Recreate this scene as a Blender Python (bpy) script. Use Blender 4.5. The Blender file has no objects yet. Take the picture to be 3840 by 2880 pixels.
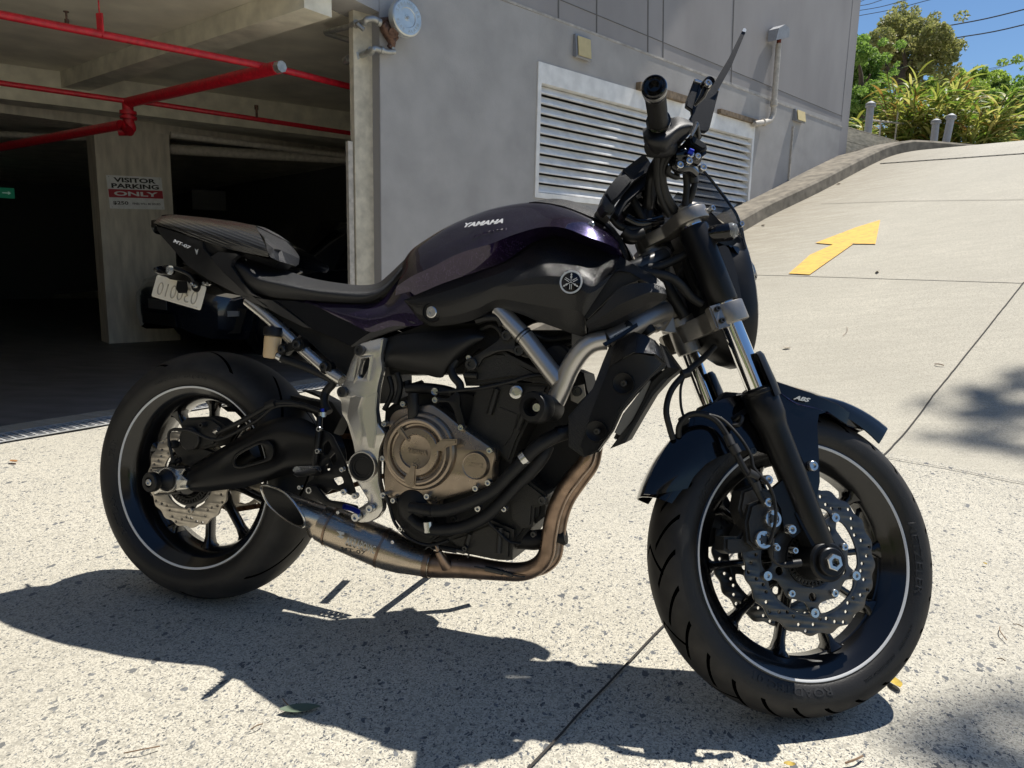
import bpy, bmesh, math, random
import numpy as np
from mathutils import Vector, Matrix
random.seed(7)
R_ = math.radians
sc = bpy.context.scene
COL = sc.collection

# ------------------------------------------------------------------ camera (fitted to the photograph), world, sun, exposure
CPOS = np.array([1.2563400244, -1.3803474959, 0.8575187988])
YAW, PITCH, ROLL, FPX = 0.30702643552, 0.1687891135, -0.0230550587, 2635.6314675
LEAN, STEER = 0.15744879498, 0.52524342867
def n_rx(a): c, s = np.cos(a), np.sin(a); return np.array([[1,0,0],[0,c,-s],[0,s,c]])
def n_ry(a): c, s = np.cos(a), np.sin(a); return np.array([[c,0,s],[0,1,0],[-s,0,c]])
def n_rz(a): c, s = np.cos(a), np.sin(a); return np.array([[c,-s,0],[s,c,0],[0,0,1]])
RC = n_rz(YAW) @ n_rx(-PITCH) @ n_ry(ROLL)
cam_d = bpy.data.cameras.new("camera"); cam = bpy.data.objects.new("camera", cam_d); COL.objects.link(cam)
cam_d.sensor_width = 36; cam_d.lens = 36 * FPX / 3840; cam_d.clip_end = 2000; cam_d.clip_start = .02
cam.matrix_world = Matrix([[RC[i][0], RC[i][2], -RC[i][1], CPOS[i]] for i in range(3)] + [[0,0,0,1]])
sc.camera = cam
SUN_AZ, SUN_EL = R_(39.5), R_(66.0)
SUNV = Vector((math.sin(SUN_AZ)*math.cos(SUN_EL), math.cos(SUN_AZ)*math.cos(SUN_EL), math.sin(SUN_EL)))
wld = bpy.data.worlds.new("World"); sc.world = wld; wld.use_nodes = True
nt = wld.node_tree; nt.nodes.clear()
sky = nt.nodes.new('ShaderNodeTexSky'); sky.sky_type = 'NISHITA'; sky.sun_disc = False
sky.sun_elevation = SUN_EL; sky.sun_rotation = SUN_AZ; sky.air_density = 1.0; sky.dust_density = 0.; sky.ozone_density = 5.
bgn = nt.nodes.new('ShaderNodeBackground'); bgn.inputs[1].default_value = .078
wo = nt.nodes.new('ShaderNodeOutputWorld')
hsv = nt.nodes.new('ShaderNodeHueSaturation'); hsv.inputs['Saturation'].default_value = 1.06; nt.links.new(sky.outputs[0], hsv.inputs['Color']); nt.links.new(hsv.outputs[0], bgn.inputs[0]); nt.links.new(bgn.outputs[0], wo.inputs[0])
sl = bpy.data.lights.new("sun", 'SUN'); so = bpy.data.objects.new("sun", sl); COL.objects.link(so)
sl.energy = 4.6; sl.angle = R_(.5); sl.color = (1, .955, .88)
so.rotation_euler = (-SUNV).to_track_quat('-Z', 'Y').to_euler(); so.location = (3, 4, 9)
sc.view_settings.view_transform = 'Standard'; sc.view_settings.look = 'None'
sc.view_settings.exposure = 0.5; sc.view_settings.gamma = 1; sc.view_settings.use_curve_mapping = False
sc.cycles.max_bounces = 8; sc.cycles.transparent_max_bounces = 12
sc.cycles.sample_clamp_indirect = 8

# ------------------------------------------------------------------ measuring helpers: photo points back onto real planes
CR = {1:(300,700,.5425), 2:(1300,700,.5425), 3:(2200,50,.7233), 4:(2200,700,.5425), 5:(340,1250,.6028), 6:(1200,1200,.6027),
      7:(2300,1300,.8440), 'a':(0,0,.7233), 'b':(1200,0,.5877), 'c':(2600,0,.6631), 'd':(0,1200,.6329), 'e':(0,2000,.868),
      'f':(1920,2000,.868), 'g':(2700,500,.5426), 'h':(2500,1300,.6058), 'i':(2000,550,.2713), 0:(0,0,1)}
def K(c, *pts):
    ox, oy, k = CR[c]; return [(ox + k*x, oy + k*y) for x, y in pts]
def ray(x, y): return RC @ np.array([(x-1920)/FPX, 1, -(y-1440)/FPX])
RAKE = R_(24.8)
FA = Vector((1.40, 0, .298)); RA = Vector((0, 0, .312))
AU = Vector((-math.sin(RAKE), 0, math.cos(RAKE))); AN = Vector((math.cos(RAKE), 0, math.sin(RAKE)))
A0 = FA - .044*AN
MLEAN = Matrix.Rotation(-LEAN, 4, 'X')
MST = Matrix.Translation(A0) @ Matrix.Rotation(STEER, 4, AU) @ Matrix.Translation(-A0)
MB = {'B': MLEAN.inverted(), 'S': (MLEAN @ MST).inverted(), 'W': Matrix.Identity(4)}
def P(px, yl, fr='B'):
    m = MB[fr]; o = m @ Vector(CPOS); d = m.to_3x3() @ Vector(ray(*px))
    return o + d*((yl - o.y)/d.y)
def PP(pts, yl, fr='B'): return [P(p, yl, fr) for p in pts]
def onplane(px, p0, n):
    d = ray(*px); p0 = np.array(p0); n = np.array(n)
    return Vector(CPOS + d*np.dot(p0 - CPOS, n)/np.dot(d, n))
def atz(px, z):
    d = ray(*px); return Vector(CPOS + d*(z - CPOS[2])/d[2])
def atd(px, dist):
    d = ray(*px); return Vector(CPOS + d*dist/np.hypot(d[0], d[1]))

# ------------------------------------------------------------------ materials
def mat(name, col, rough=.5, metal=0, **k):
    m = bpy.data.materials.new(name); m.use_nodes = True
    b = m.node_tree.nodes['Principled BSDF']
    b.inputs['Base Color'].default_value = (*col, 1); b.inputs['Roughness'].default_value = rough
    b.inputs['Metallic'].default_value = metal
    for a, v in k.items():
        if a in ('noise', 'bump', 'nscale', 'bscale', 'stretch', 'rvar'): continue
        b.inputs[a].default_value = v
    N = m.node_tree; L = N.links
    tc = N.nodes.new('ShaderNodeTexCoord')
    vec = tc.outputs['Object']
    if 'stretch' in k:
        mp = N.nodes.new('ShaderNodeMapping'); mp.inputs['Scale'].default_value = k['stretch']; L.new(vec, mp.inputs[0]); vec = mp.outputs[0]
    if k.get('noise'):
        t = N.nodes.new('ShaderNodeTexNoise'); t.inputs['Scale'].default_value = k.get('nscale', 20); t.inputs['Detail'].default_value = 6
        L.new(vec, t.inputs[0])
        mr = N.nodes.new('ShaderNodeMapRange'); mr.inputs[1].default_value = .3; mr.inputs[2].default_value = .7
        mr.inputs[3].default_value = 1-k['noise']; mr.inputs[4].default_value = 1+k['noise']; L.new(t.outputs[0], mr.inputs[0])
        mx = N.nodes.new('ShaderNodeVectorMath'); mx.operation = 'SCALE'; mx.inputs[0].default_value = col
        L.new(mr.outputs[0], mx.inputs['Scale']); L.new(mx.outputs[0], b.inputs['Base Color'])
    if k.get('rvar'):
        t = N.nodes.new('ShaderNodeTexNoise'); t.inputs['Scale'].default_value = k.get('nscale', 20)*.7; t.inputs['Detail'].default_value = 5
        L.new(vec, t.inputs[0]); mr = N.nodes.new('ShaderNodeMapRange'); mr.inputs[1].default_value = .3; mr.inputs[2].default_value = .7
        mr.inputs[3].default_value = rough-k['rvar']; mr.inputs[4].default_value = rough+k['rvar']; L.new(t.outputs[0], mr.inputs[0]); L.new(mr.outputs[0], b.inputs['Roughness'])
    if k.get('bump'):
        t = N.nodes.new('ShaderNodeTexNoise'); t.inputs['Scale'].default_value = k.get('bscale', 300); t.inputs['Detail'].default_value = 4
        L.new(vec, t.inputs[0]); bp = N.nodes.new('ShaderNodeBump'); bp.inputs['Strength'].default_value = k['bump']; bp.inputs['Distance'].default_value = .002
        L.new(t.outputs[0], bp.inputs['Height']); L.new(bp.outputs[0], b.inputs['Normal'])
    return m
def nd(m, typ, **k):
    n = m.node_tree.nodes.new(typ)
    for a, v in k.items():
        if a.startswith('_'): n.inputs[int(a[1:])].default_value = v
        else: setattr(n, a, v)
    return n
def ramp(m, src, stops):
    r = m.node_tree.nodes.new('ShaderNodeValToRGB'); e = r.color_ramp.elements
    while len(e) < len(stops): e.new(.5)
    for i, (p, c) in enumerate(stops):
        e[i].position = p; e[i].color = (*c, 1) if len(c) == 3 else c
    m.node_tree.links.new(src, r.inputs[0]); return r.outputs[0]
def mixc(m, fac, a, b, mode='MIX'):
    x = m.node_tree.nodes.new('ShaderNodeMix'); x.data_type = 'RGBA'; x.blend_type = mode
    L = m.node_tree.links
    for s, v in ((x.inputs[0], fac), (x.inputs[6], a), (x.inputs[7], b)):
        if isinstance(v, (int, float)): s.default_value = v
        elif isinstance(v, tuple): s.default_value = (*v, 1)
        else: L.new(v, s)
    return x.outputs[2]
def concrete(name, base, dark, stones=True, streak=False):
    m = bpy.data.materials.new(name); m.use_nodes = True; N = m.node_tree; L = N.links; b = N.nodes['Principled BSDF']
    tc = nd(m, 'ShaderNodeTexCoord'); v = tc.outputs['Object']
    n1 = nd(m, 'ShaderNodeTexNoise'); n1.inputs['Scale'].default_value = 1.1; n1.inputs['Detail'].default_value = 8; n1.inputs['Roughness'].default_value = .65; L.new(v, n1.inputs[0])
    c = ramp(m, n1.outputs[0], [(.3, tuple(x*.86 for x in base)), (.7, tuple(min(1, x*1.06) for x in base))])
    # fine pitting
    n2 = nd(m, 'ShaderNodeTexNoise'); n2.inputs['Scale'].default_value = 230; n2.inputs['Detail'].default_value = 3; n2.inputs['Roughness'].default_value = .6; L.new(v, n2.inputs[0])
    f2 = ramp(m, n2.outputs[0], [(.40, (1,1,1)), (.52, (0,0,0))])
    c = mixc(m, f2, c, tuple(x*.55 for x in base))
    n4 = nd(m, 'ShaderNodeTexNoise'); n4.inputs['Scale'].default_value = 95; n4.inputs['Detail'].default_value = 4; L.new(v, n4.inputs[0])
    f4 = ramp(m, n4.outputs[0], [(.38, (.85,.85,.85)), (.485, (0,0,0))])
    c = mixc(m, f4, c, tuple(x*.6 for x in base))
    if stones:
        n0 = nd(m, 'ShaderNodeTexNoise'); n0.inputs['Scale'].default_value = 60; L.new(v, n0.inputs[0])
        vm = nd(m, 'ShaderNodeVectorMath', operation='SCALE'); vm.inputs['Scale'].default_value = .02; L.new(n0.outputs[1], vm.inputs[0])
        va = nd(m, 'ShaderNodeVectorMath', operation='ADD'); L.new(v, va.inputs[0]); L.new(vm.outputs[0], va.inputs[1])
        mp = nd(m, 'ShaderNodeMapping'); mp.inputs['Scale'].default_value = (1, .62, 1); mp.inputs['Rotation'].default_value = (0, 0, .5); L.new(va.outputs[0], mp.inputs[0])
        for scl, th, dist in ((58, .955, .32), (105, .90, .34), (185, .84, .38), (330, .80, .42)):
            vo = nd(m, 'ShaderNodeTexVoronoi'); vo.inputs['Scale'].default_value = scl; L.new(mp.outputs[0], vo.inputs[0])
            se = nd(m, 'ShaderNodeSeparateColor'); L.new(vo.outputs['Color'], se.inputs[0])
            g1 = nd(m, 'ShaderNodeMath', operation='GREATER_THAN', _1=th); L.new(se.outputs[0], g1.inputs[0])
            mu = nd(m, 'ShaderNodeMath', operation='MULTIPLY_ADD', _1=.35, _2=dist-.17); L.new(se.outputs[1], mu.inputs[0])
            g2 = nd(m, 'ShaderNodeMath', operation='LESS_THAN'); L.new(vo.outputs['Distance'], g2.inputs[0]); L.new(mu.outputs[0], g2.inputs[1])
            fm = nd(m, 'ShaderNodeMath', operation='MULTIPLY'); L.new(g1.outputs[0], fm.inputs[0]); L.new(g2.outputs[0], fm.inputs[1])
            sc_ = ramp(m, se.outputs[2], [(0, tuple(x*.6 for x in dark)), (1, tuple(x*1.5 for x in dark))])
            c = mixc(m, fm.outputs[0], c, sc_)
    if streak:
        mq = nd(m, 'ShaderNodeMapping'); mq.inputs['Rotation'].default_value = (0, 0, R_(29.8)); mq.inputs['Scale'].default_value = (.35, 7, 7); L.new(v, mq.inputs[0])
        nq = nd(m, 'ShaderNodeTexNoise'); nq.inputs['Scale'].default_value = 3.2; nq.inputs['Detail'].default_value = 7; nq.inputs['Distortion'].default_value = .6; L.new(mq.outputs[0], nq.inputs[0])
        c = mixc(m, ramp(m, nq.outputs[0], [(.40, (.34,.34,.34)), (.60, (0,0,0))]), c, tuple(x*.62 for x in base))
        dp = nd(m, 'ShaderNodeVectorMath', operation='DOT_PRODUCT'); dp.inputs[1].default_value = (.868, -.497, 0); L.new(v, dp.inputs[0])
        dn = nd(m, 'ShaderNodeMapRange'); dn.inputs[1].default_value = -2.50; dn.inputs[2].default_value = -1.1; dn.inputs[3].default_value = .85; dn.inputs[4].default_value = 0.; L.new(dp.outputs['Value'], dn.inputs[0])
        nm = nd(m, 'ShaderNodeMath', operation='MULTIPLY'); L.new(dn.outputs[0], nm.inputs[0]); L.new(ramp(m, nq.outputs[0], [(.3, (1,1,1)), (.7, (.45,.45,.45))]), nm.inputs[1])
        c = mixc(m, nm.outputs[0], c, (.22,.185,.13))
    # broad stains
    n3 = nd(m, 'ShaderNodeTexNoise'); n3.inputs['Scale'].default_value = .55; n3.inputs['Detail'].default_value = 5
    mp3 = nd(m, 'ShaderNodeMapping'); mp3.inputs['Rotation'].default_value = (0, 0, R_(29.8)); mp3.inputs['Scale'].default_value = (.6, 2.2, 1) if streak else (1, 1, 1)
    L.new(v, mp3.inputs[0]); L.new(mp3.outputs[0], n3.inputs[0])
    f3 = ramp(m, n3.outputs[0], [(.45, (0,0,0)), (.75, (.35,.35,.35))])
    c = mixc(m, f3, c, tuple(x*.62 for x in base))
    b.inputs['Roughness'].default_value = .85; L.new(c, b.inputs['Base Color'])
    bp = nd(m, 'ShaderNodeBump'); bp.inputs['Strength'].default_value = .5; bp.inputs['Distance'].default_value = .003
    L.new(n2.outputs[0], bp.inputs['Height']); L.new(bp.outputs[0], b.inputs['Normal'])
    return m
M = {}
M['drive'] = concrete('driveway_concrete', (.56,.525,.435), (.115,.12,.125))
M['ramp'] = concrete('ramp_concrete', (.545,.51,.42), (.2,.2,.2), stones=False, streak=True)
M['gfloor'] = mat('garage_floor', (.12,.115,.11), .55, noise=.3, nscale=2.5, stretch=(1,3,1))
M['kerb'] = mat('kerb_concrete', (.21,.185,.145), .95, noise=.35, nscale=9, bump=.8, bscale=60)
M['soffit'] = mat('soffit_concrete', (.80,.75,.62), .9, noise=.16, nscale=3, bump=.4, bscale=40)
M['beam'] = mat('beam_concrete', (.72,.68,.56), .9, noise=.18, nscale=7, bump=.5, bscale=60)
M['pillar'] = mat('pillar_concrete', (.60,.55,.46), .9, noise=.20, nscale=5, stretch=(3,3,.6))
M['render'] = mat('grey_render', (.40,.385,.37), .9, noise=.10, nscale=4, bump=1.0, bscale=75)
M['panel'] = mat('grey_panel', (.30,.285,.28), .85, noise=.10, nscale=2.2, bump=.3, bscale=180, stretch=(1,1,.5))
M['render_dim'] = mat('grey_render_dim', (.385,.37,.355), .9, noise=.10, nscale=4, bump=1.0, bscale=75)  # same render toned down to paint in the dimmer grazing light
M['joint'] = mat('panel_joint', (.13,.125,.12), .9)
M['jointl'] = mat('joint_mortar', (.40,.375,.34), .9, noise=.3, nscale=12)
M['slabjoint'] = mat('slab_joint', (.045,.04,.035), .95)
M['post'] = mat('post_concrete', (.60,.55,.44), .9, noise=.2, nscale=14, bump=.6, bscale=90)
M['reveal'] = mat('reveal_paint', (.32,.31,.315), .85)
M['white'] = mat('vent_white', (.80,.79,.76), .5, noise=.12, nscale=9)
M['ventdark'] = mat('vent_dark', (.05,.05,.048), .9)
M['rustwood'] = mat('stained_timber', (.20,.15,.10), .9, noise=.4, nscale=20)
M['redpipe'] = mat('red_pipe', (.50,.014,.028), .38, noise=.25, nscale=30)
M['galv'] = mat('galvanised', (.42,.42,.40), .45, .7, noise=.2, nscale=30)
M['brass'] = mat('bronze_valve', (.13,.075,.055), .5, .6, noise=.4, nscale=60)
M['rust'] = mat('rust_red', (.16,.035,.02), .85, noise=.4, nscale=50)
M['pvc'] = mat('old_pvc', (.50,.46,.40), .6, noise=.22, nscale=22)
M['gong'] = mat('gong_alloy', (.62,.64,.62), .38, .75, noise=.12, nscale=18)
M['lampgrey'] = mat('lamp_housing', (.30,.31,.33), .5, .3)
M['lampyel'] = mat('lamp_diffuser', (.62,.50,.24), .45, noise=.06, nscale=20)
M['grate'] = mat('grate_steel', (.50,.50,.49), .5, .25, noise=.2, nscale=60)
M['pit'] = mat('drain_pit', (.03,.03,.03), .9)
M['yellow'] = mat('road_yellow', (.80,.46,.065), .75)
M['sleeper'] = mat('timber_sleeper', (.50,.44,.33), .95, noise=.3, nscale=8, stretch=(1,1,4), bump=.7, bscale=40)
M['bollard'] = mat('bollard_paint', (.33,.34,.36), .6, noise=.1, nscale=20)
M['black'] = mat('void_black', (.012,.012,.013), .9)
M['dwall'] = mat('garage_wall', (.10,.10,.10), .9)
M['wire'] = mat('power_line', (.03,.03,.03), .7)
M['bark'] = mat('bark', (.10,.075,.055), .95, noise=.3, nscale=20)

# ------------------------------------------------------------------ object helpers
def link(name, me, m=None, parent=None, tr=None):
    if tr is not None: me.transform(tr)
    o = bpy.data.objects.new(name, me); COL.objects.link(o)
    if m is not None:
        for x in (m if isinstance(m, (list, tuple)) else [m]): me.materials.append(M[x] if isinstance(x, str) else x)
    if parent is not None: o.parent = parent
    return o
def tag(o, label=None, cat=None, group=None, kind=None):
    if label: o['label'] = label
    if cat: o['category'] = cat
    if group: o['group'] = group
    if kind: o['kind'] = kind
    return o
def empty(name, loc, label, cat, group=None):
    o = bpy.data.objects.new(name, None); COL.objects.link(o); o.location = loc; o.empty_display_size = .1
    return tag(o, label, cat, group)
def smooth(me, ang=40):
    me.polygons.foreach_set('use_smooth', [True]*len(me.polygons))
    try: me.set_sharp_from_angle(angle=R_(ang))
    except Exception: pass
    return me
def bm_me(bm, name='m', ang=40, recalc=True):
    if recalc: bmesh.ops.recalc_face_normals(bm, faces=bm.faces)
    me = bpy.data.meshes.new(name); bm.to_mesh(me); bm.free(); return smooth(me, ang)
def raw(vs, fs, name='m', ang=40, recalc=True):
    bm = bmesh.new(); V = [bm.verts.new(v) for v in vs]
    for f in fs:
        try: bm.faces.new([V[i] for i in f])
        except ValueError: pass
    return bm_me(bm, name, ang, recalc)
def joinme(mes, name='m'):
    bm = bmesh.new()
    for me in mes: bm.from_mesh(me)
    out = bpy.data.meshes.new(name); bm.to_mesh(out); bm.free()
    return out
def box(x0, x1, y0, y1, z0, z1, bev=0, tr=None):
    bm = bmesh.new(); bmesh.ops.create_cube(bm, size=1)
    for v in bm.verts: v.co = Vector(((x0+x1)/2 + v.co.x*(x1-x0), (y0+y1)/2 + v.co.y*(y1-y0), (z0+z1)/2 + v.co.z*(z1-z0)))
    if bev: bmesh.ops.bevel(bm, geom=bm.edges[:], offset=bev, segments=2, affect='EDGES')
    me = bm_me(bm)
    if tr is not None: me.transform(tr)
    return me
def catmull(pts, n=8, closed=False):
    pts = [Vector(p) for p in pts]; out = []; N = len(pts)
    rng = N if closed else N-1
    for i in range(rng):
        if closed: p0, p1, p2, p3 = pts[(i-1) % N], pts[i], pts[(i+1) % N], pts[(i+2) % N]
        else: p0, p1, p2, p3 = pts[max(i-1,0)], pts[i], pts[i+1], pts[min(i+2,N-1)]
        for j in range(n):
            t = j/n; out.append(.5*((2*p1)+(p2-p0)*t+(2*p0-5*p1+4*p2-p3)*t*t+(3*p1-p0-3*p2+p3)*t**3))
    if not closed: out.append(pts[-1])
    return out
def tube(pts, r, seg=12, sm=6, cap=True, closed=False, squash=None):
    """r: number or list per control point"""
    pts = [Vector(p) for p in pts]
    rr = r if isinstance(r, (list, tuple)) else [r]*len(pts)
    if sm and len(pts) > 2:
        P4 = catmull([p.to_4d() for p in pts], sm, closed) if False else None
        path = catmull(pts, sm, closed); rad = catmull([Vector((x, 0, 0)) for x in rr], sm, closed); rad = [v.x for v in rad]
    else: path, rad = pts, rr
    vs, fs = [], []; n = len(path)
    T = []
    for i in range(n):
        a = path[i-1] if (i or closed) else path[i]; b = path[(i+1) % n] if (i < n-1 or closed) else path[i]
        t = (b-a); T.append(t.normalized() if t.length > 1e-9 else Vector((0,0,1)))
    u = T[0].orthogonal().normalized()
    for i in range(n):
        u = (u - T[i]*u.dot(T[i])).normalized(); w = T[i].cross(u)
        for k in range(seg):
            a = 2*math.pi*k/seg; vs.append(path[i] + rad[i]*(math.cos(a)*u + math.sin(a)*w*(squash or 1)))
    m_ = n if closed else n-1
    for i in range(m_):
        for k in range(seg):
            j = (i+1) % n
            fs.append((i*seg+k, i*seg+(k+1) % seg, j*seg+(k+1) % seg, j*seg+k))
    if cap and not closed: fs += [tuple(range(seg))[::-1], tuple((n-1)*seg+k for k in range(seg))]
    return raw(vs, fs, ang=45)
def lathe(prof, c, ax, seg=40, ang=30, closed=False, caps=True):
    """prof: (radius, distance along ax)"""
    c = Vector(c); ax = Vector(ax).normalized(); u = ax.orthogonal().normalized(); w = ax.cross(u)
    vs, fs = [], []; n = len(prof)
    for r, h in prof:
        for k in range(seg):
            a = 2*math.pi*k/seg; vs.append(c + ax*h + max(r, 1e-5)*(math.cos(a)*u + math.sin(a)*w))
    for i in range(n if closed else n-1):
        for k in range(seg): j = (i+1) % n; fs.append((i*seg+k, i*seg+(k+1) % seg, j*seg+(k+1) % seg, j*seg+k))
    if not closed and caps:
        if prof[0][0] > 1e-4: fs.append(tuple(range(seg)))
        if prof[-1][0] > 1e-4: fs.append(tuple((n-1)*seg+k for k in range(seg)))
    return raw(vs, fs, ang=ang)
def cyl(a, b, r, seg=24, bev=.001):
    a, b = Vector(a), Vector(b); L = (b-a).length; e = min(bev, r*.4, L*.3)
    return lathe([(0,0), (r-e,0), (r,e), (r,L-e), (r-e,L), (0,L)], a, b-a, seg)
def flat2d(outs, depth, bev=0, res=1):
    """filled 2D curve with holes -> mesh in XY, extruded +-depth"""
    cu = bpy.data.curves.new('c', 'CURVE'); cu.dimensions = '2D'; cu.fill_mode = 'BOTH'
    for o in outs:
        s = cu.splines.new('POLY'); s.points.add(len(o)-1); s.use_cyclic_u = True
        for i, p in enumerate(o): s.points[i].co = (p[0], p[1], 0, 1)
    cu.extrude = max(depth-bev, 1e-5); cu.bevel_depth = bev; cu.bevel_resolution = res; cu.offset = -bev
    ob = bpy.data.objects.new('t', cu); COL.objects.link(ob)
    dg = bpy.context.evaluated_depsgraph_get(); dg.update()
    me = bpy.data.meshes.new_from_object(ob.evaluated_get(dg), depsgraph=dg)
    bpy.data.objects.remove(ob); bpy.data.curves.remove(cu)
    bm = bmesh.new(); bm.from_mesh(me); bmesh.ops.remove_doubles(bm, verts=bm.verts, dist=1e-5)
    bpy.data.meshes.remove(me); return bm_me(bm, ang=35, recalc=False)
MXZ = Matrix(((1,0,0,0),(0,0,-1,0),(0,1,0,0),(0,0,0,1)))      # XY plane -> XZ plane (normal +z -> -y)
def rnd(pts, r=.004, n=4):
    """round the corners of a closed 2D outline"""
    out = []; N = len(pts)
    for i in range(N):
        p0, p, p1 = Vector(pts[i-1][:2]), Vector(pts[i][:2]), Vector(pts[(i+1) % N][:2])
        a, b = (p0-p), (p1-p); la, lb = a.length, b.length
        if la < 1e-6 or lb < 1e-6: continue
        rr = min(r, la*.45, lb*.45); A = p + a/la*rr; B_ = p + b/lb*rr
        for k in range(n+1):
            t = k/n; out.append((1-t)**2*A + 2*t*(1-t)*p + t*t*B_)
    return [(v.x, v.y) for v in out]
def plate(px, y0, th, bev=.002, holes=(), fr='B', r=.004, sm=False, pts=None):
    """outline traced on the plane y=y0 (its near face), thickness th away from the viewer; mesh in bike frame"""
    def cv(q):
        q = [(v.x, v.z) for v in PP(q, y0, fr)]
        return [(v.x, v.y) for v in catmull([Vector((a, b, 0)) for a, b in q], 6, True)] if sm else (rnd(q, r) if r else q)
    outs = [cv(px)] + [cv(h) for h in holes] if pts is None else pts
    me = flat2d(outs, th/2, bev); me.transform(Matrix.Translation((0, y0+th/2, 0)) @ MXZ)
    if fr == 'S': me.transform(MST)
    return me
def mirror(me, keep=True):
    m2 = me.copy(); m2.transform(Matrix.Scale(-1, 4, (0,1,0))); m2.flip_normals()
    return joinme([me, m2]) if keep else m2
def text(s, size, depth=.0008, font=None, shear=0, bold=0, sx=1, align='CENTER', sp=1):
    cu = bpy.data.curves.new('tx', 'FONT'); cu.body = s; cu.size = size; cu.extrude = depth; cu.align_x = align; cu.align_y = 'CENTER'
    cu.shear = shear; cu.offset = bold; cu.space_character = sp; cu.resolution_u = 3
    ob = bpy.data.objects.new('t', cu); COL.objects.link(ob); dg = bpy.context.evaluated_depsgraph_get(); dg.update()
    me = bpy.data.meshes.new_from_object(ob.evaluated_get(dg), depsgraph=dg); bpy.data.objects.remove(ob); bpy.data.curves.remove(cu)
    me.transform(Matrix.Scale(sx, 4, (1,0,0))); return me
def frame3(o, xdir, ydir):
    x = Vector(xdir).normalized(); y = Vector(ydir); y = (y - x*y.dot(x)).normalized(); z = x.cross(y)
    return Matrix(((x.x,y.x,z.x,o[0]),(x.y,y.y,z.y,o[1]),(x.z,y.z,z.z,o[2]),(0,0,0,1)))
def ribbon(pts, w, up=(0,0,1), th=.0):
    vs, fs = [], []
    for i, p in enumerate(pts):
        t = (pts[min(i+1, len(pts)-1)] - pts[max(i-1, 0)]).normalized(); s = t.cross(Vector(up)).normalized()
        vs += [p - s*w/2, p + s*w/2]
    for i in range(len(pts)-1): fs.append((2*i, 2*i+1, 2*i+3, 2*i+2))
    return raw(vs, fs)
def prism(base, vec):
    n = len(base); vec = Vector(vec); vs = [Vector(b) for b in base] + [Vector(b)+vec for b in base]
    fs = [tuple(range(n)), tuple(range(2*n-1, n-1, -1))] + [(i, (i+1) % n, n+(i+1) % n, n+i) for i in range(n)]
    return raw(vs, fs, ang=20)

# ------------------------------------------------------------------ THE SETTING
WD = Vector((.497, .868, 0)).normalized(); WN = Vector((.868, -.497, 0)).normalized()
P0 = Vector((-1.388, 3.408, 0))
def SN(s, n, z=0): return P0 + WD*s + WN*n + Vector((0, 0, z))
SLP = .337
def zramp(s):
    a0, a1, c0, c1, e = 0., 1.6, CR0, CR1, .03
    if s < a0: return 0.
    if s < a1: return SLP*(s-a0)**2/(2*(a1-a0))
    b = SLP*(a1-a0)/2
    if s < c0: return b + SLP*(s-a1)
    b += SLP*(c0-a1)
    if s < c1: t = s-c0; return b + SLP*t - (SLP-e)*t*t/(2*(c1-c0))
    return b + (SLP+e)/2*(c1-c0) + e*(min(s, 30)-c1)
CR0, CR1 = 8.1, 9.6
def zground(s, n):
    z = zramp(s)
    d = .34*abs(s) - .2 - n
    if s < .2 and d > 0: z = -.14*min(1, d/2.6) - .004
    elif s >= .2 and n < -.26 and s < s_endG and n > -14: z = -.15
    return z
s_endG = 7.9
def hit(px, lift=.004):
    d = ray(*px); t = .4; prev = t
    while t < 120:
        p = CPOS + d*t; s = float(np.dot(p - np.array(P0), np.array(WD)))
        if p[2] < zramp(s) + lift:
            lo, hi = prev, t
            for _ in range(40):
                m_ = (lo+hi)/2; p = CPOS + d*m_; s = float(np.dot(p - np.array(P0), np.array(WD)))
                if p[2] < zramp(s) + lift: hi = m_
                else: lo = m_
            return Vector(p)
        prev = t; t += .05
    return Vector(CPOS + d*9)
def sn(p): q = p - P0; return q.dot(WD), q.dot(WN)
# ground: one sheet to the horizon
def ground_sheet(s_list, n_list, fn, lift=0):
    vs = [SN(s, n, fn(s, n)+lift) for s in s_list for n in n_list]; m_ = len(n_list)
    fs = [(i*m_+j, i*m_+j+1, (i+1)*m_+j+1, (i+1)*m_+j) for i in range(len(s_list)-1) for j in range(m_-1)]
    return raw(vs, fs, ang=60)
sl_ = [-300, -100, -40, -20] + [-12+.4*i for i in range(30)] + [.0+.15*i for i in range(12)] + [2+.5*i for i in range(12)] + [8+.15*i for i in range(14)] + [10.5+i for i in range(8)] + [25, 30, 60, 120, 300]
nl_ = [-300, -100, -30, -14.05, -13.9, -8, -5, -4, -3, -2.5, -2, -1.5, -1, -.6, -.3, -.2, 0] + [.2+.3*i for i in range(30)] + [12, 16, 25, 60, 150, 300]
g = ground_sheet(sorted(sl_), nl_, lambda s, n: zground(s, n)-.004)
# faces: near driveway carries the exposed stones, the ramp beyond the slab joint is brushed
go = link('driveway', g, ['drive', 'ramp']); tag(go, kind='structure')
for p in g.polygons:
    s, n = sn(p.center)
    if s > .55: p.material_index = 1
gf = [SN(-14, 4.76-.2), SN(0.0, -.2), SN(0.0, -3), SN(3, -14), SN(-14, -14)]
def gfz(v):
    s, n = sn(v); d = .34*abs(min(s, 0)) - .2 - n; return -.14*min(1, max(d, 0)/2.6)
bmf = bmesh.new(); 
ii = [-14+.7*i for i in range(21)]; jj = [0, .3, .7, 1.3, 2, 2.6, 4, 7, 11, 15]
vv = [[bmf.verts.new(SN(s, .34*abs(s)-.2-d, -.14*min(1, d/2.6)+.001)) for d in jj] for s in ii]
for a in range(20):
    for b in range(len(jj)-1): bmf.faces.new((vv[a][b], vv[a+1][b], vv[a+1][b+1], vv[a][b+1]))
tag(link('garage_floor', bm_me(bmf), 'gfloor'), kind='structure')
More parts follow.
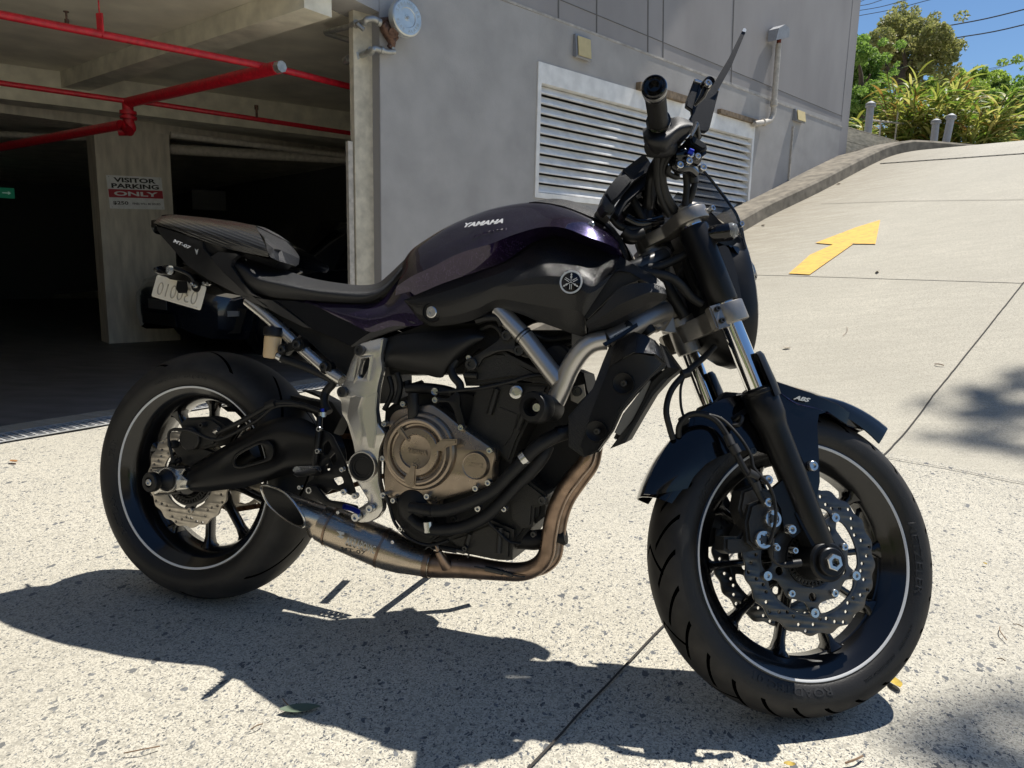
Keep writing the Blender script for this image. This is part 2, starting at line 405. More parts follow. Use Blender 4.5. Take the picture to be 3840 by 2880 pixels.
tag(link('garage_floor', raw([SN(0, -.26, -.135), SN(0, -2.8, -.137), SN(0, -14, -.137), SN(3.1, -14, -.137), SN(3.1, -.26, -.137)], [(0,1,2,3,4)]), 'gfloor'), kind='structure')

# slab joints, cut as narrow dark lines on the surface
def pathpx(pxs, step=.06, lift=.003):
    out = []
    H = [hit(p, lift) for p in pxs]
    for a, b in zip(H[:-1], H[1:]):
        n = max(2, int((b-a).length/step))
        for i in range(n):
            q = a.lerp(b, i/n); s, nn = sn(q); q.z = zramp(s)+lift; out.append(q)
    out.append(H[-1]); return out
def wob(pts, amp):
    r = random.Random(3); return [p + Vector((r.uniform(-amp, amp), r.uniform(-amp, amp), 0)) for p in pts]
for pxs, w in (([(1960,2905),(2330,2508),(2530,2300),(2760,2060),(3050,1800)], .005), ([(3310,1710),(3500,1480),(3680,1258),(3840,1057)], .007),
               ([(3305,1710),(3560,1755),(3860,1815)], .005), ([(2780,1027),(2958,1031),(3340,1043),(3900,1060)], .010), ([(3080,763),(3400,752),(3900,746)], .009)):
    tag(link('slab_joint', ribbon(wob(pathpx(pxs), .0012), w), 'slabjoint'), kind='structure')
# arrow
ar = [(960+2000-3,1024)] ; arpx = K('c', (540,1546),(657,1552),(760,1480),(905,1378),(1030,1379),(1057,1243),(920,1285),(690,1373),(790,1382),(660,1440))
arp = [hit(p, .005) for p in arpx]
m = M['yellow']; N_ = m.node_tree; b_ = N_.nodes['Principled BSDF']; tc = nd(m, 'ShaderNodeTexCoord')
n1 = nd(m, 'ShaderNodeTexNoise'); n1.inputs['Scale'].default_value = 26; n1.inputs['Detail'].default_value = 8; n1.inputs['Roughness'].default_value = .75
mpn = nd(m, 'ShaderNodeMapping'); mpn.inputs['Rotation'].default_value = (0,0,.6); mpn.inputs['Scale'].default_value = (.5,1.6,1)
N_.links.new(tc.outputs['Object'], mpn.inputs[0]); N_.links.new(mpn.outputs[0], n1.inputs[0])
cc = ramp(m, n1.outputs[0], [(.37, (.32,.24,.11)), (.45, (.72,.42,.075)), (.62, (.80,.49,.09))]); N_.links.new(cc, b_.inputs['Base Color'])
tag(link('painted_arrow', raw(arp, [tuple(range(len(arp)))]), 'yellow'), 'worn yellow arrow painted on the concrete ramp, pointing uphill', 'road marking')

# kerb along the wall, rising with the ramp
kf = [hit(p, 0) for p in [(2790,866),(2890,809),(3080,717),(3297,603),(3443,554),(3545,547)]]
ks = [sn(p) for p in kf]
kp = [(1.0, .41), (2.2, .41), (3.2, .40)] + ks[:3]
kp += [(8.0, .50), (8.9, .72), (9.6, 1.15), (10.0, 1.7)]
kpts = catmull([Vector((a, b, 0)) for a, b in kp], 6)
def kerb_mesh():
    vs, fs = [], []
    for i, q in enumerate(kpts):
        t = (kpts[min(i+1, len(kpts)-1)] - kpts[max(i-1, 0)]).normalized(); s, n = q.x, q.y
        nin = -1.6 if i < 0 else 0
        z = zramp(s); h = .15*min(1, max(0, (10.05-s)/1.3)) + .01
        side = Vector((t.y, -t.x, 0))   # towards the building: -n
        side = Vector((-t.y, t.x, 0)) if side.y > 0 else side
        wd = .5 if s < 7.9 else .34
        for dn, dz in ((0, -.05), (.012, h-.03), (.04, h), (wd, h+.01), (wd, -.05)):
            a = s + side.x*dn; b = n + side.y*dn
            vs.append(SN(a, max(b, -.05) if s < 7.9 else b, z+dz))
    k = 5
    for i in range(len(kpts)-1):
        for j in range(k): fs.append((i*k+j, i*k+(j+1) % k, (i+1)*k+(j+1) % k, (i+1)*k+j))
    fs += [tuple(range(k)), tuple((len(kpts)-1)*k+j for j in range(k))]
    return raw(vs, fs, ang=35)
tag(link('kerb', kerb_mesh(), 'kerb'), 'weathered brown concrete kerb climbing beside the building wall', 'kerb')

# grates
def grate(name, a, b, width, label, pitch=.03, lift=.006):
    """a,b: ends on surface; steel mesh grate with pit"""
    L_ = (b-a).length; t = (b-a).normalized(); up = Vector((0,0,1)); sd = t.cross(up).normalized()
    root = empty(name, a, label, 'drain grate', 'drain grates'); mw = Matrix.Translation(-a)
    link('pit', prism([a+up*.0015, b+up*.0015, b+sd*width+up*.0015, a+sd*width+up*.0015], (0,0,-.001)), 'pit', root, mw)
    mes = []
    def bar(p, q, w, h, zoff):
        tt = (q-p).normalized(); s2 = tt.cross(up).normalized()*w/2
        return prism([p-s2+up*zoff, p+s2+up*zoff, q+s2+up*zoff, q-s2+up*zoff], up*h)
    for off in [0, width] + [width*(k+1)/5 for k in range(4)]:
        mes.append(bar(a+sd*off, b+sd*off, .005 if 0 < off < width else .012, .004, .004))
    link('frame', joinme(mes), 'grate', root, mw)
    mes = []; n = int(L_/pitch)
    for i in range(n):
        c = a + t*(i+.5)*L_/n
        mes.append(bar(c, c+sd*width, pitch*.22, .0035, .005))
    link('cross_bars', joinme(mes), 'grate', root, mw)
    return root
da, db = atz((-260,1706), .0), atz((424,1590), .0); dd = (db-da).normalized()
grate('drain_grate', db+dd*1.75, da-dd*.6, .17, 'long steel drain grate across the mouth of the dark garage', .045)
ga, gb = hit((3300,614), .0), hit((4100,558), .0)
grate('drain_grate', gb, ga, .2, 'steel drain grate crossing the top of the sunlit ramp', .09)
# pale strip of lighter concrete between grate and garage shade
sv = Vector((-dd.y, dd.x, 0)); e0 = da-dd*.6+sv*.185; e1 = db+dd*1.75+sv*.185
tag(link('garage_threshold', prism([e0, e1, e1+sv*.16, e0+sv*.16], (0,0,.0045)), 'ramp'), kind='structure')

# ---- building: rendered wall with the slab, joints, garage ceiling
Z_C = 2.62
bld = empty('apartment_building', SN(0, 0), 'grey rendered building wall with dark garage opening and joint lines', 'building')
BM_ = Matrix.Translation(-SN(0, 0))
def wq(px, off=0): return onplane(px, P0 + WN*off, WN)
def wsz(px, off=0):
    q = wq(px, off); s, n = sn(q); return s, q.z
def wallblock(s0, s1, z0, z1, n0, n1): return prism([SN(s0, n0, z0), SN(s1, n0, z0), SN(s1, n1, z0), SN(s0, n1, z0)], (0,0,z1-z0))
# vent opening on the wall
vs0, vz1 = wsz((2016, 229)); vs1 = wsz((2830, 470))[0]; vz0 = 1.45
vzr = wsz((2812,746))[1]
s_post = wsz((1428, 600))[0]; s_end = wsz((3170, 300))[0]
TOP = 9.0
vb0 = vz0
bmw = []
bmw.append(wallblock(s_post, vs0, -.3, 2.985, -.25, 0)); bmw.append(wallblock(vs1, s_end, -.3, 2.985, -.25, 0))
bmw.append(wallblock(vs0, vs1, vz1, 2.985, -.25, 0)); bmw.append(wallblock(vs0, vs1, -.3, vb0, -.25, 0))
link('wall', bmw[0], 'render', bld, BM_); link('wall', joinme(bmw[1:3]), 'render_dim', bld, BM_); link('wall', bmw[3], 'render', bld, BM_)
link('wall_panel', joinme([wallblock(-1.2, s_end, 2.985, TOP, -.25, -.004)]), 'panel', bld, BM_)
# joints, as traced on the panels
jm = []; jl = []
def wline(pxa, pxb, w, off=.0005):
    a, b = wq(pxa, off), wq(pxb, off); t = (b-a).normalized(); s = t.cross(WN).normalized()*w/2
    return prism([a-s, a+s, b+s, b-s], -WN*.012)
jl.append(wline((1850,-18), (3160,476), .02, .004))
jm.append(wline((2099,-2), (3160,436), .006, .0))
for a, b in (((2095,-300),(2095,68)), ((2240,-300),(2238,122)), ((2433,-300),(2430,196)), ((2491,-300),(2487,216)), ((2764,-300),(2742,318))):
    jm.append(wline(a, b, .014, .0))
link('panel_joint', joinme(jm), 'joint', bld, BM_); link('mortar_line', joinme(jl), 'jointl', bld, BM_)
# side return of the wall at the garage, post
link('wall_return', wallblock(s_post-.004, s_post-.001, -.3, 2.98, -.28, -.002), 'reveal', bld, BM_)
pz1 = 2.62
post = empty('concrete_post', SN(s_post-.2, 0), 'narrow beige concrete post at the edge of the garage opening', 'post')
pa = wq((1348,1063), .02); 
link('shaft', wallblock(s_post-.158, s_post-.002, -.2, pz1, -.16, -.10), 'post', post, Matrix.Translation(-SN(s_post-.2, 0)))
link('door_guide', wallblock(s_post-.205, s_post-.165, -.2, 1.72, -.15, -.115), 'pvc', post, Matrix.Translation(-SN(s_post-.2, 0)))
# facade above the garage opening (splayed line)
def FL(s, z, d=0): return SN(s, .34*abs(s)-d, z)
link('facade', prism([FL(-14, Z_C), SN(s_post-.006, .0, Z_C), SN(s_post-.006, -.3, Z_C), FL(-14, Z_C, .3)], (0,0,TOP-Z_C)), 'render', bld, BM_)
link('garage_ceiling', prism([FL(-14, Z_C+.002, .3), SN(s_post-.05, -.302, Z_C+.002), SN(3.2, -.302, Z_C+.002), SN(3.2, -14, Z_C+.002), SN(-14, -14, Z_C+.002)], (0,0,.3)), 'soffit', bld, BM_)
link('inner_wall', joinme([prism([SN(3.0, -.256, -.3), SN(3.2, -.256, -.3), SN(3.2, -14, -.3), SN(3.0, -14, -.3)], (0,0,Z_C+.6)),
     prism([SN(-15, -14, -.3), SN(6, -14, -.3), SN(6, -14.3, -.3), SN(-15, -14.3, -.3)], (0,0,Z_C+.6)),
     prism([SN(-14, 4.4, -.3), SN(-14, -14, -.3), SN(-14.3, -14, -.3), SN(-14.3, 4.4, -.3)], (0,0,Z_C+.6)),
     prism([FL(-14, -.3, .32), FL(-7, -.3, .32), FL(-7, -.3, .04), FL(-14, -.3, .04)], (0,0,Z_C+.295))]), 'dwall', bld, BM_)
# right hand body of the building, end wall and roof
link('end_wall', joinme([wallblock(s_end+.001, s_end+.25, -.2, TOP, -16, .0), prism([FL(-14.3,TOP), SN(s_end, .05, TOP), SN(s_end, -16, TOP), SN(-14.3,-16,TOP)], (0,0,.2)), wallblock(-14.6,-14.35,-.3,TOP,-16,4.7), wallblock(-14.6,s_end,-.3,TOP,-16.2,-16)]), 'panel', bld, BM_)
# beams
zb = 2.30
def ceilbox(pts_bottom, inward, name):
    """face traced along bottom edge, body going inward"""
    return link(name, prism([pts_bottom[0], pts_bottom[1], pts_bottom[1]+inward, pts_bottom[0]+inward], (0,0,Z_C-zb)), 'beam', bld, BM_)
b0, b1 = atz((-900,263), zb), atz((1450,540), zb)
ceilbox((b0, b1), Vector((-.25,.17,0)), 'beam')
zA = 2.47
a0_, a1_ = atz((250,322), zA), atz((1290,-20), zA); ad = (a1_-a0_).normalized(); an = Vector((ad.y, -ad.x, 0)); an = an if an.y > 0 else -an
def clipf(a, t):   # run along t until just inside the facade
    q = a.copy(); k_ = 0
    while k_ < 600:
        k_ += 1; s_, n_ = sn(q+t*.02)
        if n_ > (.34*abs(s_) if s_ < 0 else 0)-.06: return q
        q = q+t*.02
    return q
a2_ = clipf(a0_, ad)
link('beam', prism([a0_-ad*.3, a2_, a2_+an*.22, a0_-ad*.3+an*.22], (0,0,Z_C-zA)), 'beam', bld, BM_)
# lower slab behind the beam, dark
pn = WN
KP = 1.12
def far(px, z0=0.):   # the pillar's front plane
    q = atz(px, 0.); return q
pb = Vector(CPOS) + (atz((427,1276), 0) - Vector(CPOS))*KP
def pp_(px): return onplane(px, pb, (WN.x, WN.y, 0))
ptl, ptr = pp_((351,485)), pp_((622,488)); pbl = pp_((425,1276)); pbr = pp_((690,1281))
zpt = (ptl.z+ptr.z)/2
low = [b0+Vector((-.251,.171,0)), b1+Vector((-.251,.171,0))]
link('lower_slab', prism([Vector((low[0].x, low[0].y, zb+.05)), Vector((low[1].x, low[1].y, zb+.05)), SN(3.15, -2.6, zb+.05), SN(3.15, -13.9, zb+.05), SN(-14, -13.9, zb+.05)], (0,0,.26)), 'soffit', bld, BM_)
pil = empty('garage_pillar', pb, 'broad concrete pillar inside the garage carrying the parking sign', 'pillar'); PM = Matrix.Translation(-pb)
sA, nA = sn(pb); sT, _ = sn(ptl); wdt = sn(ptr)[0]-sT
sL, sR = sn(ptl)[0], sn(ptr)[0]+.03
link('shaft', wallblock(sL, sR, -.3, zpt, nA-.35, nA), 'pillar', pil, PM)
link('drop_beam', wallblock(-14, 2.2, zpt, zb+.049, nA-.5, nA-.002), 'pillar', bld, BM_)
# sign on the pillar
sg_c = [pp_(p) for p in K('a', (552,908),(838,920),(850,1088),(566,1080))]
sg = empty('parking_sign', sum(sg_c, Vector())/4 + WN*.01, 'white and red visitor parking sign on the garage pillar', 'sign')
ex = ((sg_c[1]-sg_c[0])+(sg_c[2]-sg_c[3])).normalized(); ey = Vector((0,0,1)); wS = ((sg_c[1]-sg_c[0]).length+(sg_c[2]-sg_c[3]).length)/2; hS = (sg_c[0].z-sg_c[3].z+sg_c[1].z-sg_c[2].z)/2
SM = frame3((0,0,0), ex, ey)
M['signw'] = mat('sign_white', (.80,.80,.80), .6, noise=.1, nscale=20); M['signr'] = mat('sign_red', (.42,.03,.045), .6); M['signk'] = mat('sign_black', (.02,.02,.02), .6)
link('board', box(-wS/2, wS/2, -hS/2, hS/2, -.006, 0, tr=SM), 'signw', sg)
link('red_band', box(-wS/2+.004, wS/2-.004, -.16*hS, .085*hS, .0005, .002, tr=SM), 'signr', sg)
def wr(s, w, h, x, y, mt, bold=.0, z=.003, nm='lettering', par=None, sx=None):
    me = text(s, h*1.38, .0006, bold=bold*h); xs = [v.co.x for v in me.vertices]; cur = max(xs)-min(xs)
    me.transform(Matrix.Scale(w/cur, 4, (1,0,0))); xs = [v.co.x for v in me.vertices]; ys = [v.co.y for v in me.vertices]
    me.transform(Matrix.Translation((x-(max(xs)+min(xs))/2, y-(max(ys)+min(ys))/2, z)))
    return me
for wv in (('VISITOR', wS*.76, hS*.135, .0, hS*.37, 0, .045), ('PARKING', wS*.86, hS*.135, .0, hS*.19, 0, .045), ('$250', wS*.27, hS*.10, -wS*.30, -hS*.33, 0, .03), ('FINES WILL BE ISSUED', wS*.52, hS*.06, wS*.17, -hS*.335, 0, .02)):
    link('lettering', wr(*wv), 'signk', sg, SM)
link('lettering', wr('ONLY', wS*.80, hS*.13, 0, -hS*.04, 0, .045), 'signw', sg, SM)
for x in (-1, 1):
    for y in (-1, 1): link('bolt', cyl((x*wS*.46, y*hS*.45, 0), (x*wS*.46, y*hS*.45, .004), .004, 8), 'galv', sg, SM)

# red sprinkler pipes
zr_ = 2.2
sp = empty('sprinkler_pipe', atz((998,264), zr_), 'long red sprinkler pipe nearest the garage opening', 'pipe', 'red sprinkler pipes'); 
def pm(o): return Matrix.Translation(-Vector(o.location))
A_, B_, C_ = atz((-300,-4), zr_), atz((1060,262), zr_), atz((1420,352), zr_)
A_ = clipf(B_, (A_-B_).normalized())
link('pipe', tube([A_, B_, C_], .024, 14, 0), 'redpipe', sp, pm(sp))
v1 = atz((253,112), zr_); v2 = atz((378,128), zr_)
link('sprinkler_head', joinme([cyl(v1-Vector((0,0,.01)), v1+Vector((0,0,.06)), .012), cyl(v1+Vector((0,0,.06)), v1+Vector((0,0,.10)), .006), cyl(v1+Vector((0,0,.10)), v1+Vector((0,0,.105)), .016)]), 'brass', sp, pm(sp))
link('hanger', joinme([box(v2.x-.022, v2.x+.022, v2.y-.006, v2.y+.006, zr_-.02, zr_+.12), cyl(v2+Vector((0,0,.1)), Vector((v2.x, v2.y, Z_C)), .004, 8)]), 'redpipe', sp, pm(sp))
c0 = atz((1020,258), zr_-.03); c1 = atz((478,385), zr_-.03); cd = (c1-c0).normalized()
s2 = empty('sprinkler_pipe', c0, 'thick red sprinkler main running back to a flanged elbow', 'pipe', 'red sprinkler pipes')
mn = [c0-cd*.02, c1, c1+Vector((0,0,-.0))]
link('pipe', joinme([tube([c0-cd*.06, c1+cd*.02], .043, 18, 0), tube([c1+Vector((0,0,.03)), c1+Vector((0,0,-.2))], .045, 18, 0), cyl(c1+Vector((0,0,-.07)), c1+Vector((0,0,-.10)), .068, 18), cyl(c1+Vector((0,0,-.115)), c1+Vector((0,0,-.14)), .068, 18),
      tube([c1+Vector((0,0,-.17)), c1+Vector((0,0,-.22))+cd*.0, c1+Vector((0,0,-.24))-Vector(WD)*.08+cd*.03], [.047,.05,.045], 16, 5)]), 'redpipe', s2, pm(s2))
link('end_cap', cyl(c0-cd*.06, c0-cd*.115, .04, 8), 'galv', s2, pm(s2))
e1_ = c1+Vector((0,0,-.24)); e2_ = onplane((60,545), P0-WN*0, WN) ; 
el = atz((455,468), e1_.z); er = atz((130,528), e1_.z); 
s3 = empty('sprinkler_pipe', el, 'lower red pipe running from the elbow into the dark on the left', 'pipe', 'red sprinkler pipes')
link('pipe', tube([e1_, el, er, er+(er-el)*1.5], .04, 14, 0), 'redpipe', s3, pm(s3))
p2a, p2b = atz((-300,268), zr_-.02), atz((470,378), zr_-.02); p2c, p2d = atz((540,383), zr_-.02), atz((1330,502), zr_-.02)
s4 = empty('sprinkler_pipe', p2b, 'thin red sprinkler pipe crossing below the farther ceiling beam', 'pipe', 'red sprinkler pipes')
v3 = atz((963,440), zr_-.02)
link('pipe', tube([p2a, p2b, p2c, p2d], .022, 12, 0), 'redpipe', s4, pm(s4))
link('sprinkler_head', joinme([cyl(v3, v3+Vector((0,0,.07)), .011), cyl(v3+Vector((0,0,.07)), v3+Vector((0,0,.11)), .018)]), 'brass', s4, pm(s4))
for nm, q in (('grey service pipe hanging deep inside the garage', [atz((-200,492), 2.2), atz((350,520), 2.2)]), ('thick pale pipe across the back of the garage', [atz((640,560), 2.1), atz((1330,600), 2.1)]), ('thin pipe just behind the parking pillar top', [atz((640,505), 2.14), atz((1340,590), 2.14)])):
    o = empty('service_pipe', q[0], nm, 'pipe', 'service pipes in the garage'); link('pipe', tube(q, .035 if 'thick' not in nm else .06, 12, 0), 'pvc', o, pm(o))

# exit signs in the dark
M['exitg'] = mat('exit_green', (.01,.12,.06), .5); M['exitg'].node_tree.nodes['Principled BSDF'].inputs['Emission Color'].default_value = (.02,.42,.22,1); M['exitg'].node_tree.nodes['Principled BSDF'].inputs['Emission Strength'].default_value = .05
M['exitw'] = mat('exit_white', (.5,.5,.5), .5); M['exitw'].node_tree.nodes['Principled BSDF'].inputs['Emission Color'].default_value = (.6,.9,.75,1); M['exitw'].node_tree.nodes['Principled BSDF'].inputs['Emission Strength'].default_value = .08
for px, d, lb in (((14,723), 15., 'small green exit sign glowing at the far left of the garage'), ((946,759), 17.5, 'small green exit sign deep in the garage behind the tail')):
    q = atd(px, d); o = empty('exit_sign', q, lb, 'exit sign', 'exit signs'); fx = Vector((ray(*px)[1], -ray(*px)[0], 0)).normalized(); m_ = frame3((0,0,0), fx, (0,0,1))
    link('case', box(-.15, .15, -.085, .085, -.03, 0, tr=m_), 'exitg', o)
    link('arrow', joinme([box(-.02, .07, -.008, .008, .001, .003, tr=m_), raw([m_ @ Vector(v) for v in ((.06,-.03,.002),(.10,0,.002),(.06,.03,.002))], [(0,1,2)])]), 'exitw', o)
# notice board on the rear wall, small fittings
q = atd((810,752), 16.5); fx = Vector((ray(800,750)[1], -ray(800,750)[0], 0)).normalized(); m_ = frame3((0,0,0), fx, (0,0,1))
M['boardw'] = mat('board_pale', (.32,.32,.33), .7); o = empty('wall_board', q, 'pale board on the rear wall of the garage', 'board')
link('panel', box(-.46, .46, -.2, .2, -.02, 0, tr=m_), 'boardw', o); link('edge_strip', box(-.48, -.05, .34, .42, -.02, 0, tr=m_), 'boardw', o)

# ------------------------------------------------------------------ louvred vent
vent = empty('louvre_vent', SN(vs0, 0, vz0), 'large white louvred vent set in the grey wall above the ramp', 'vent'); VM = Matrix.Translation(-Vector(vent.location))
fw = .045
link('frame', joinme([wallblock(vs0+.002, vs0+fw, vz0+.002, vz1-.002, -.16, .012), wallblock(vs1-fw, vs1-.002, vz0+.002, vz1-.002, -.16, .012),
     wallblock(vs0+fw, vs1-fw, vz1-.17, vz1-.002, -.16, .010), wallblock(vs0+fw, vs1-fw, vz0+.002, vz0+.05, -.16, .010)]), 'white', vent, VM)
link('backing', wallblock(vs0, vs1, vz0, vz1, -.248, -.2), 'ventdark', vent, VM)
nl = 11; z0_, z1_ = vz0+.05, vz1-.17; pit = (z1_-z0_)/nl
def slat(z):
    prof = [(-.012, z+.004), (-.002, z+.006), (-.004, z+pit*.22), (-.030, z+pit*.55), (-.066, z+pit*.92), (-.080, z+pit*.98), (-.115, z+pit*1.0), (-.12, z+pit*.35), (-.06, z+pit*.14)]
    return prism([SN(vs0+fw, n, zz) for n, zz in prof], WD*(vs1-vs0-2*fw))
link('louvre', joinme([slat(z0_+i*pit) for i in range(nl)]), 'white', vent, VM)
# flashing strips above the vent
fa, fb = wsz((2385,312)), wsz((2560,375))
o = empty('drip_moulding', SN(fa[0], 0, fa[1]), 'broken strip of stained timber moulding above the vent, left piece', 'moulding'); link('strip', wallblock(fa[0], fb[0], vz1+.0, vz1+.07, .001, .06), 'rustwood', o, Matrix.Translation(-Vector(o.location)))
fa, fb = wsz((2690,410)), wsz((2850,470))
o = empty('drip_moulding', SN(fa[0], 0, fa[1]), 'stained timber strip above the right end of the vent', 'moulding'); link('strip', wallblock(fa[0], vs1, vz1, vz1+.05, .001, .05), 'rustwood', o, Matrix.Translation(-Vector(o.location)))

# ------------------------------------------------------------------ wall lamps
def wlamp(pxs, label, depth):
    S_ = [wsz(p) for p in pxs]; s0 = min(a[0] for a in S_); s1 = max(a[0] for a in S_); z0 = min(a[1] for a in S_); z1 = max(a[1] for a in S_)
    o = empty('wall_lamp', SN((s0+s1)/2, 0, (z0+z1)/2), label, 'lamp', 'lamps on the grey wall'); Mx = Matrix.Translation(-Vector(o.location)); h = z1-z0; w = s1-s0
    body = [SN(s0, .002, z0+.07*h), SN(s0, depth*.75, z0), SN(s0, depth, z0+.05*h), SN(s0, depth*.55, z1), SN(s0, .002, z1)]
    link('housing', prism(body, WD*w), 'lampgrey', o, Mx)
    dr = (SN(0, depth*.55, z1) - SN(0, depth, z0+.05*h)); e = .012
    q0 = SN(s0+.02, depth+.004, z0+.09*h); q1 = SN(s1-.02, depth+.004, z0+.09*h)
    link('diffuser', prism([q0, q1, q1+dr*.88, q0+dr*.88], WN*.008), 'lampyel', o, Mx)
    return o
wlamp([(2150,128),(2205,235)], 'yellow lit-looking wall lamp above the vent, nearest the garage', .05)
l2 = wlamp([(2975,408),(3005,465)], 'yellow wall lamp beyond the vent near the building corner', .06)
a, b = wsz((2972,475)), wsz((2955,700)); o = empty('cable_conduit', SN(a[0], .01, b[1]), 'white conduit running down the wall from the far lamp', 'conduit')
link('duct', wallblock(a[0]-.012, a[0]+.012, b[1]-.3, a[1], .001, .022), 'pvc', o, Matrix.Translation(-Vector(o.location)))

# ------------------------------------------------------------------ vent stack pipe with cowl
def W3(px, off): return wq(px, off)
pp = [W3(p, .07) for p in K('c', (345,700),(395,692),(435,680),(452,640),(455,590))]
top = W3(K('c', (478,245))[0], .07); st_ = W3(K('c', (486,195))[0], .07)
o = empty('vent_stack', pp[0], 'old white pipe rising up the wall with a bent metal cowl on top', 'pipe'); Mx = Matrix.Translation(-pp[0])
pp[0] = W3(K('c', (345,700))[0], .0)
up_ = [Vector((pp[-1].x, pp[-1].y, pp[-1].z)), Vector((pp[-1].x, pp[-1].y, top.z))]
link('pipe', joinme([tube([pp[0], W3(K('c', (352,700))[0], .07)] + pp[1:] , .034, 14, 6), tube([pp[-1]]+up_[1:], .034, 14, 0),
     cyl(pp[1]-WD*.02, pp[1]+WD*.03, .043), cyl(pp[-1]-Vector((0,0,.02)), pp[-1]+Vector((0,0,.05)), .043)]), 'pvc', o, Mx)
link('standpipe', cyl(up_[1]-Vector((0,0,.03)), Vector((up_[1].x, up_[1].y, st_.z)), .026), 'rust', o, Mx)
ct = Vector((up_[1].x, up_[1].y, st_.z))
def loc(s, n, z): return ct + WD*s + WN*n + Vector((0,0,z))
link('cowl', raw([loc(-.20,-.04,-.12), loc(-.17,-.05,.02), loc(-.05,-.06,.085), loc(.07,-.06,.07), loc(.08,-.06,-.03), loc(-.20,.07,-.12), loc(-.17,.08,.02), loc(-.05,.09,.085), loc(.07,.09,.07), loc(.08,.09,-.03)],
     [(0,1,6,5),(1,2,7,6),(2,3,8,7),(3,4,9,8),(0,4,3,2,1),(5,6,7,8,9)], ang=20), 'bollard', o, Mx)

# ------------------------------------------------------------------ sprinkler gong and its pipework on the post
def H(x, y, off): return wq(K('b', (x, y))[0], off)
gc = H(560, 112, .16)
gg = empty('alarm_gong', gc, 'round silver water alarm gong stamped with lettering on the wall corner', 'gong')
GM = frame3((0,0,0), WD, (0,0,1))       # x along wall, y up, z = -? (towards viewer)
GM = frame3((0,0,0), Vector(WD)*1 - WN*.0, (0,0,1)); 
if (GM.to_3x3() @ Vector((0,0,1))).dot(WN) < 0: GM = frame3((0,0,0), -WD, (0,0,1))
rg = .128
link('dish', lathe([(0,.0),(.02,.0),(.022,-.004),(rg*.5,-.004),(rg*.53,.001),(rg*.90,.001),(rg*.97,-.006),(rg,-.018),(rg,-.055),(rg-.004,-.055),(rg-.004,-.02),(0,-.012)], (0,0,0), GM.to_3x3() @ Vector((0,0,1)), 48), 'gong', gg)
link('centre_screw', cyl((0,0,0), GM.to_3x3() @ Vector((0,0,.008)), .01, 10), 'galv', gg)
M['gongtx'] = mat('gong_letters', (.5,.52,.5), .5, .6)
mes = []
def ringtext(s, r, size, a0, step, mtx, depth=.001, flip=1):
    out = []
    for i, ch in enumerate(s):
        if ch == ' ': continue
        a = a0 - flip*step*i
        me = text(ch, size, depth, bold=size*.02); me.transform(Matrix.Translation((math.cos(a)*r, math.sin(a)*r, 0)) @ Matrix.Rotation(a - math.pi/2*flip, 4, 'Z')); me.transform(mtx); out.append(me)
    return out
link('lettering', joinme(ringtext('SPRINKLER', rg*.72, .034, R_(160), R_(18), GM @ Matrix.Translation((0,0,.0015))) + ringtext('FIRE ALARM', rg*.72, .028, R_(200), R_(15.5), GM @ Matrix.Translation((0,0,.0015)), flip=-1)), 'gongtx', gg)
link('valve', joinme([tube([gc+Vector((0,0,0))-WN*.05-gc, -WN*.12+Vector((0,0,0)), -WN*.12 - WD*.07+Vector((0,0,-.01)), H(375,140,.05)-gc], .026, 12, 5),
     tube([H(400,150,.05)-gc, H(425,190,.05)-gc, H(455,255,.05)-gc, H(462,300,.05)-gc], [.034,.045,.035,.02], 12, 5), cyl(H(470,210,.05)-gc, H(470,210,.12)-gc, .035), cyl(H(440,300,.05)-gc, H(490,235,.05)-gc, .017)]), 'brass', gg)
o = empty('drain_pipes', H(350, 130, .05), 'galvanised pipes with elbows clamped around the top of the beige post', 'pipe'); PM_ = Matrix.Translation(-Vector(o.location))
q = lambda x, y, f: H(x, y, f)
link('upper_pipe', joinme([tube([q(375,140,.05), q(345,122,.05), q(300,125,.05), q(285,150,.02)], .022, 12, 5), tube([q(285,140,.03), q(225,160,-.1), q(120,185,-.3), q(35,205,-.5)], .02, 12, 0), tube([q(35,205,-.5), q(40,212,-.5), q(215,265,-.3)], .02, 12, 0),
      cyl(q(365,138,.05), q(385,145,.05), .028), cyl(q(235,150,-.08), q(210,165,-.13), .027), tube([q(240,155,.0), q(280,190,.03)], .016, 10, 0)]), 'galv', o, PM_)
link('lower_pipe', joinme([tube([q(475,330,.05), q(440,332,.05), q(385,320,.05), q(345,310,.05), q(320,330,.02), q(180,385,-.28)], .021, 12, 4), cyl(q(400,322,.05), q(385,318,.05), .028), cyl(q(330,322,.03), q(315,332,.0), .028), cyl(q(235,355,-.1), q(225,362,-.14), .027), cyl(q(185,375,-.25), q(165,392,-.3), .028), tube([q(462,300,.05), q(468,332,.05)], .012, 10, 0)]), 'galv', o, PM_)

# ------------------------------------------------------------------ sleeper retaining wall at the building corner
zt = wsz((3160,450))[1]
rw = empty('retaining_wall', SN(s_end+.27, -.1, 2.2), 'weathered timber sleeper retaining wall stepping down beyond the building corner', 'retaining wall'); RM = Matrix.Translation(-Vector(rw.location))
ra = SN(s_end+.26, -.02); rb = SN(s_end+1.95, .10); rd = rb-ra; rd.z = 0
zw = onplane((3165,470), ra, (WN.x,WN.y,0)).z
for i in range(7):
    zz = 2.0+i*.19
    zz1 = zz+.185
    if zz > zw: break
    fr0 = 1.0 if i % 2 else .985
    link('sleeper', prism([ra+Vector((0,0,zz)), ra+rd*fr0+Vector((0,0,zz)), ra+rd*fr0-WN*.12+Vector((0,0,zz)), ra-WN*.12+Vector((0,0,zz))], (0,0,min(zz1, zw)-zz)), 'sleeper', rw, RM)
topw = onplane((3170,475), ra, (WN.x,WN.y,0)); 

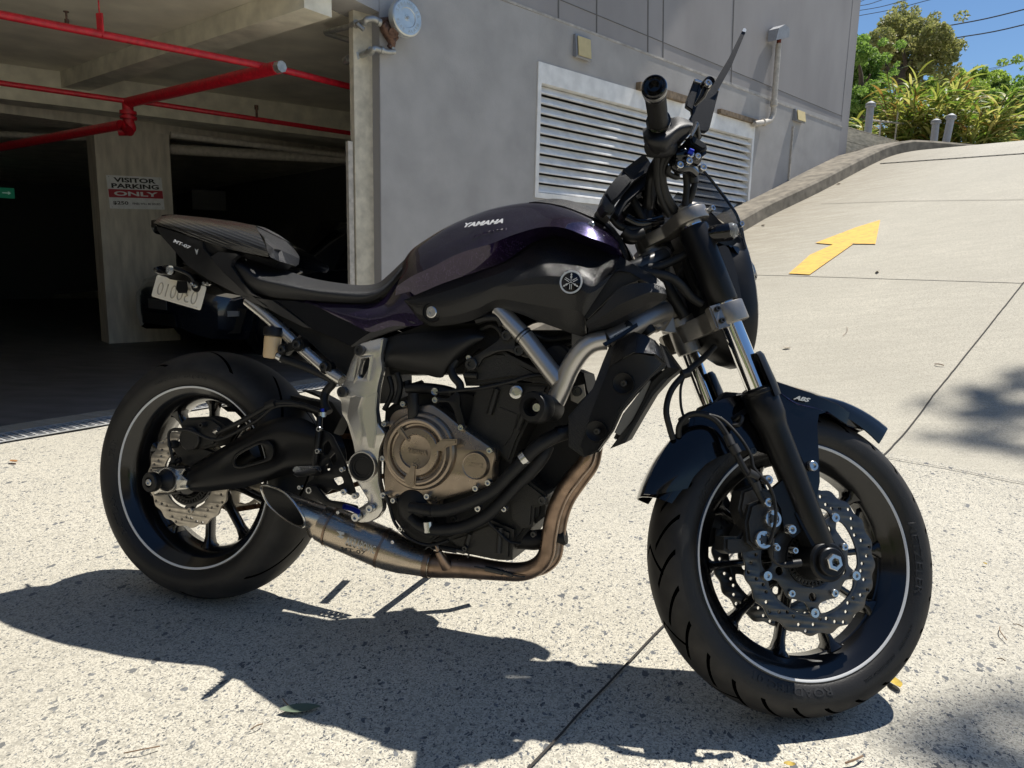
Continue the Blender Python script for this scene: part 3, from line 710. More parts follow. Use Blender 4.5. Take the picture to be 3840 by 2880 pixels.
# ------------------------------------------------------------------ foliage
def leafmat(name, cols, trans=.25):
    m = bpy.data.materials.new(name); m.use_nodes = True; b = m.node_tree.nodes['Principled BSDF']; L = m.node_tree.links
    g_ = nd(m, 'ShaderNodeNewGeometry'); c = ramp(m, g_.outputs['Random Per Island'], [(i/(len(cols)-1), x) for i, x in enumerate(cols)])
    L.new(c, b.inputs['Base Color']); b.inputs['Roughness'].default_value = .5
    tr = nd(m, 'ShaderNodeBsdfTranslucent'); hs = nd(m, 'ShaderNodeHueSaturation'); hs.inputs['Value'].default_value = 1.6; hs.inputs['Saturation'].default_value = 1.1
    L.new(c, hs.inputs['Color']); L.new(hs.outputs[0], tr.inputs[0])
    mx = nd(m, 'ShaderNodeMixShader'); mx.inputs[0].default_value = trans; L.new(b.outputs[0], mx.inputs[1]); L.new(tr.outputs[0], mx.inputs[2])
    L.new(mx.outputs[0], m.node_tree.nodes['Material Output'].inputs[0]); return m
M['leafA'] = leafmat('olive_leaves', [(.14,.16,.05),(.25,.26,.09),(.38,.36,.17),(.19,.21,.06)], .4)
M['leafB'] = leafmat('green_leaves', [(.10,.17,.035),(.17,.27,.06),(.26,.36,.11),(.13,.22,.045)], .5)
M['leafC'] = leafmat('bright_leaves', [(.17,.24,.045),(.26,.34,.08),(.34,.42,.11),(.13,.20,.04)], .5)
M['strap'] = leafmat('strap_leaves', [(.08,.15,.03),(.18,.26,.05),(.34,.36,.10),(.50,.44,.17),(.11,.20,.035),(.26,.14,.05),(.24,.31,.07)], .4)
def crown(clumps, n, size, rng, aspect=.45):
    vs, fs = [], []; tot = sum(r[0]*r[1]*r[2] for _, r in clumps)
    for c, r in clumps:
        k = int(n*r[0]*r[1]*r[2]/tot)
        for i in range(k):
            while True:
                d = Vector((rng.uniform(-1,1), rng.uniform(-1,1), rng.uniform(-1,1)))
                if .3 < d.length < 1: break
            if rng.random() < .6: d = d.normalized()*rng.uniform(.75, 1.05)
            p = Vector(c) + Vector((d.x*r[0], d.y*r[1], d.z*r[2])); u = Vector((rng.gauss(0,1), rng.gauss(0,1), rng.gauss(0,1)-.3)).normalized(); v = u.orthogonal().normalized()
            v = (v*math.cos(rng.random()*6) + u.cross(v)*math.sin(rng.random()*6)).normalized(); s = size*rng.uniform(.6, 1.3)
            i0 = len(vs); vs += [p-u*s, p+v*s*aspect, p+u*s, p-v*s*aspect]; fs.append((i0, i0+1, i0+2, i0+3))
    me = bpy.data.meshes.new('crown'); me.from_pydata([tuple(v) for v in vs], [], fs); return me
def clumps_in(px_list, dist, rpx, rng, depth=1.0):
    """px_list: pixel centre, radius in px; real depth spread around dist"""
    out = []
    for (x, y, r) in px_list:
        d = dist + rng.uniform(-depth, depth); c = atd((x, y), d); R = r/FPX*d
        out.append((c, (R*.85, R*.85, R*.7)))
        for j in range(9):
            o_ = Vector((rng.gauss(0,.6), rng.gauss(0,.6), rng.gauss(0,.5)))*R
            rr = R*rng.uniform(.22, .42); out.append((c+o_, (rr, rr, rr*.75)))
    return out
def tree(label, base_px, dist, blobs, n, size, m, forks, seed, trunk_r=.11, group='trees and shrubs above the ramp', cat='tree', zb=2.6, nm='broadleaf_tree'):
    rng = random.Random(seed); b = atd(base_px, dist); b.z = zb
    o = empty(nm, b, label, cat, group); Mx = Matrix.Translation(-b)
    mes = []
    for f in forks:
        pts = [b] + [atd(p, dist+rng.uniform(-.6,.6)) for p in f]; k = len(pts)
        mes.append(tube(pts, [trunk_r*(1-.85*i/(k-1)) for i in range(k)], 8, 4))
    link('trunk', joinme(mes), 'bark', o, Mx)
    me = crown(clumps_in(blobs, dist, 0, rng), n, size, rng); link('crown', me, m, o, Mx); return o
c_ = lambda *p: [(2600+.6631*a, .6631*b_, .6631*r) for a, b_, r in p]
cp = lambda *p: [(2600+.6631*a, .6631*b_) for a, b_ in p]
tree('open olive-grey tree with a spreading crown against the blue sky', cp((1170,800))[0], 24, c_((1120,150,75),(1200,140,80),(1060,230,80),(1180,240,90),(1290,180,80),(1370,210,85),(1420,280,75),(1320,290,80),(1450,320,50),(1060,330,75),(1140,340,60),(1240,400,75),(1030,410,55),(1350,370,60),(1440,420,50),(1120,430,50)), 21000, .055, 'leafA',
     [cp((1170,470),(1185,390),(1260,330),(1330,240)), cp((1170,480),(1110,420),(1080,330)), cp((1175,460),(1200,380),(1180,250)), cp((1240,350),(1330,360),(1440,330))], 3, .16)
tree('dense green tree beside the building corner', cp((960,800))[0], 19, c_((930,300,75),(900,380,80),(980,360,80),(920,480,85),(1000,470,80),(890,580,80),(970,570,85),(1010,650,70),(900,680,75),(960,720,60),(1090,560,50),(1060,480,55),(920,250,40)), 26000, .042, 'leafB', [cp((950,500),(930,350)), cp((960,560),(1000,420))], 4, .10)
tree('rounded light green bushy tree right of the spiky plants', cp((1640,810))[0], 23, c_((1620,480,75),(1700,470,75),(1560,520,70),(1750,540,70),(1660,580,85),(1600,640,80),(1740,640,80),(1690,720,80),(1620,740,60),(1560,470,40)), 24000, .05, 'leafC', [cp((1640,600),(1680,500))], 5, .10)
tree('darker green bushy tree at the right edge of the picture', cp((1860,810))[0], 21, c_((1850,560,75),(1900,500,60),(1820,640,70),(1880,680,85),(1800,740,65),(1960,600,90),(1960,720,80)), 22000, .045, 'leafB', [cp((1850,700),(1870,580))], 6, .09)
tree('distant low green tree behind the spiky clump', cp((1480,800))[0], 30, c_((1500,430,45),(1420,480,60),(1530,500,50),(1480,560,70),(1400,560,60),(1590,430,28),(1340,500,60),(1250,520,60),(1250,640,70),(1150,600,60)), 16000, .06, 'leafC', [cp((1480,600),(1490,480))], 7, .08)

# spiky strap-leaved clumps
def strap_clump(label, base_px, dist, rad, hgt, n, seed, zb):
    rng = random.Random(seed); b = atd(base_px, dist); b.z = zb
    o = empty('strap_leaf_plant', b, label, 'plant', 'spiky plants at the top of the ramp'); vs, fs = [], []; cm = []
    for i in range(n):
        a0 = rng.uniform(0, 2*math.pi); rr = rad*.55*math.sqrt(rng.random()); lean = Vector((math.cos(a0), math.sin(a0), 0))
        ch = hgt*rng.uniform(.55, .95); root = lean*rr*.5; topc = root + lean*rr*1.1 + Vector((0,0,ch))
        if i % 2 == 0: cm.append(tube([root, root.lerp(topc, .5)+Vector((0,0,.05)), topc], .012, 5, 3))
        nl_ = 22
        for j in range(nl_):
            f = .25+.75*j/nl_; st2 = root.lerp(topc, f); a = a0 + rng.gauss(0, 1.4); dr = Vector((math.cos(a), math.sin(a), 0)); L2 = rng.uniform(.34, .58)*min(1, hgt/1.3); w = rng.uniform(.014, .030)
            el = rng.uniform(.15, 1.25); pts = []
            for k in range(6):
                t = k/5; pts.append(st2 + dr*L2*t*math.cos(el*(1-.3*t)) + Vector((0,0, L2*(math.sin(el)*t - .42*t*t))))
            sd = dr.cross(Vector((0,0,1))).normalized(); sd = (sd + Vector((0,0,rng.uniform(-.6,.6)))).normalized()
            i0 = len(vs)
            for k, p in enumerate(pts):
                ww = w*(.35, .85, 1, .9, .6, .04)[k]; vs += [p-sd*ww, p+sd*ww]
            for k in range(5): fs.append((i0+2*k, i0+2*k+1, i0+2*k+3, i0+2*k+2))
    me = bpy.data.meshes.new('l'); me.from_pydata([tuple(v) for v in vs], [], fs); link('leaves', me, 'strap', o); link('canes', joinme(cm), 'strap', o)
strap_clump('tall spiky yellow-green strap-leaved clump in the middle of the bed', cp((1290,815))[0], 15.2, .9, 1.95, 46, 11, 2.55)
strap_clump('arching yellow-green strap-leaved clump on the right of the bed', cp((1520,815))[0], 15.0, .95, 1.5, 42, 12, 2.55)
strap_clump('lower strap-leaved clump on the left of the bed by the bollard', cp((1100,800))[0], 15.8, .8, 1.35, 30, 13, 2.55)

# bollard posts
def bollard(pt, pb_, dist, label, lean=0):
    a = atd(pb_, dist); t = atd(pt, dist); h = (t.z-a.z); r = .058; a.z -= .25; h += .25
    o = empty('fence_post', a, label, 'post', 'grey posts at the top of the ramp')
    link('shaft', lathe([(r*.92,0),(r*.92,h*.90),(r*1.05,h*.905)], (0,0,0), (lean,0,1), 20), 'bollard', o)
    link('cap', lathe([(r*1.3,h*.88),(r*1.3,h*.905),(r*1.12,h*.91),(r*1.12,h*.925),(r*1.28,h*.93),(r*1.28,h*.945),(r*1.05,h*.955),(r*.5,h*.985),(0,h)], (0,0,0), (lean,0,1), 20), 'bollard', o)
bollard(cp((1004,570))[0], cp((985,770))[0], 12.6, 'grey capped post above the sleeper wall, nearest the building')
bollard(cp((1367,670))[0], cp((1357,822))[0], 13.6, 'grey capped post in front of the spiky plants')
bollard(cp((1438,640))[0], cp((1416,826))[0], 13.2, 'plain grey leaning post right of the other posts', .08)
f0, f1 = atd(cp((1000,680))[0], 14.2), atd(cp((1300,690))[0], 15.0); f1.z = f0.z
o = empty('pipe_rail', f0, 'thin white rail among the plants left of the middle post', 'railing'); link('rail', joinme([cyl(Vector(), f1-f0, .016, 10)]+[cyl((f1-f0)*t+Vector((0,0,-.8)), (f1-f0)*t+Vector((0,0,.2*(t>.4))), .014, 8) for t in (.2,.5,.8)]), 'pvc', o)
# planted bank behind the ramp's crest
M['soil'] = mat('garden_soil', (.09,.065,.045), .95, noise=.4, nscale=6)
# power lines
for i, (a, b, lb) in enumerate([(cp((1380,157))[0], cp((1990,24))[0], 'upper of the two thick black power lines'), (cp((1460,218))[0], cp((1990,112))[0], 'lower of the two thick black power lines'),
     (cp((905,95))[0], cp((1380,-12))[0], 'lowest thin wire by the top of the building'), (cp((905,65))[0], cp((1240,-10))[0], 'second lowest thin wire by the top of the building'), (cp((905,38))[0], cp((1100,-12))[0], 'third thin wire by the top of the building'), (cp((905,12))[0], cp((990,-12))[0], 'topmost thin wire by the top of the building'),
     (cp((1500,415))[0], cp((1900,340))[0], 'faint wire low above the right-hand trees'), (cp((1620,408))[0], cp((1900,330))[0], 'second faint wire low above the right-hand trees')]):
    A, B = atd(a, 26 if i < 6 else 40), atd(b, 23 if i < 6 else 34); A2 = A+(A-B)*.5; B2 = B+(B-A)*.6
    mid = (A+B)/2 - Vector((0,0,.04)); o = empty('power_line', A, lb, 'power line', 'overhead wires'); link('cable', tube([A2-A, Vector(), mid-A, B-A, B2-A], .016 if i < 2 else .009, 6, 4), 'wire', o)

# tree outside the frame on the right whose leaves dapple the driveway
rng = random.Random(21); tb = Vector((7.5, 4.2, 1.2)); o = empty('driveway_tree', tb, 'tree right of the driveway casting soft dappled shade on the concrete', 'tree')
sg1 = atz((3830,1620), .2); cl = []
for (x, y, r) in ((3800,1590,.12),(3890,1560,.16),(3930,1250,.09),(3880,1690,.12),(3700,1570,.10),(3990,1450,.12),(3610,1600,.10),(3780,1400,.06),(3800,1640,.12),(3900,2560,.10),(3740,2620,.08)):
    gpt = atz((x, y), .1); hgt = rng.uniform(13, 17); c = gpt + Vector((SUNV.x, SUNV.y, SUNV.z))*(hgt/SUNV.z)
    for j in range(5): cl.append((c+Vector((rng.gauss(0,1), rng.gauss(0,1), rng.gauss(0,.5)))*r*1.1, (r*.8, r*.8, r*.5)))
link('crown', crown(cl, 2200, .045, rng), 'leafB', o, Matrix.Translation(-tb)); link('trunk', tube([Vector(), Vector((-.3,0,3)), cl[3][0]-tb, cl[9][0]-tb], [.15,.1,.04,.02], 8, 4), 'bark', o)

# fallen leaves, twigs
M['dryleaf'] = mat('dry_leaf', (.35,.17,.06), .8, noise=.3, nscale=80); M['paleleaf'] = mat('pale_leaf', (.55,.47,.36), .8, noise=.2, nscale=80); M['greyleaf'] = mat('grey_green_leaf', (.12,.16,.11), .7); M['yelleaf'] = mat('yellow_leaf', (.50,.36,.06), .7, noise=.3, nscale=90); M['twig'] = mat('twig', (.20,.13,.08), .9)
def leaf(px, L_, w, m_, lab, curl=.3, seed=0, grp='fallen leaves and twigs'):
    rng = random.Random(seed+int(px[0])); c = hit(px, .0); a = rng.uniform(0, 3.1); u = Vector((math.cos(a), math.sin(a), .0)); v = Vector((-math.sin(a), math.cos(a), 0))
    vs, fs = [], []
    curl *= .35
    for i in range(7):
        t = i/6; ww = w*math.sin(math.pi*min(1, t*.95+.03))**.8; z = .006+curl*L_*(abs(t-.5)*2)**2*.4
        vs += [u*(t-.5)*L_ - v*ww + Vector((0,0,z+curl*ww)), u*(t-.5)*L_ + Vector((0,0,z-.002)), u*(t-.5)*L_ + v*ww + Vector((0,0,z+curl*ww))]
    for i in range(6):
        for j in (0, 1): fs.append((3*i+j, 3*i+j+1, 3*i+4+j, 3*i+3+j))
    me = raw(vs, fs); o = tag(link('fallen_leaf', me, m_), lab, 'leaf', grp); o.location = c
def twig(px1, px2, lab, r=.0012):
    a, b = hit(px1, .004), hit(px2, .004); m_ = (a+b)/2 + (b-a).cross(Vector((0,0,1)))*.1
    o = tag(link('twig', tube([Vector(), m_-a+Vector((0,0,.004)), b-a], r, 5, 3), 'twig'), lab, 'twig', 'fallen leaves and twigs'); o.location = a
leaf((52,1735), .045, .012, 'dryleaf', 'curled orange dry leaf on the ground at the far left', .6)
leaf((1125,2665), .075, .014, 'greyleaf', 'grey-green leaf lying inside the motorcycle shadow', .12)
leaf((3357,2570), .04, .012, 'yelleaf', 'yellow crumpled leaf beside the front tyre', .7)
leaf((2950,1306), .05, .014, 'paleleaf', 'pale leaf on the concrete right of the headlight', .5)
leaf((3290,1020), .07, .014, 'paleleaf', 'pale leaf on the ramp below the arrow head', .4)
leaf((2862,845), .07, .016, 'paleleaf', 'pale leaf lying close to the kerb', .4); leaf((2775,880), .08, .014, 'paleleaf', 'pale leaf by the kerb just behind the windscreen', .4); leaf((3145,690), .06, .02, 'paleleaf', 'pale leaf higher up in the kerb gutter', .5)
leaf((3693,2119), .012, .005, 'yelleaf', 'tiny yellow leaf fragment right of the front wheel', .3); leaf((2960,2875), .02, .006, 'yelleaf', 'small yellow leaf scrap at the bottom edge', .3)
twig((465,2824),(600,2798), 'thin brown twig lower left of the shadow'); twig((3170,2862),(3235,2835), 'forked brown twig below the front wheel', .002); twig((3750,2350),(3775,2400), 'dark twig on the concrete right of the front wheel')
twig((3160,1260),(3175,1225), 'small dark twig on the concrete behind the fork'); twig((3505,1365),(3540,1370), 'short dark twig in the middle of the driveway', .003); twig((940,2735),(985,2715), 'small twig beside the edge of the shadow'); twig((3740,2470),(3770,2478), 'short twig near the right edge of the driveway'); twig((1060,2620),(1082,2645), 'thin twig above the leaf in the shadow'); twig((3800,2340),(3838,2352), 'twig at the right edge of the picture')

# ------------------------------------------------------------------ dark car parked inside the garage
M['carp'] = mat('dark_blue_car_paint', (.015,.02,.032), .25, .3, **{'Coat Weight':1.0, 'Coat Roughness':.05}); M['carg'] = mat('car_glass', (.01,.01,.012), .06); M['carb'] = mat('car_black_trim', (.008,.008,.008), .5); M['carl'] = mat('car_lamp', (.5,.52,.55), .1, .4)
M['carpl'] = mat('car_plate', (.10,.10,.10), .5); M['carr'] = mat('car_rim', (.25,.25,.26), .35, .8); M['cart'] = mat('car_tyre', (.012,.012,.012), .8)
cw = atz((975,1330), -.11); hd = Vector((math.sin(R_(-160)), math.cos(R_(-160)), 0)); lf = Vector((-hd.y, hd.x, 0)); lf = lf if lf.x > 0 else -lf
co = cw - lf*.86 + hd*.56; co.z = -.135     # front bumper centre on the floor
car = empty('parked_car', co, 'dark blue car parked inside the garage behind the number plate, nose to the left', 'car')
CF = Matrix(((hd.x, lf.x, 0, 0), (hd.y, lf.y, 0, 0), (0, 0, 1, 0), (0, 0, 0, 1)))
st = [(0,.40,.30,.55,.60,.30),(-.05,.66,.24,.60,.67,.52),(-.16,.80,.20,.66,.76,.66),(-.4,.885,.18,.74,.87,.74),(-.9,.90,.18,.82,.96,.78),(-1.25,.90,.18,.90,1.0,.78),(-1.6,.90,.18,.92,1.22,.68),(-2.0,.90,.18,.93,1.42,.60),(-2.6,.90,.18,.94,1.47,.58),(-3.4,.90,.18,.96,1.43,.58),(-3.95,.88,.2,.98,1.25,.58),(-4.2,.82,.28,.9,.98,.6),(-4.3,.7,.35,.7,.8,.5)]
vs, fs = [], []
for x, w, zb_, zbelt, zt_, wt in st:
    for sgn in (1,):
        sec = [(w*.86, zb_), (w*.98, zb_+.10), (w, zb_+(zbelt-zb_)*.5), (w*.985, zbelt-.04), (w*.95, zbelt), (wt+(w*.95-wt)*.15, zt_-.05 if zt_-zbelt > .1 else zt_-.02), (wt*.8, zt_), (0, zt_+.02)]
    sec = sec + [(-a, b) for a, b in sec[-2::-1]]
    for a, b in sec: vs.append(Vector((x, a, b)))
m_ = 15
for i in range(len(st)-1):
    for j in range(m_-1): fs.append((i*m_+j, i*m_+j+1, (i+1)*m_+j+1, (i+1)*m_+j))
fs += [tuple(range(m_)), tuple((len(st)-1)*m_+j for j in range(m_))]
link('body', raw(vs, fs, ang=32), 'carp', car, CF)
link('windscreen', raw([(-1.28,.70,1.0),(-1.28,-.70,1.0),(-1.95,-.52,1.415),(-1.95,.52,1.415)], [(0,1,2,3)]), 'carg', car, CF @ Matrix.Translation((.03,0,.03)))
link('side_window', raw([(-1.55,.885,.96),(-2.05,.66,1.38),(-2.55,.64,1.41),(-2.55,.885,.97)], [(0,1,2,3)]), 'carg', car, CF @ Matrix.Translation((0,.02,.01)))
link('side_window', raw([(-2.62,.885,.98),(-2.62,.64,1.41),(-3.35,.64,1.38),(-3.7,.87,1.0)], [(0,1,2,3)]), 'carg', car, CF @ Matrix.Translation((0,.02,.01)))
for x in (-.86, -3.45):
    for s_ in (1, -1):
        c = CF @ Vector((x, s_*.80, .32)); ax = CF.to_3x3() @ Vector((0, s_, 0)); w_ = link('wheel', lathe([(.20,.0),(.30,.0),(.32,.02),(.32,.12),(.29,.14),(.22,.135),(.20,.10)], c, ax, 32), 'cart', car)
        link('rim', joinme([lathe([(0,.10),(.05,.11),(.06,.09),(.19,.10),(.205,.12),(.215,.12),(.215,.0)], c, ax, 32)]), 'carr', w_)
link('wheel_arch', lathe([(.35,.70-.0),(.37,.905),(.39,.906),(.39,.70)], CF @ Vector((-.86,0,.33)), CF.to_3x3() @ Vector((0,1,0)), 36), 'carb', car)
link('headlight', prism([(-.20,.62,.66),(-.12,.60,.56),(-.30,.86,.58),(-.62,.905,.66),(-.60,.88,.72)], (0,.012,0)), 'carl', car, CF)
fl = link('fog_lamp_recess', prism([(-.10,.50,.50),(-.12,.52,.24),(-.36,.86,.26),(-.42,.90,.50)], (.03,.03,0)), 'carb', car, CF)
link('fog_lamp', joinme([prism([(-.14,.56,.47),(-.14,.56,.42),(-.22,.69,.42),(-.22,.69,.47)], (.05,.05,0)), prism([(-.26,.74,.48),(-.26,.74,.42),(-.36,.86,.43),(-.36,.86,.48)], (.05,.05,0))]), 'carl', fl, Matrix.Identity(4) @ CF)
link('grille', prism([(.02,-.36,.30),(.02,.36,.30),(.02,.32,.42),(.02,-.32,.42)], (.01,0,0)), 'carb', car, CF)
link('number_plate', prism([(.03,-.19,.46),(.03,.19,.46),(.03,.19,.56),(.03,-.19,.56)], (.008,0,0)), 'carpl', car, CF)

# unseen neighbouring building mirrored in the tank; shrubs added for the tank to reflect
M['ochre'] = mat('ochre_render', (.36,.31,.24), .85, noise=.1, nscale=2); M['win'] = mat('window_glass', (.03,.035,.04), .1)
nb = empty('neighbour_building', (2, -14, 0), 'ochre building across the driveway, mirrored in the fuel tank', 'building')
link('wall', box(-16, 10, -3, 0, -.3, 6.2), 'ochre', nb)
for i in range(7):
    for z in (1.0, 3.9): link('window', box(-14.5+3.4*i, -12.7+3.4*i, -.02, .03, z, z+1.3), 'win', nb)
link('roof', box(-16.5, 10.5, -3.3, .5, 6.2, 6.45), 'panel', nb)
rng = random.Random(5)
for i in range(6):
    c = Vector((-7.5+3.6*i+rng.uniform(-.5,.5), -11.3+rng.uniform(-.4,.4), 0)); o = empty('added_shrub', c, ['first','second','third','fourth','fifth','last'][i] + ' unseen shrub from the left, added for the tank to reflect', 'shrub', 'unseen shrubs added for the tank to reflect')
    link('crown', crown([(Vector((rng.uniform(-.9,.9), rng.uniform(-.3,.3), rng.uniform(.5,2.2))), (.8,.6,.7)) for k in range(9)], 1500, .10, rng), 'leafB', o)

# ------------------------------------------------------------------ MOTORCYCLE: materials
M['paint'] = mat('deep_purple_paint', (.012,.006,.022), .25, .55, **{'Coat Weight':1.0, 'Coat Roughness':.02, 'Specular Tint':(.10,.05,.22,1)})
def flake(m, col, purple):
    b = m.node_tree.nodes['Principled BSDF']; L = m.node_tree.links
    lw = nd(m, 'ShaderNodeLayerWeight'); lw.inputs[0].default_value = .35
    tc = nd(m, 'ShaderNodeTexCoord'); vo = nd(m, 'ShaderNodeTexVoronoi'); vo.inputs['Scale'].default_value = 900; L.new(tc.outputs['Object'], vo.inputs[0])
    se = nd(m, 'ShaderNodeSeparateColor'); L.new(vo.outputs['Color'], se.inputs[0])
    f = ramp(m, se.outputs[0], [(.93, (0,0,0)), (.97, (1,1,1))])
    c = mixc(m, lw.outputs['Facing'], purple, col); c = mixc(m, f, c, tuple(min(1, x*3+.05) for x in purple))
    L.new(c, b.inputs['Base Color'])
flake(M['paint'], (.003,.003,.008), (.012,.004,.028))
M['gloss'] = mat('gloss_black', (.003,.003,.004), .12, 0, **{'Specular IOR Level':.25, 'Coat Weight':.45, 'Coat Roughness':.03})
M['plastic'] = mat('matt_black_plastic', (.007,.007,.0075), .40, 0, bump=.25, bscale=900, **{'Specular IOR Level':.32})
M['grain'] = mat('grained_black_plastic', (.007,.007,.008), .36, 0, bump=.9, bscale=650, **{'Specular IOR Level':.4})
M['satin'] = mat('satin_black_metal', (.007,.007,.0075), .36, .2, rvar=.06, nscale=25, **{'Specular IOR Level':.32})
M['cast'] = mat('cast_dark_alloy', (.022,.021,.019), .48, .35, bump=.35, bscale=420, noise=.15, nscale=30)
M['castd'] = mat('deep_dark_alloy', (.006,.006,.006), .6, .2, bump=.35, bscale=300)
M['tail'] = mat('dark_grey_metallic_paint', (.035,.035,.037), .34, .55)
M['silver'] = mat('satin_silver_alloy', (.62,.60,.56), .27, .85)
M['frame'] = mat('frame_silver_paint', (.50,.48,.45), .30, .8)
M['clamp'] = mat('triple_clamp_grey', (.27,.255,.235), .38, .75, noise=.08, nscale=60)
M['bronze'] = mat('engine_cover_bronze', (.30,.245,.19), .30, .85, rvar=.06, nscale=60, noise=.07)
M['chrome'] = mat('chrome', (.80,.80,.80), .05, 1)
M['steel'] = mat('bolt_steel', (.55,.55,.54), .22, .95)
M['dsteel'] = mat('dark_bolt', (.05,.05,.05), .35, .7)
M['vinyl'] = mat('seat_vinyl', (.010,.0105,.012), .42, 0, bump=.8, bscale=520)
M['rubber'] = mat('hose_rubber', (.010,.010,.010), .5, 0, noise=.2, nscale=80, **{'Specular IOR Level':.3})
M['disc'] = mat('brake_disc_steel', (.085,.082,.08), .30, .9, noise=.2, nscale=60, stretch=(1,.2,1))
M['rdisc'] = mat('rear_disc_steel', (.46,.42,.36), .38, .85, noise=.18, nscale=50)
M['carrier'] = mat('disc_carrier_grey', (.06,.062,.065), .36, .7)
M['rimb'] = mat('wheel_gloss_black', (.0045,.0045,.005), .2, .2, **{'Coat Weight':.4, 'Coat Roughness':.08})
M['stripe'] = mat('rim_stripe_white', (.62,.62,.61), .45)
M['ti'] = mat('brushed_titanium', (.42,.36,.29), .27, .95, rvar=.05, nscale=50, noise=.08, stretch=(1,1,4))
M['header'] = mat('heat_browned_steel', (.26,.185,.135), .33, .92, rvar=.1, nscale=35, noise=.3)
M['bluean'] = mat('blue_anodised', (.01,.025,.30), .28, .8)
M['reserv'] = mat('yellowed_reservoir', (.58,.43,.25), .4, 0, **{'Subsurface Weight':.25, 'Subsurface Radius':(.01,.008,.004)})
M['plate'] = mat('number_plate_white', (.80,.76,.66), .45, .0, noise=.05, nscale=60)
M['lens'] = mat('clear_lens', (.85,.87,.85), .05, 0, **{'Transmission Weight':.85, 'IOR':1.45})
M['smoke'] = mat('smoked_screen', (.02,.02,.02), .05, 0)
_m = M['smoke']; _t = nd(_m, 'ShaderNodeBsdfTransparent'); _t.inputs[0].default_value = (.46,.47,.49,1); _x = nd(_m, 'ShaderNodeMixShader'); _f = nd(_m, 'ShaderNodeValue'); _f.outputs[0].default_value = .10
_m.node_tree.links.new(_f.outputs[0], _x.inputs[0]); _m.node_tree.links.new(_t.outputs[0], _x.inputs[1]); _m.node_tree.links.new(_m.node_tree.nodes['Principled BSDF'].outputs[0], _x.inputs[2]); _m.node_tree.links.new(_x.outputs[0], _m.node_tree.nodes['Material Output'].inputs[0])
M['bright'] = mat('polished_silver', (.72,.72,.70), .30, .45)
M['letter'] = mat('decal_white', (.72,.72,.72), .35)
M['lettergrey'] = mat('decal_grey', (.45,.46,.44), .4)
M['rusty'] = mat('rusty_chain', (.12,.06,.03), .7, .5, noise=.4, nscale=200)
M['catalloy'] = mat('raised_grey_rubber', (.012,.012,.012), .6)
def weave(name, col, sc1, strength, rough=.34, lines=False):
    m = mat(name, col, rough, 0, **({'Coat Weight':.5, 'Coat Roughness':.12} if lines else {'Coat Weight':.1, 'Specular IOR Level':.4})); b = m.node_tree.nodes['Principled BSDF']; L = m.node_tree.links
    tc = nd(m, 'ShaderNodeTexCoord'); mp = nd(m, 'ShaderNodeMapping'); mp.inputs['Rotation'].default_value = (0, R_(-16 if lines else 25), 0); L.new(tc.outputs['Object'], mp.inputs[0])
    w1 = nd(m, 'ShaderNodeTexWave'); w1.bands_direction = 'X'; w1.inputs['Scale'].default_value = sc1; L.new(mp.outputs[0], w1.inputs[0])
    w2 = nd(m, 'ShaderNodeTexWave'); w2.bands_direction = 'Z'; w2.inputs['Scale'].default_value = sc1; L.new(mp.outputs[0], w2.inputs[0])
    ad = nd(m, 'ShaderNodeMath', operation='MULTIPLY'); L.new(w1.outputs['Fac'], ad.inputs[0]); L.new(w2.outputs['Fac'], ad.inputs[1])
    bp = nd(m, 'ShaderNodeBump'); bp.inputs['Strength'].default_value = strength; bp.inputs['Distance'].default_value = .0014 if lines else .0008
    L.new((w2 if lines else ad).outputs[0], bp.inputs['Height']); L.new(bp.outputs[0], b.inputs['Normal']); return m
M['carbon'] = weave('textured_black_cover', (.008,.008,.0085), 130, .7, .18)
M['ribbed'] = weave('ribbed_black_cowl', (.010,.010,.011), 50, .9, .20, True)
M['mesh'] = weave('intake_mesh', (.008,.008,.008), 130, 1.0, .45)
M['core'] = weave('radiator_core', (.14,.135,.12), 150, 1.0, .5)

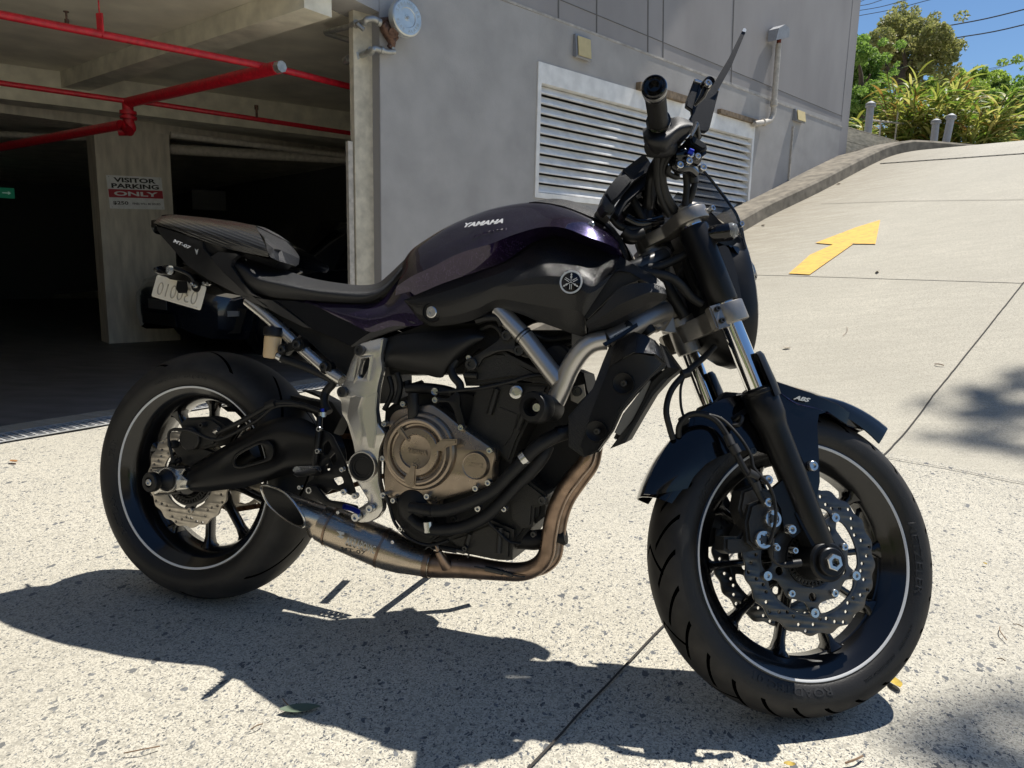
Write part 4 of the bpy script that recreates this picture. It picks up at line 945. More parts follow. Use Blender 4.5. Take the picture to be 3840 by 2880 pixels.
def tyremat(name, N, slope, r0, wdt, vmax, v0=.0):
    m = mat(name, (.012,.012,.012), .6, 0); b = m.node_tree.nodes['Principled BSDF']; L = m.node_tree.links
    uv = nd(m, 'ShaderNodeUVMap'); sp = nd(m, 'ShaderNodeSeparateXYZ'); L.new(uv.outputs[0], sp.inputs[0])
    av = nd(m, 'ShaderNodeMath', operation='ABSOLUTE'); L.new(sp.outputs[1], av.inputs[0])
    pw = nd(m, 'ShaderNodeMath', operation='POWER', _1=r0); L.new(av.outputs[0], pw.inputs[0])
    s1 = nd(m, 'ShaderNodeMath', operation='MULTIPLY', _1=slope); L.new(pw.outputs[0], s1.inputs[0])
    # offset one side by half a pitch
    sg = nd(m, 'ShaderNodeMath', operation='GREATER_THAN', _1=0.); L.new(sp.outputs[1], sg.inputs[0]); sh = nd(m, 'ShaderNodeMath', operation='MULTIPLY', _1=.5); L.new(sg.outputs[0], sh.inputs[0])
    u = nd(m, 'ShaderNodeMath', operation='MULTIPLY', _1=N); L.new(sp.outputs[0], u.inputs[0])
    a = nd(m, 'ShaderNodeMath', operation='ADD'); L.new(u.outputs[0], a.inputs[0]); L.new(s1.outputs[0], a.inputs[1])
    a2 = nd(m, 'ShaderNodeMath', operation='ADD'); L.new(a.outputs[0], a2.inputs[0]); L.new(sh.outputs[0], a2.inputs[1])
    fr = nd(m, 'ShaderNodeMath', operation='FRACT'); L.new(a2.outputs[0], fr.inputs[0])
    pp = nd(m, 'ShaderNodeMath', operation='COMPARE', _1=.5, _2=wdt); L.new(fr.outputs[0], pp.inputs[0])
    lo = nd(m, 'ShaderNodeMath', operation='GREATER_THAN', _1=v0); L.new(av.outputs[0], lo.inputs[0])
    hi = nd(m, 'ShaderNodeMath', operation='LESS_THAN', _1=vmax); L.new(av.outputs[0], hi.inputs[0])
    m1 = nd(m, 'ShaderNodeMath', operation='MULTIPLY'); L.new(pp.outputs[0], m1.inputs[0]); L.new(lo.outputs[0], m1.inputs[1])
    m2 = nd(m, 'ShaderNodeMath', operation='MULTIPLY'); L.new(m1.outputs[0], m2.inputs[0]); L.new(hi.outputs[0], m2.inputs[1])
    if N > 20:   # second set of longer waves towards the crown
        w1 = nd(m, 'ShaderNodeMath', operation='MULTIPLY', _1=N/2); L.new(sp.outputs[0], w1.inputs[0]); w2 = nd(m, 'ShaderNodeMath', operation='MULTIPLY_ADD', _1=-.55); L.new(av.outputs[0], w2.inputs[0]); L.new(w1.outputs[0], w2.inputs[2])
        w3 = nd(m, 'ShaderNodeMath', operation='FRACT'); L.new(w2.outputs[0], w3.inputs[0]); w4 = nd(m, 'ShaderNodeMath', operation='COMPARE', _1=.5, _2=.030); L.new(w3.outputs[0], w4.inputs[0])
        w5 = nd(m, 'ShaderNodeMath', operation='LESS_THAN', _1=.62); L.new(av.outputs[0], w5.inputs[0]); w6 = nd(m, 'ShaderNodeMath', operation='MULTIPLY'); L.new(w4.outputs[0], w6.inputs[0]); L.new(w5.outputs[0], w6.inputs[1])
        m3 = nd(m, 'ShaderNodeMath', operation='MAXIMUM'); L.new(m2.outputs[0], m3.inputs[0]); L.new(w6.outputs[0], m3.inputs[1]); m2 = m3
    n1 = nd(m, 'ShaderNodeTexNoise'); n1.inputs['Scale'].default_value = 25; n1.inputs['Detail'].default_value = 7; tc = nd(m, 'ShaderNodeTexCoord'); L.new(tc.outputs['Object'], n1.inputs[0])
    c = ramp(m, n1.outputs[0], [(.3, (.014,.0135,.013)), (.72, (.034,.031,.028))])
    c = mixc(m, m2.outputs[0], c, (.0008,.0008,.0008)); L.new(c, b.inputs['Base Color'])
    iv = nd(m, 'ShaderNodeMath', operation='SUBTRACT', _0=1.); L.new(m2.outputs[0], iv.inputs[1])
    sv_ = nd(m, 'ShaderNodeMath', operation='MULTIPLY', _1=.34); L.new(iv.outputs[0], sv_.inputs[0]); L.new(sv_.outputs[0], b.inputs['Specular IOR Level'])
    bp = nd(m, 'ShaderNodeBump'); bp.inputs['Strength'].default_value = 1; bp.inputs['Distance'].default_value = .004; L.new(iv.outputs[0], bp.inputs['Height'])
    n2 = nd(m, 'ShaderNodeTexNoise'); n2.inputs['Scale'].default_value = 500; L.new(tc.outputs['Object'], n2.inputs[0])
    b2 = nd(m, 'ShaderNodeBump'); b2.inputs['Strength'].default_value = .2; b2.inputs['Distance'].default_value = .001; L.new(n2.outputs[0], b2.inputs['Height']); L.new(bp.outputs[0], b2.inputs['Normal']); L.new(b2.outputs[0], b.inputs['Normal'])
    return m
M['tyreF'] = tyremat('front_tyre_rubber', 26, 1.5, 1.1, .075, .94, .34)
M['tyreR'] = tyremat('rear_tyre_rubber', 9, .9, 1.1, .030, .88, .12)
M['sidewall'] = mat('tyre_sidewall', (.016,.015,.014), .5, 0, bump=.25, bscale=300, noise=.12, nscale=40, **{'Specular IOR Level':.35})

# ------------------------------------------------------------------ MOTORCYCLE: builders
bike = empty('motorcycle', (0,0,0), 'black and dark purple naked motorcycle leaning on its side stand with silver frame tubes', 'motorcycle')
bike.rotation_euler = (-LEAN, 0, 0)
SPLIT = {'tube_bands','muffler_band','hose_clip','wiring','exhaust_spring','caliper_pads','lug','control_cables','dash_cables','wiring_loom','front_brake_hose','hose_joint','chain_adjuster','cylinder_rib','sump_rib','bracket_boss','flyscreen_edge','instrument_stay','tail_emblem','pinch_ear','lettering','rim_stripe','peg_knurl','clutch_cable','lambda_sensor','frame_tube','front_caliper','mirror_stem'}
class Sides(list): sides = True
def part(name, me, m, parent=None, label=None):
    if isinstance(me, list) and len(me) > 1 and (name in SPLIT or getattr(me, 'sides', False)):
        return [part(name, q, m, parent, label) for q in me][0]
    if isinstance(me, list): me = joinme(me) if len(me) > 1 else me[0]
    bb = [Vector(c) for c in ((min(v.co[i] for v in me.vertices) for i in range(3)), (max(v.co[i] for v in me.vertices) for i in range(3)))]
    ctr = (bb[0]+bb[1])/2; par = parent or bike; po = Vector(par.get('_o', (0,0,0)))
    me.transform(Matrix.Translation(-ctr)); smooth(me, 38) if False else None
    o = link(name, me, m, par); o.location = ctr - po; o['_o'] = tuple(ctr)
    if label: o['label'] = label
    return o
def S_(me): me.transform(MST); return me
def mpx(npx, pt, fr='B'):
    """pixels -> metres at a bike-frame point"""
    w = (MLEAN @ (MST if fr == 'S' else Matrix.Identity(4))) @ Vector(pt); d = (RC.T @ (np.array(w) - CPOS))[1]; return float(npx*d/FPX)
def tpx(c, pts, m_=None, seg=12, sm=5, fr='B', r=None, **k):
    """tube through crop points (x, y, lateral[, radius in crop px]) """
    P3 = []; rr = []
    for q in pts:
        p = P(K(c, q[:2])[0], q[2], fr); P3.append(p); rr.append(r if r else mpx(q[3]*CR[c][2], p, fr))
    me = tube(P3, rr, seg, sm, **k)
    return S_(me) if fr == 'S' else me
YD = Vector((0,-1,0))
def boltm(p, r=.006, h=.005, ax=YD, fr='B', hexr=.48):
    me = lathe([(0,h*.35),(r*hexr,h*.35),(r*hexr,h),(r*.86,h),(r,h*.75),(r,-h*.5)], p, ax, 14)
    return S_(me) if fr == 'S' else me
def bolts(par, c, lst, y, r=.006, h=.005, m='steel', fr='B', nm='bolt'):
    for q in lst: part(nm, boltm(P(K(c, q[:2])[0], y, fr), q[2] if len(q) > 2 else r, h, fr=fr), m, par)
def panel(c, pts, th=.006, fr='B', bev=.0012, mir=False):
    """panel outline traced with a depth for every corner, real thickness"""
    V3 = [P(K(c, q[:2])[0], q[2], fr) for q in pts]; n = len(V3)
    bm = bmesh.new(); f = [bm.verts.new(v) for v in V3]; b = [bm.verts.new(v+Vector((0,th,0))) for v in V3]
    ff = bm.faces.new(f); bf = bm.faces.new(b[::-1]); 
    for i in range(n): bm.faces.new((f[i], b[i], b[(i+1) % n], f[(i+1) % n]))
    bmesh.ops.recalc_face_normals(bm, faces=bm.faces)
    if bev: bmesh.ops.bevel(bm, geom=[e for e in bm.edges if e in ff.edges[:]], offset=bev, segments=2, affect='EDGES', clamp_overlap=True)
    bmesh.ops.triangulate(bm, faces=[x for x in bm.faces if len(x.verts) > 4])
    me = bm_me(bm, ang=35)
    if fr == 'S': me.transform(MST)
    return Sides([me, mirror(me, False)]) if mir else me
def surf(c, cols, nu=4, nv=4, th=.004, fr='B', mir=False, centre=False, lin_v=False, weld=False, sharp=(), ang=50):
    """smooth skin through a grid of traced points; cols: list of columns, each a list of (x, y, lateral)"""
    G_ = [[P(K(c, q[:2])[0], q[2], fr) for q in col] for col in cols]
    if centre: G_ = [[Vector((col[0].x, 0, col[0].z+centre))] + col for col in G_]
    def cm(col):
        if not sharp: return catmull(col, nv)
        k = [0]+sorted(sharp)+[len(col)-1]; out = []
        for a, b in zip(k[:-1], k[1:]): out += (catmull(col[a:b+1], nv) if b > a else [])[:-1 if b != k[-1] else None]
        return out
    G2 = [cm(col) if not lin_v else [a.lerp(b, t/nv) for a, b in zip(col[:-1], col[1:]) for t in range(nv)]+[col[-1]] for col in G_]; rows = len(G2[0])
    R2 = [catmull([G2[i][j] for i in range(len(G2))], nu) for j in range(rows)]; nc = len(R2[0])
    bm = bmesh.new(); V = [[bm.verts.new(R2[j][i]) for i in range(nc)] for j in range(rows)]
    for j in range(rows-1):
        for i in range(nc-1): bm.faces.new((V[j][i], V[j][i+1], V[j+1][i+1], V[j+1][i]))
    bmesh.ops.recalc_face_normals(bm, faces=bm.faces)
    s = sum(f.normal.y*f.calc_area() for f in bm.faces)
    if s > 0: bmesh.ops.reverse_faces(bm, faces=bm.faces)
    bm.normal_update()
    if mir and not centre and not weld:
        if th: bmesh.ops.solidify(bm, geom=bm.faces[:], thickness=th)
        me = bm_me(bm, ang=ang, recalc=False); me2 = mirror(me, False)
        return Sides([S_(me), S_(me2)] if fr == 'S' else [me, me2])
    if mir:
        geom = bmesh.ops.duplicate(bm, geom=bm.verts[:]+bm.edges[:]+bm.faces[:])['geom']
        nv_ = [g for g in geom if isinstance(g, bmesh.types.BMVert)]; nf = [g for g in geom if isinstance(g, bmesh.types.BMFace)]
        for v in nv_: v.co.y = -v.co.y
        bmesh.ops.reverse_faces(bm, faces=nf); bmesh.ops.remove_doubles(bm, verts=bm.verts, dist=.0006)
    if th: bmesh.ops.solidify(bm, geom=bm.faces[:], thickness=th)
    me = bm_me(bm, ang=ang, recalc=False)
    if fr == 'S': me.transform(MST)
    return me
def txt(c, s, a, b, y, hpx, depth=.0005, fr='B', y2=None, shear=0, bold=.03, off=.001, vert=None, step=None):
    """lettering between two crop points on a panel"""
    A = P(K(c, a)[0], y, fr); B = P(K(c, b)[0], y if y2 is None else y2, fr); w = (B-A).length; x = (B-A).normalized()
    h = mpx(hpx*CR[c][2], A, fr)
    me = text(s, h*1.38, depth, shear=shear, bold=bold*h); xs = [v.co.x for v in me.vertices]; ys = [v.co.y for v in me.vertices]
    me.transform(Matrix.Translation((-(max(xs)+min(xs))/2, -(max(ys)+min(ys))/2, 0))); me.transform(Matrix.Scale(w/(max(xs)-min(xs)), 4, (1,0,0)))
    nrm = Vector(vert) if vert else YD
    zz = nrm; yy = zz.cross(x).normalized(); xx = yy.cross(zz).normalized()
    F = frame3((A+B)/2 + zz*off, x, yy); me.transform(F); return S_(me) if fr == 'S' else me

# ---- wheels
def sidey(r, Rt, W, hw, hs):
    rs = Rt-hs*.8275; a = max(0, min(1, (rs-r)/(rs-.2325))); return W*.4925*(1-a*a) + (hw+.003)*a*a + .0025*math.sin(math.pi*a)
def tyre_mesh(Rt, W, hw, hs):
    prof = []   # (r, y, v)
    for i in range(25):
        t = -1 + i/12; prof.append((Rt - hs*(1-math.sqrt(max(0, 1-(t*.985)**2))), t*W/2, t))
    side = [(r, sidey(r, Rt, W, hw, hs), v) for r, v in ((Rt-hs*.83-.006, 1.1), (.252, 1.2), (.244, 1.25), (.238, 1.3), (.2325, 1.4))] + [(.2275, hw-.001, 1.45), (.222, hw-.010, 1.5)]
    full = [(r, -y, -v) for r, y, v in side[::-1]] + prof + side
    bm = bmesh.new(); seg = 160; uvl = bm.loops.layers.uv.new('UVMap'); V = []
    for k in range(seg):
        a = 2*math.pi*k/seg; V.append([bm.verts.new((math.cos(a)*r, y, math.sin(a)*r)) for r, y, v in full])
    for k in range(seg):
        for i in range(len(full)-1):
            f = bm.faces.new((V[k][i], V[(k+1) % seg][i], V[(k+1) % seg][i+1], V[k][i+1])); f.material_index = 1 if abs(full[i][2]+full[i+1][2])/2 > 1.04 else 0
            for l, (kk, ii) in zip(f.loops, ((k, i), (k+1, i), (k+1, i+1), (k, i+1))): l[uvl].uv = (kk/seg, full[ii][2])
    return bm_me(bm, ang=45)
def ring_text(s, r, y, a0, size, depth=.0006, sgn=-1, bold=.02, wid=1.0):
    """raised lettering running round the near sidewall (facing -y)"""
    me = text(s, size*1.38, depth, bold=bold*size, align='LEFT'); me.transform(Matrix.Scale(wid, 4, (1,0,0)))
    # axis: angle measured from +x towards +z ; viewed from -y that is counter-clockwise
    for v in me.vertices:
        a = a0 - sgn*(-1)*v.co.x/r if False else a0 + (-1 if sgn < 0 else 1)*v.co.x/r
        rr = r + (v.co.y if sgn < 0 else -v.co.y)
        v.co = Vector((math.cos(a)*rr, (y(rr) if callable(y) else y) - v.co.z - .0003, math.sin(a)*rr))
    return me
def sx_wheel(front):
    c = FA if front else RA; fr = front
    T = (lambda me: (me.transform(Matrix.Translation(c)), me.transform(MST) if front else None, me)[-1])
    Rt, W, hw, hs = (.300, .120, .052, .043) if front else (.315, .180, .077, .060)
    sy = lambda r: -sidey(r, Rt, W, hw, hs)
    tm = tyre_mesh(Rt, W, hw, hs); T(tm)
    root = part('front_wheel' if front else 'rear_wheel', T(lathe([(.0,-.03),(.026,-.03),(.032,-.024),(.036,0),(.032,.024),(.026,.03),(0,.03)], (0,0,0), (0,1,0), 32)), 'rimb')
    ty = part('tyre', tm, ['tyreF' if front else 'tyreR', 'sidewall'], root)
    if front:
        part('lettering', [T(q_) for q_ in ([ring_text('METZELER', .243, sy, R_(22), .015, sgn=-1, wid=1.5), ring_text('ROADTEC 01', .242, sy, R_(282), .014, sgn=-1, wid=1.5),
             ring_text('RADIAL TUBELESS', .2480, sy, R_(-26), .005), ring_text('ROTATION FRONT WHEEL', .2460, sy, R_(-42), .005), ring_text('120/70 ZR17', .243, sy, R_(160), .012, wid=1.3)])], 'catalloy', root)
    else:
        part('lettering', [T(q_) for q_ in ([ring_text('180/55ZR17M/C (73W)', .250, sy, R_(118), .008, wid=1.5), ring_text('S21R', .244, sy, R_(174), .013, wid=1.3), ring_text('BATTLAX', .244, sy, R_(222), .013, wid=1.4)])], 'catalloy', root)
    rim = T(lathe([(.229,-hw),(.2295,-hw+.006),(.222,-hw+.010),(.214,-hw+.016),(.196,-hw*.35),(.196,hw*.35),(.214,hw-.016),(.222,hw-.010),(.2295,hw-.006),(.229,hw),(.226,hw+.001),(.221,hw-.002),(.210,hw-.012),(.200,hw-.018),(.188,.3*hw),(.185,.014),(.185,-.014),(.188,-.3*hw),(.200,-hw+.018),(.210,-hw+.012),(.221,-hw+.002),(.226,-hw-.001)], (0,0,0), (0,1,0), 128, closed=True, ang=50))
    ro = part('rim', rim, 'rimb', root)
    part('rim_stripe', [T(q_) for q_ in ([lathe([(.2215,s*(hw-.0008)),(.2255,s*(hw+.0016)),(.2262,s*(hw+.0014)),(.2222,s*(hw-.0012))], (0,0,0), (0,1,0), 128, closed=True, ang=60) for s in (-1,1)])], 'stripe', root)
    # ten spokes
    ph = SPF if front else SPR
    for i in range(10):
        a = ph + i*math.pi/5; sk = .09*(1 if i % 2 else -1)
        vs, fs = [], []; st = [(.030,.012,.026,-sk*.6),(.055,.0078,.020,-sk*.3),(.110,.0058,.015,0),(.160,.0062,.015,0),(.178,.0090,.018,0),(.189,.020,.022,0)]
        for r, w, d, da in st:
            e = Vector((math.cos(a+da), 0, math.sin(a+da))); t = Vector((-math.sin(a+da), 0, math.cos(a+da)))
            for u, y in ((-w,-d*.8),(-w*.55,-d),(w*.55,-d),(w,-d*.8),(w,d*.8),(w*.55,d),(-w*.55,d),(-w,d*.8)): vs.append(e*r + t*u + Vector((0,y,0)))
        for k in range(len(st)-1):
            for j in range(8): fs.append((k*8+j, k*8+(j+1) % 8, (k+1)*8+(j+1) % 8, (k+1)*8+j))
        part('spoke', T(raw(vs, fs, ang=50)), 'rimb', root)
    # valve
    va = ph+.45; vp = Vector((math.cos(va)*.186, 0, math.sin(va)*.186)); part('valve', T(cyl(vp, vp*.82+Vector((0,-.03,0)), .0045)), 'dsteel', root)
    return root, T
def disc_outline(R0, amp, nw, r_in, holes, hr, pts=240):
    out = [(math.cos(a)*(R0+amp*math.cos(nw*a)), math.sin(a)*(R0+amp*math.cos(nw*a))) for a in [2*math.pi*i/pts for i in range(pts)]]
    inn = [(math.cos(2*math.pi*i/90)*r_in, math.sin(2*math.pi*i/90)*r_in) for i in range(90)]
    hs = [[(math.cos(a)*r+math.cos(2*math.pi*j/10)*hr, math.sin(a)*r+math.sin(2*math.pi*j/10)*hr) for j in range(10)] for r, a in holes]
    return [out, inn] + hs
def place(me, y, T): me.transform(Matrix.Translation((0,y,0)) @ MXZ); return T(me)
SPF, SPR = R_(9), R_(20)
wf, TF = sx_wheel(True); wr_, TR = sx_wheel(False)
def holes_pat(n, rs):
    h = []
    for i in range(n):
        for k, r in enumerate(rs): h.append((r, 2*math.pi*(i+k/len(rs))/n))
    return h
for s in (-1, 1):
    y = s*.062
    d = part('brake_disc', place(flat2d(disc_outline(.1385, .0028, 20, .106, holes_pat(10, (.113,.124,.1325,.120,.111)), .0034), .0022, .0004), y, TF), 'disc', wf)
    # carrier with five arms
    car = []; n5 = 5; ph = R_(58)
    for i in range(n5*24):
        a = 2*math.pi*i/(n5*24); c5 = math.cos(n5*(a-ph)); c5b = math.cos(n5*(a-ph)+math.pi)
        r = .0815 + .0255*max(0, c5)**6 + .006*max(0, c5b)**4; car.append((math.cos(a)*r, math.sin(a)*r))
    hub = [(math.cos(2*math.pi*i/60)*.052, math.sin(2*math.pi*i/60)*.052) for i in range(60)]
    slots = []
    for i in range(n5):
        a = ph+2*math.pi*(i)/n5; slots.append([(math.cos(a)*.070+math.cos(2*math.pi*j/16)*.008, math.sin(a)*.070+math.sin(2*math.pi*j/16)*.008) for j in range(16)])
    part('disc_carrier', place(flat2d([car, hub]+slots, .0022, .0006), y+.001*s, TF), 'carrier', wf)
    ring2 = [(math.cos(2*math.pi*i/80)*.1065, math.sin(2*math.pi*i/80)*.1065) for i in range(80)]
    wav = []
    for i in range(160):
        a = 2*math.pi*i/160; r = .1025 - .007*max(0, math.cos(5*(a-ph)))**4; wav.append((math.cos(a)*r, math.sin(a)*r))
    part('disc_inner_ring', place(flat2d([ring2, wav], .0018, .0003), y+.0005*s, TF), 'carrier', wf)
    for i in range(n5):
        a = ph+2*math.pi*i/n5; p = Vector((math.cos(a)*.0985, y-.004 if s < 0 else y+.004, math.sin(a)*.0985))
        part('disc_button', T_ := TF(lathe([(0,.001),(.0035,.001),(.004,.0045),(.0085,.0045),(.0095,.002),(.0095,-.004)], p, (0,s,0), 18)), 'steel', wf)
        a += math.pi/5; p = Vector((math.cos(a)*.0775, y+s*.003, math.sin(a)*.0775)); part('bolt', TF(boltm(p, .0075, .006, Vector((0,s,0)))), 'steel', wf)
part('hub', TF(lathe([(.028,-.085),(.036,-.08),(.04,-.06),(.052,-.058),(.055,-.05),(.046,-.045),(.036,-.03),(.036,.03),(.046,.045),(.055,.05),(.052,.058),(.04,.06),(.036,.08),(.028,.085)], (0,0,0), (0,1,0), 40)), 'rimb', wf)
# ABS tone ring
def tone(r0, r1, n, y, T, hb=None):
    o = [(math.cos(2*math.pi*i/90)*r1, math.sin(2*math.pi*i/90)*r1) for i in range(90)]; i_ = [(math.cos(2*math.pi*i/90)*r0, math.sin(2*math.pi*i/90)*r0) for i in range(90)]
    sl = []
    for k in range(n):
        a = 2*math.pi*k/n; w = math.pi/n*.5; sl.append([(math.cos(a+w*x)*r, math.sin(a+w*x)*r) for x, r in ((-1, r0+.25*(r1-r0)), (1, r0+.25*(r1-r0)), (1, r1-.2*(r1-r0)), (-1, r1-.2*(r1-r0)))])
    return place(flat2d([o, i_]+sl, .0012, 0), y, T)
part('tone_ring', tone(.038, .051, 36, -.066, TF), 'castd', wf)
# rear disc, hub, sprocket, chain
part('brake_disc', place(flat2d(disc_outline(.1205, .0026, 18, .076, holes_pat(9, (.0985,.108,.115,.104,.096)), .0034), .0025, .0004), -.083, TR), 'rdisc', wr_)
car = []
for i in range(150):
    a = 2*math.pi*i/150; r = .070 + .014*max(0, math.cos(5*(a-R_(-80))))**5; car.append((math.cos(a)*r, math.sin(a)*r))
part('disc_carrier', place(flat2d([car, [(math.cos(2*math.pi*i/60)*.045, math.sin(2*math.pi*i/60)*.045) for i in range(60)]], .003, .0006), -.0795, TR), 'rimb', wr_)
for i in range(5):
    a = R_(-80)+2*math.pi*i/5; p = Vector((math.cos(a)*.0805, -.0865, math.sin(a)*.0805)); part('bolt', TR(boltm(p, .0085, .004)), 'rdisc', wr_)
part('tone_ring', tone(.050, .064, 44, -.088, TR), 'castd', wr_)
part('hub', TR(lathe([(.03,-.1),(.04,-.095),(.05,-.075),(.05,-.06),(.040,-.04),(.038,.03),(.055,.06),(.055,.09),(.03,.095)], (0,0,0), (0,1,0), 36)), 'rimb', wr_)
teeth = []
for i in range(43*4):
    a = 2*math.pi*i/(43*4); r = .106 + (.006 if i % 4 in (1,2) else 0); teeth.append((math.cos(a)*r, math.sin(a)*r))
wins = []
for k in range(6):
    a0 = 2*math.pi*k/6; wins.append([(math.cos(a0+da)*r, math.sin(a0+da)*r) for da, r in ((-.32,.066),(0,.064),(.32,.066),(.36,.088),(.2,.094),(0,.095),(-.2,.094),(-.36,.088))])
part('sprocket', place(flat2d([teeth, [(math.cos(2*math.pi*i/40)*.045, math.sin(2*math.pi*i/40)*.045) for i in range(40)]]+wins, .003, .0005), .095, TR), 'rdisc', wr_)
def chain():
    mes = []; path = []
    c2 = Vector((.50, .095, .405)); r1, r2 = .109, .036; 
    top0 = RA + Vector((.0,.095,r1)); bot0 = RA + Vector((0,.095,-r1)); top1 = c2+Vector((0,0,r2)); bot1 = c2+Vector((0,0,-r2))
    for i in range(19): a = R_(90+10*i); path.append(RA+Vector((math.cos(a)*r1, .095, math.sin(a)*r1)))
    for i in range(1, 33): path.append(bot0.lerp(bot1, i/32)-Vector((0,0,.012*math.sin(math.pi*i/32))))
    for i in range(32, 0, -1): path.append(top0.lerp(top1, i/32))
    for i in range(len(path)):
        a, b = path[i], path[(i+1) % len(path)]; m_ = (a+b)/2; t = (b-a).normalized(); F = frame3(m_, t, (0,1,0)); w = .009 if i % 2 else .006; L_ = (b-a).length/2+.004
        mes.append(box(-L_, L_, -w, -w+.0022, -.0062, .0062, tr=F)); mes.append(box(-L_, L_, w-.0022, w, -.0062, .0062, tr=F)); mes.append(box(-.004, .004, -w, w, -.004, .004, tr=F))
    return mes
part('drive_chain', chain(), 'rusty')

# ---- forks
FW, FP = .100, .008
def fk(t, y=0, perp=FP): return FA + AU*t + AN*perp + Vector((0,y,0))
forks = []
for s in (-1, 1):
    y = s*FW
    f = part('fork_leg', S_(lathe([(0,-.005),(.020,-.004),(.0265,.02),(.0265,.10),(.0275,.20),(.0285,.262),(.031,.275),(.0335,.285),(.0335,.318),(.032,.322),(.032,.330),(.0335,.332),(.0335,.338),(.028,.343),(.0215,.344),(.0215,.34),(0,.34)], fk(0,y), AU, 36)), 'satin')
    part('stanchion', S_(lathe([(.0205,.33),(.0205,.722),(0,.722)], fk(0,y), AU, 36)), 'chrome', f)
    part('fork_cover', S_(lathe([(.0285,.520),(.0300,.523),(.0300,.678),(.0285,.682)], fk(0,y), AU, 36)), 'satin', f)
    part('fork_cap', S_(lathe([(.027,.716),(.027,.722),(.023,.727),(.014,.727),(.013,.732),(.010,.732),(.009,.728),(0,.728)], fk(0,y), AU, 36)), 'clamp', f)
    part('axle_clamp', S_(joinme([lathe([(.019,-.034),(.033,-.032),(.037,-.026),(.037,.022),(.033,.026),(0,.026)], fk(0,y,-.002)-AU*.0, (0,s,0), 36),
         prism([fk(.01,y-.022,.028), fk(.10,y-.01,.024), fk(.10,y+.01,.024), fk(.01,y+.022,.028)], AN*-.045)])), 'satin', f)
    if s < 0:
        part('axle_nut', S_(lathe([(0,.036),(.008,.036),(.0085,.045),(.0145,.045),(.016,.043),(.016,.026)], fk(0,y,-.002), (0,-1,0), 6, ang=20)), 'steel', f)
        part('axle_cap', S_(lathe([(0,.036),(.024,.036),(.026,.034),(.026,.02)], fk(0,y,-.002), (0,-1,0), 30)), 'satin', f)
    part('stone_guard', S_(lathe([(.036,.318),(.0365,.345),(.034,.40),(.030,.408),(.0305,.40),(.0335,.345),(.033,.318)], fk(0,y,FP+.002), AU, 24)) , 'satin', f)
    forks.append(f)
# cut the stone guards to their forward half
for o in [o for o in bpy.data.objects if o.name.startswith('stone_guard')]:
    bm = bmesh.new(); bm.from_mesh(o.data); ctr = Vector(o['_o']); n_ = (MST.to_3x3() @ AN)
    bmesh.ops.bisect_plane(bm, geom=bm.verts[:]+bm.edges[:]+bm.faces[:], plane_co=(MST @ fk(.36, 0, FP+.008)) - ctr + Vector((0,0,0)), plane_no=n_, clear_inner=True)
    bm.to_mesh(o.data); bm.free()
# triple clamps
def clampm(t0, t1, ext, r=.037):
    pts = []
    for i in range(19): a = R_(100 - 260*i/18); pts.append((FP + r*math.cos(a), -FW + r*math.sin(a)))
    pts += [(-.030,-.055),(-.058,-.030),(-.064,0),(-.058,.030),(-.030,.055)]
    for i in range(19): a = R_(160 - 260*i/18); pts.append((FP + r*math.cos(a), FW + r*math.sin(a)))
    pts += [(.020,.045),(.0,.02),(.0,-.02),(.020,-.045)]
    me = flat2d([rnd(pts, .004, 2)], (t1-t0)/2, .002)
    F = frame3(FA + AU*(t0+t1)/2, AN, (0,1,0)); 
    me.transform(F); return S_(me)
ct = part('upper_triple_clamp', clampm(.690, .716, 0), 'clamp'); cb = part('lower_triple_clamp', clampm(.476, .516, 0, .036), 'clamp')
for s in (-1, 1):
    for dt in (.012, -.012) :
        p = fk(.496+dt, s*(FW), FP-.030); part('bolt', S_(boltm(Vector((p.x-.004, s*(FW+.028), p.z)), .0055, .006, Vector((0,s,0)))), 'dsteel', cb)
    p = fk(.703, s*(FW+.012), FP+.036); part('bolt', S_(boltm(p, .0065, .016, AN*.4+Vector((0,s,0)))), 'steel', ct)
# clamp ears for the pinch bolts
part('pinch_ear', [S_(q_) for q_ in ([box(-.016,.012,-.012,.012,-.0235,.0235, .003, frame3(fk(.496, s*(FW+.014), FP-.030), AN, (0,1,0)) @ Matrix.Identity(4)) for s in (-1,1)])], 'clamp', cb)
# head tube of the frame and steering stem
part('head_tube', [lathe([(.024,.52),(.030,.522),(.031,.53),(.031,.665),(.030,.672),(.024,.672)], FA-AN*.044, AU, 32), lathe([(.034,.655),(.040,.66),(.040,.672),(.036,.680),(.03,.68)], FA-AN*.044, AU, 32), lathe([(.03,.51),(.038,.512),(.038,.528),(.03,.534)], FA-AN*.044, AU, 32)], 'clamp')
part('steering_stem', S_(lathe([(.0,.455),(.024,.456),(.026,.47),(.022,.52),(.022,.70),(.02,.72),(.016,.728),(0,.728)], FA-AN*.044, AU, 24)), 'clamp', ct)

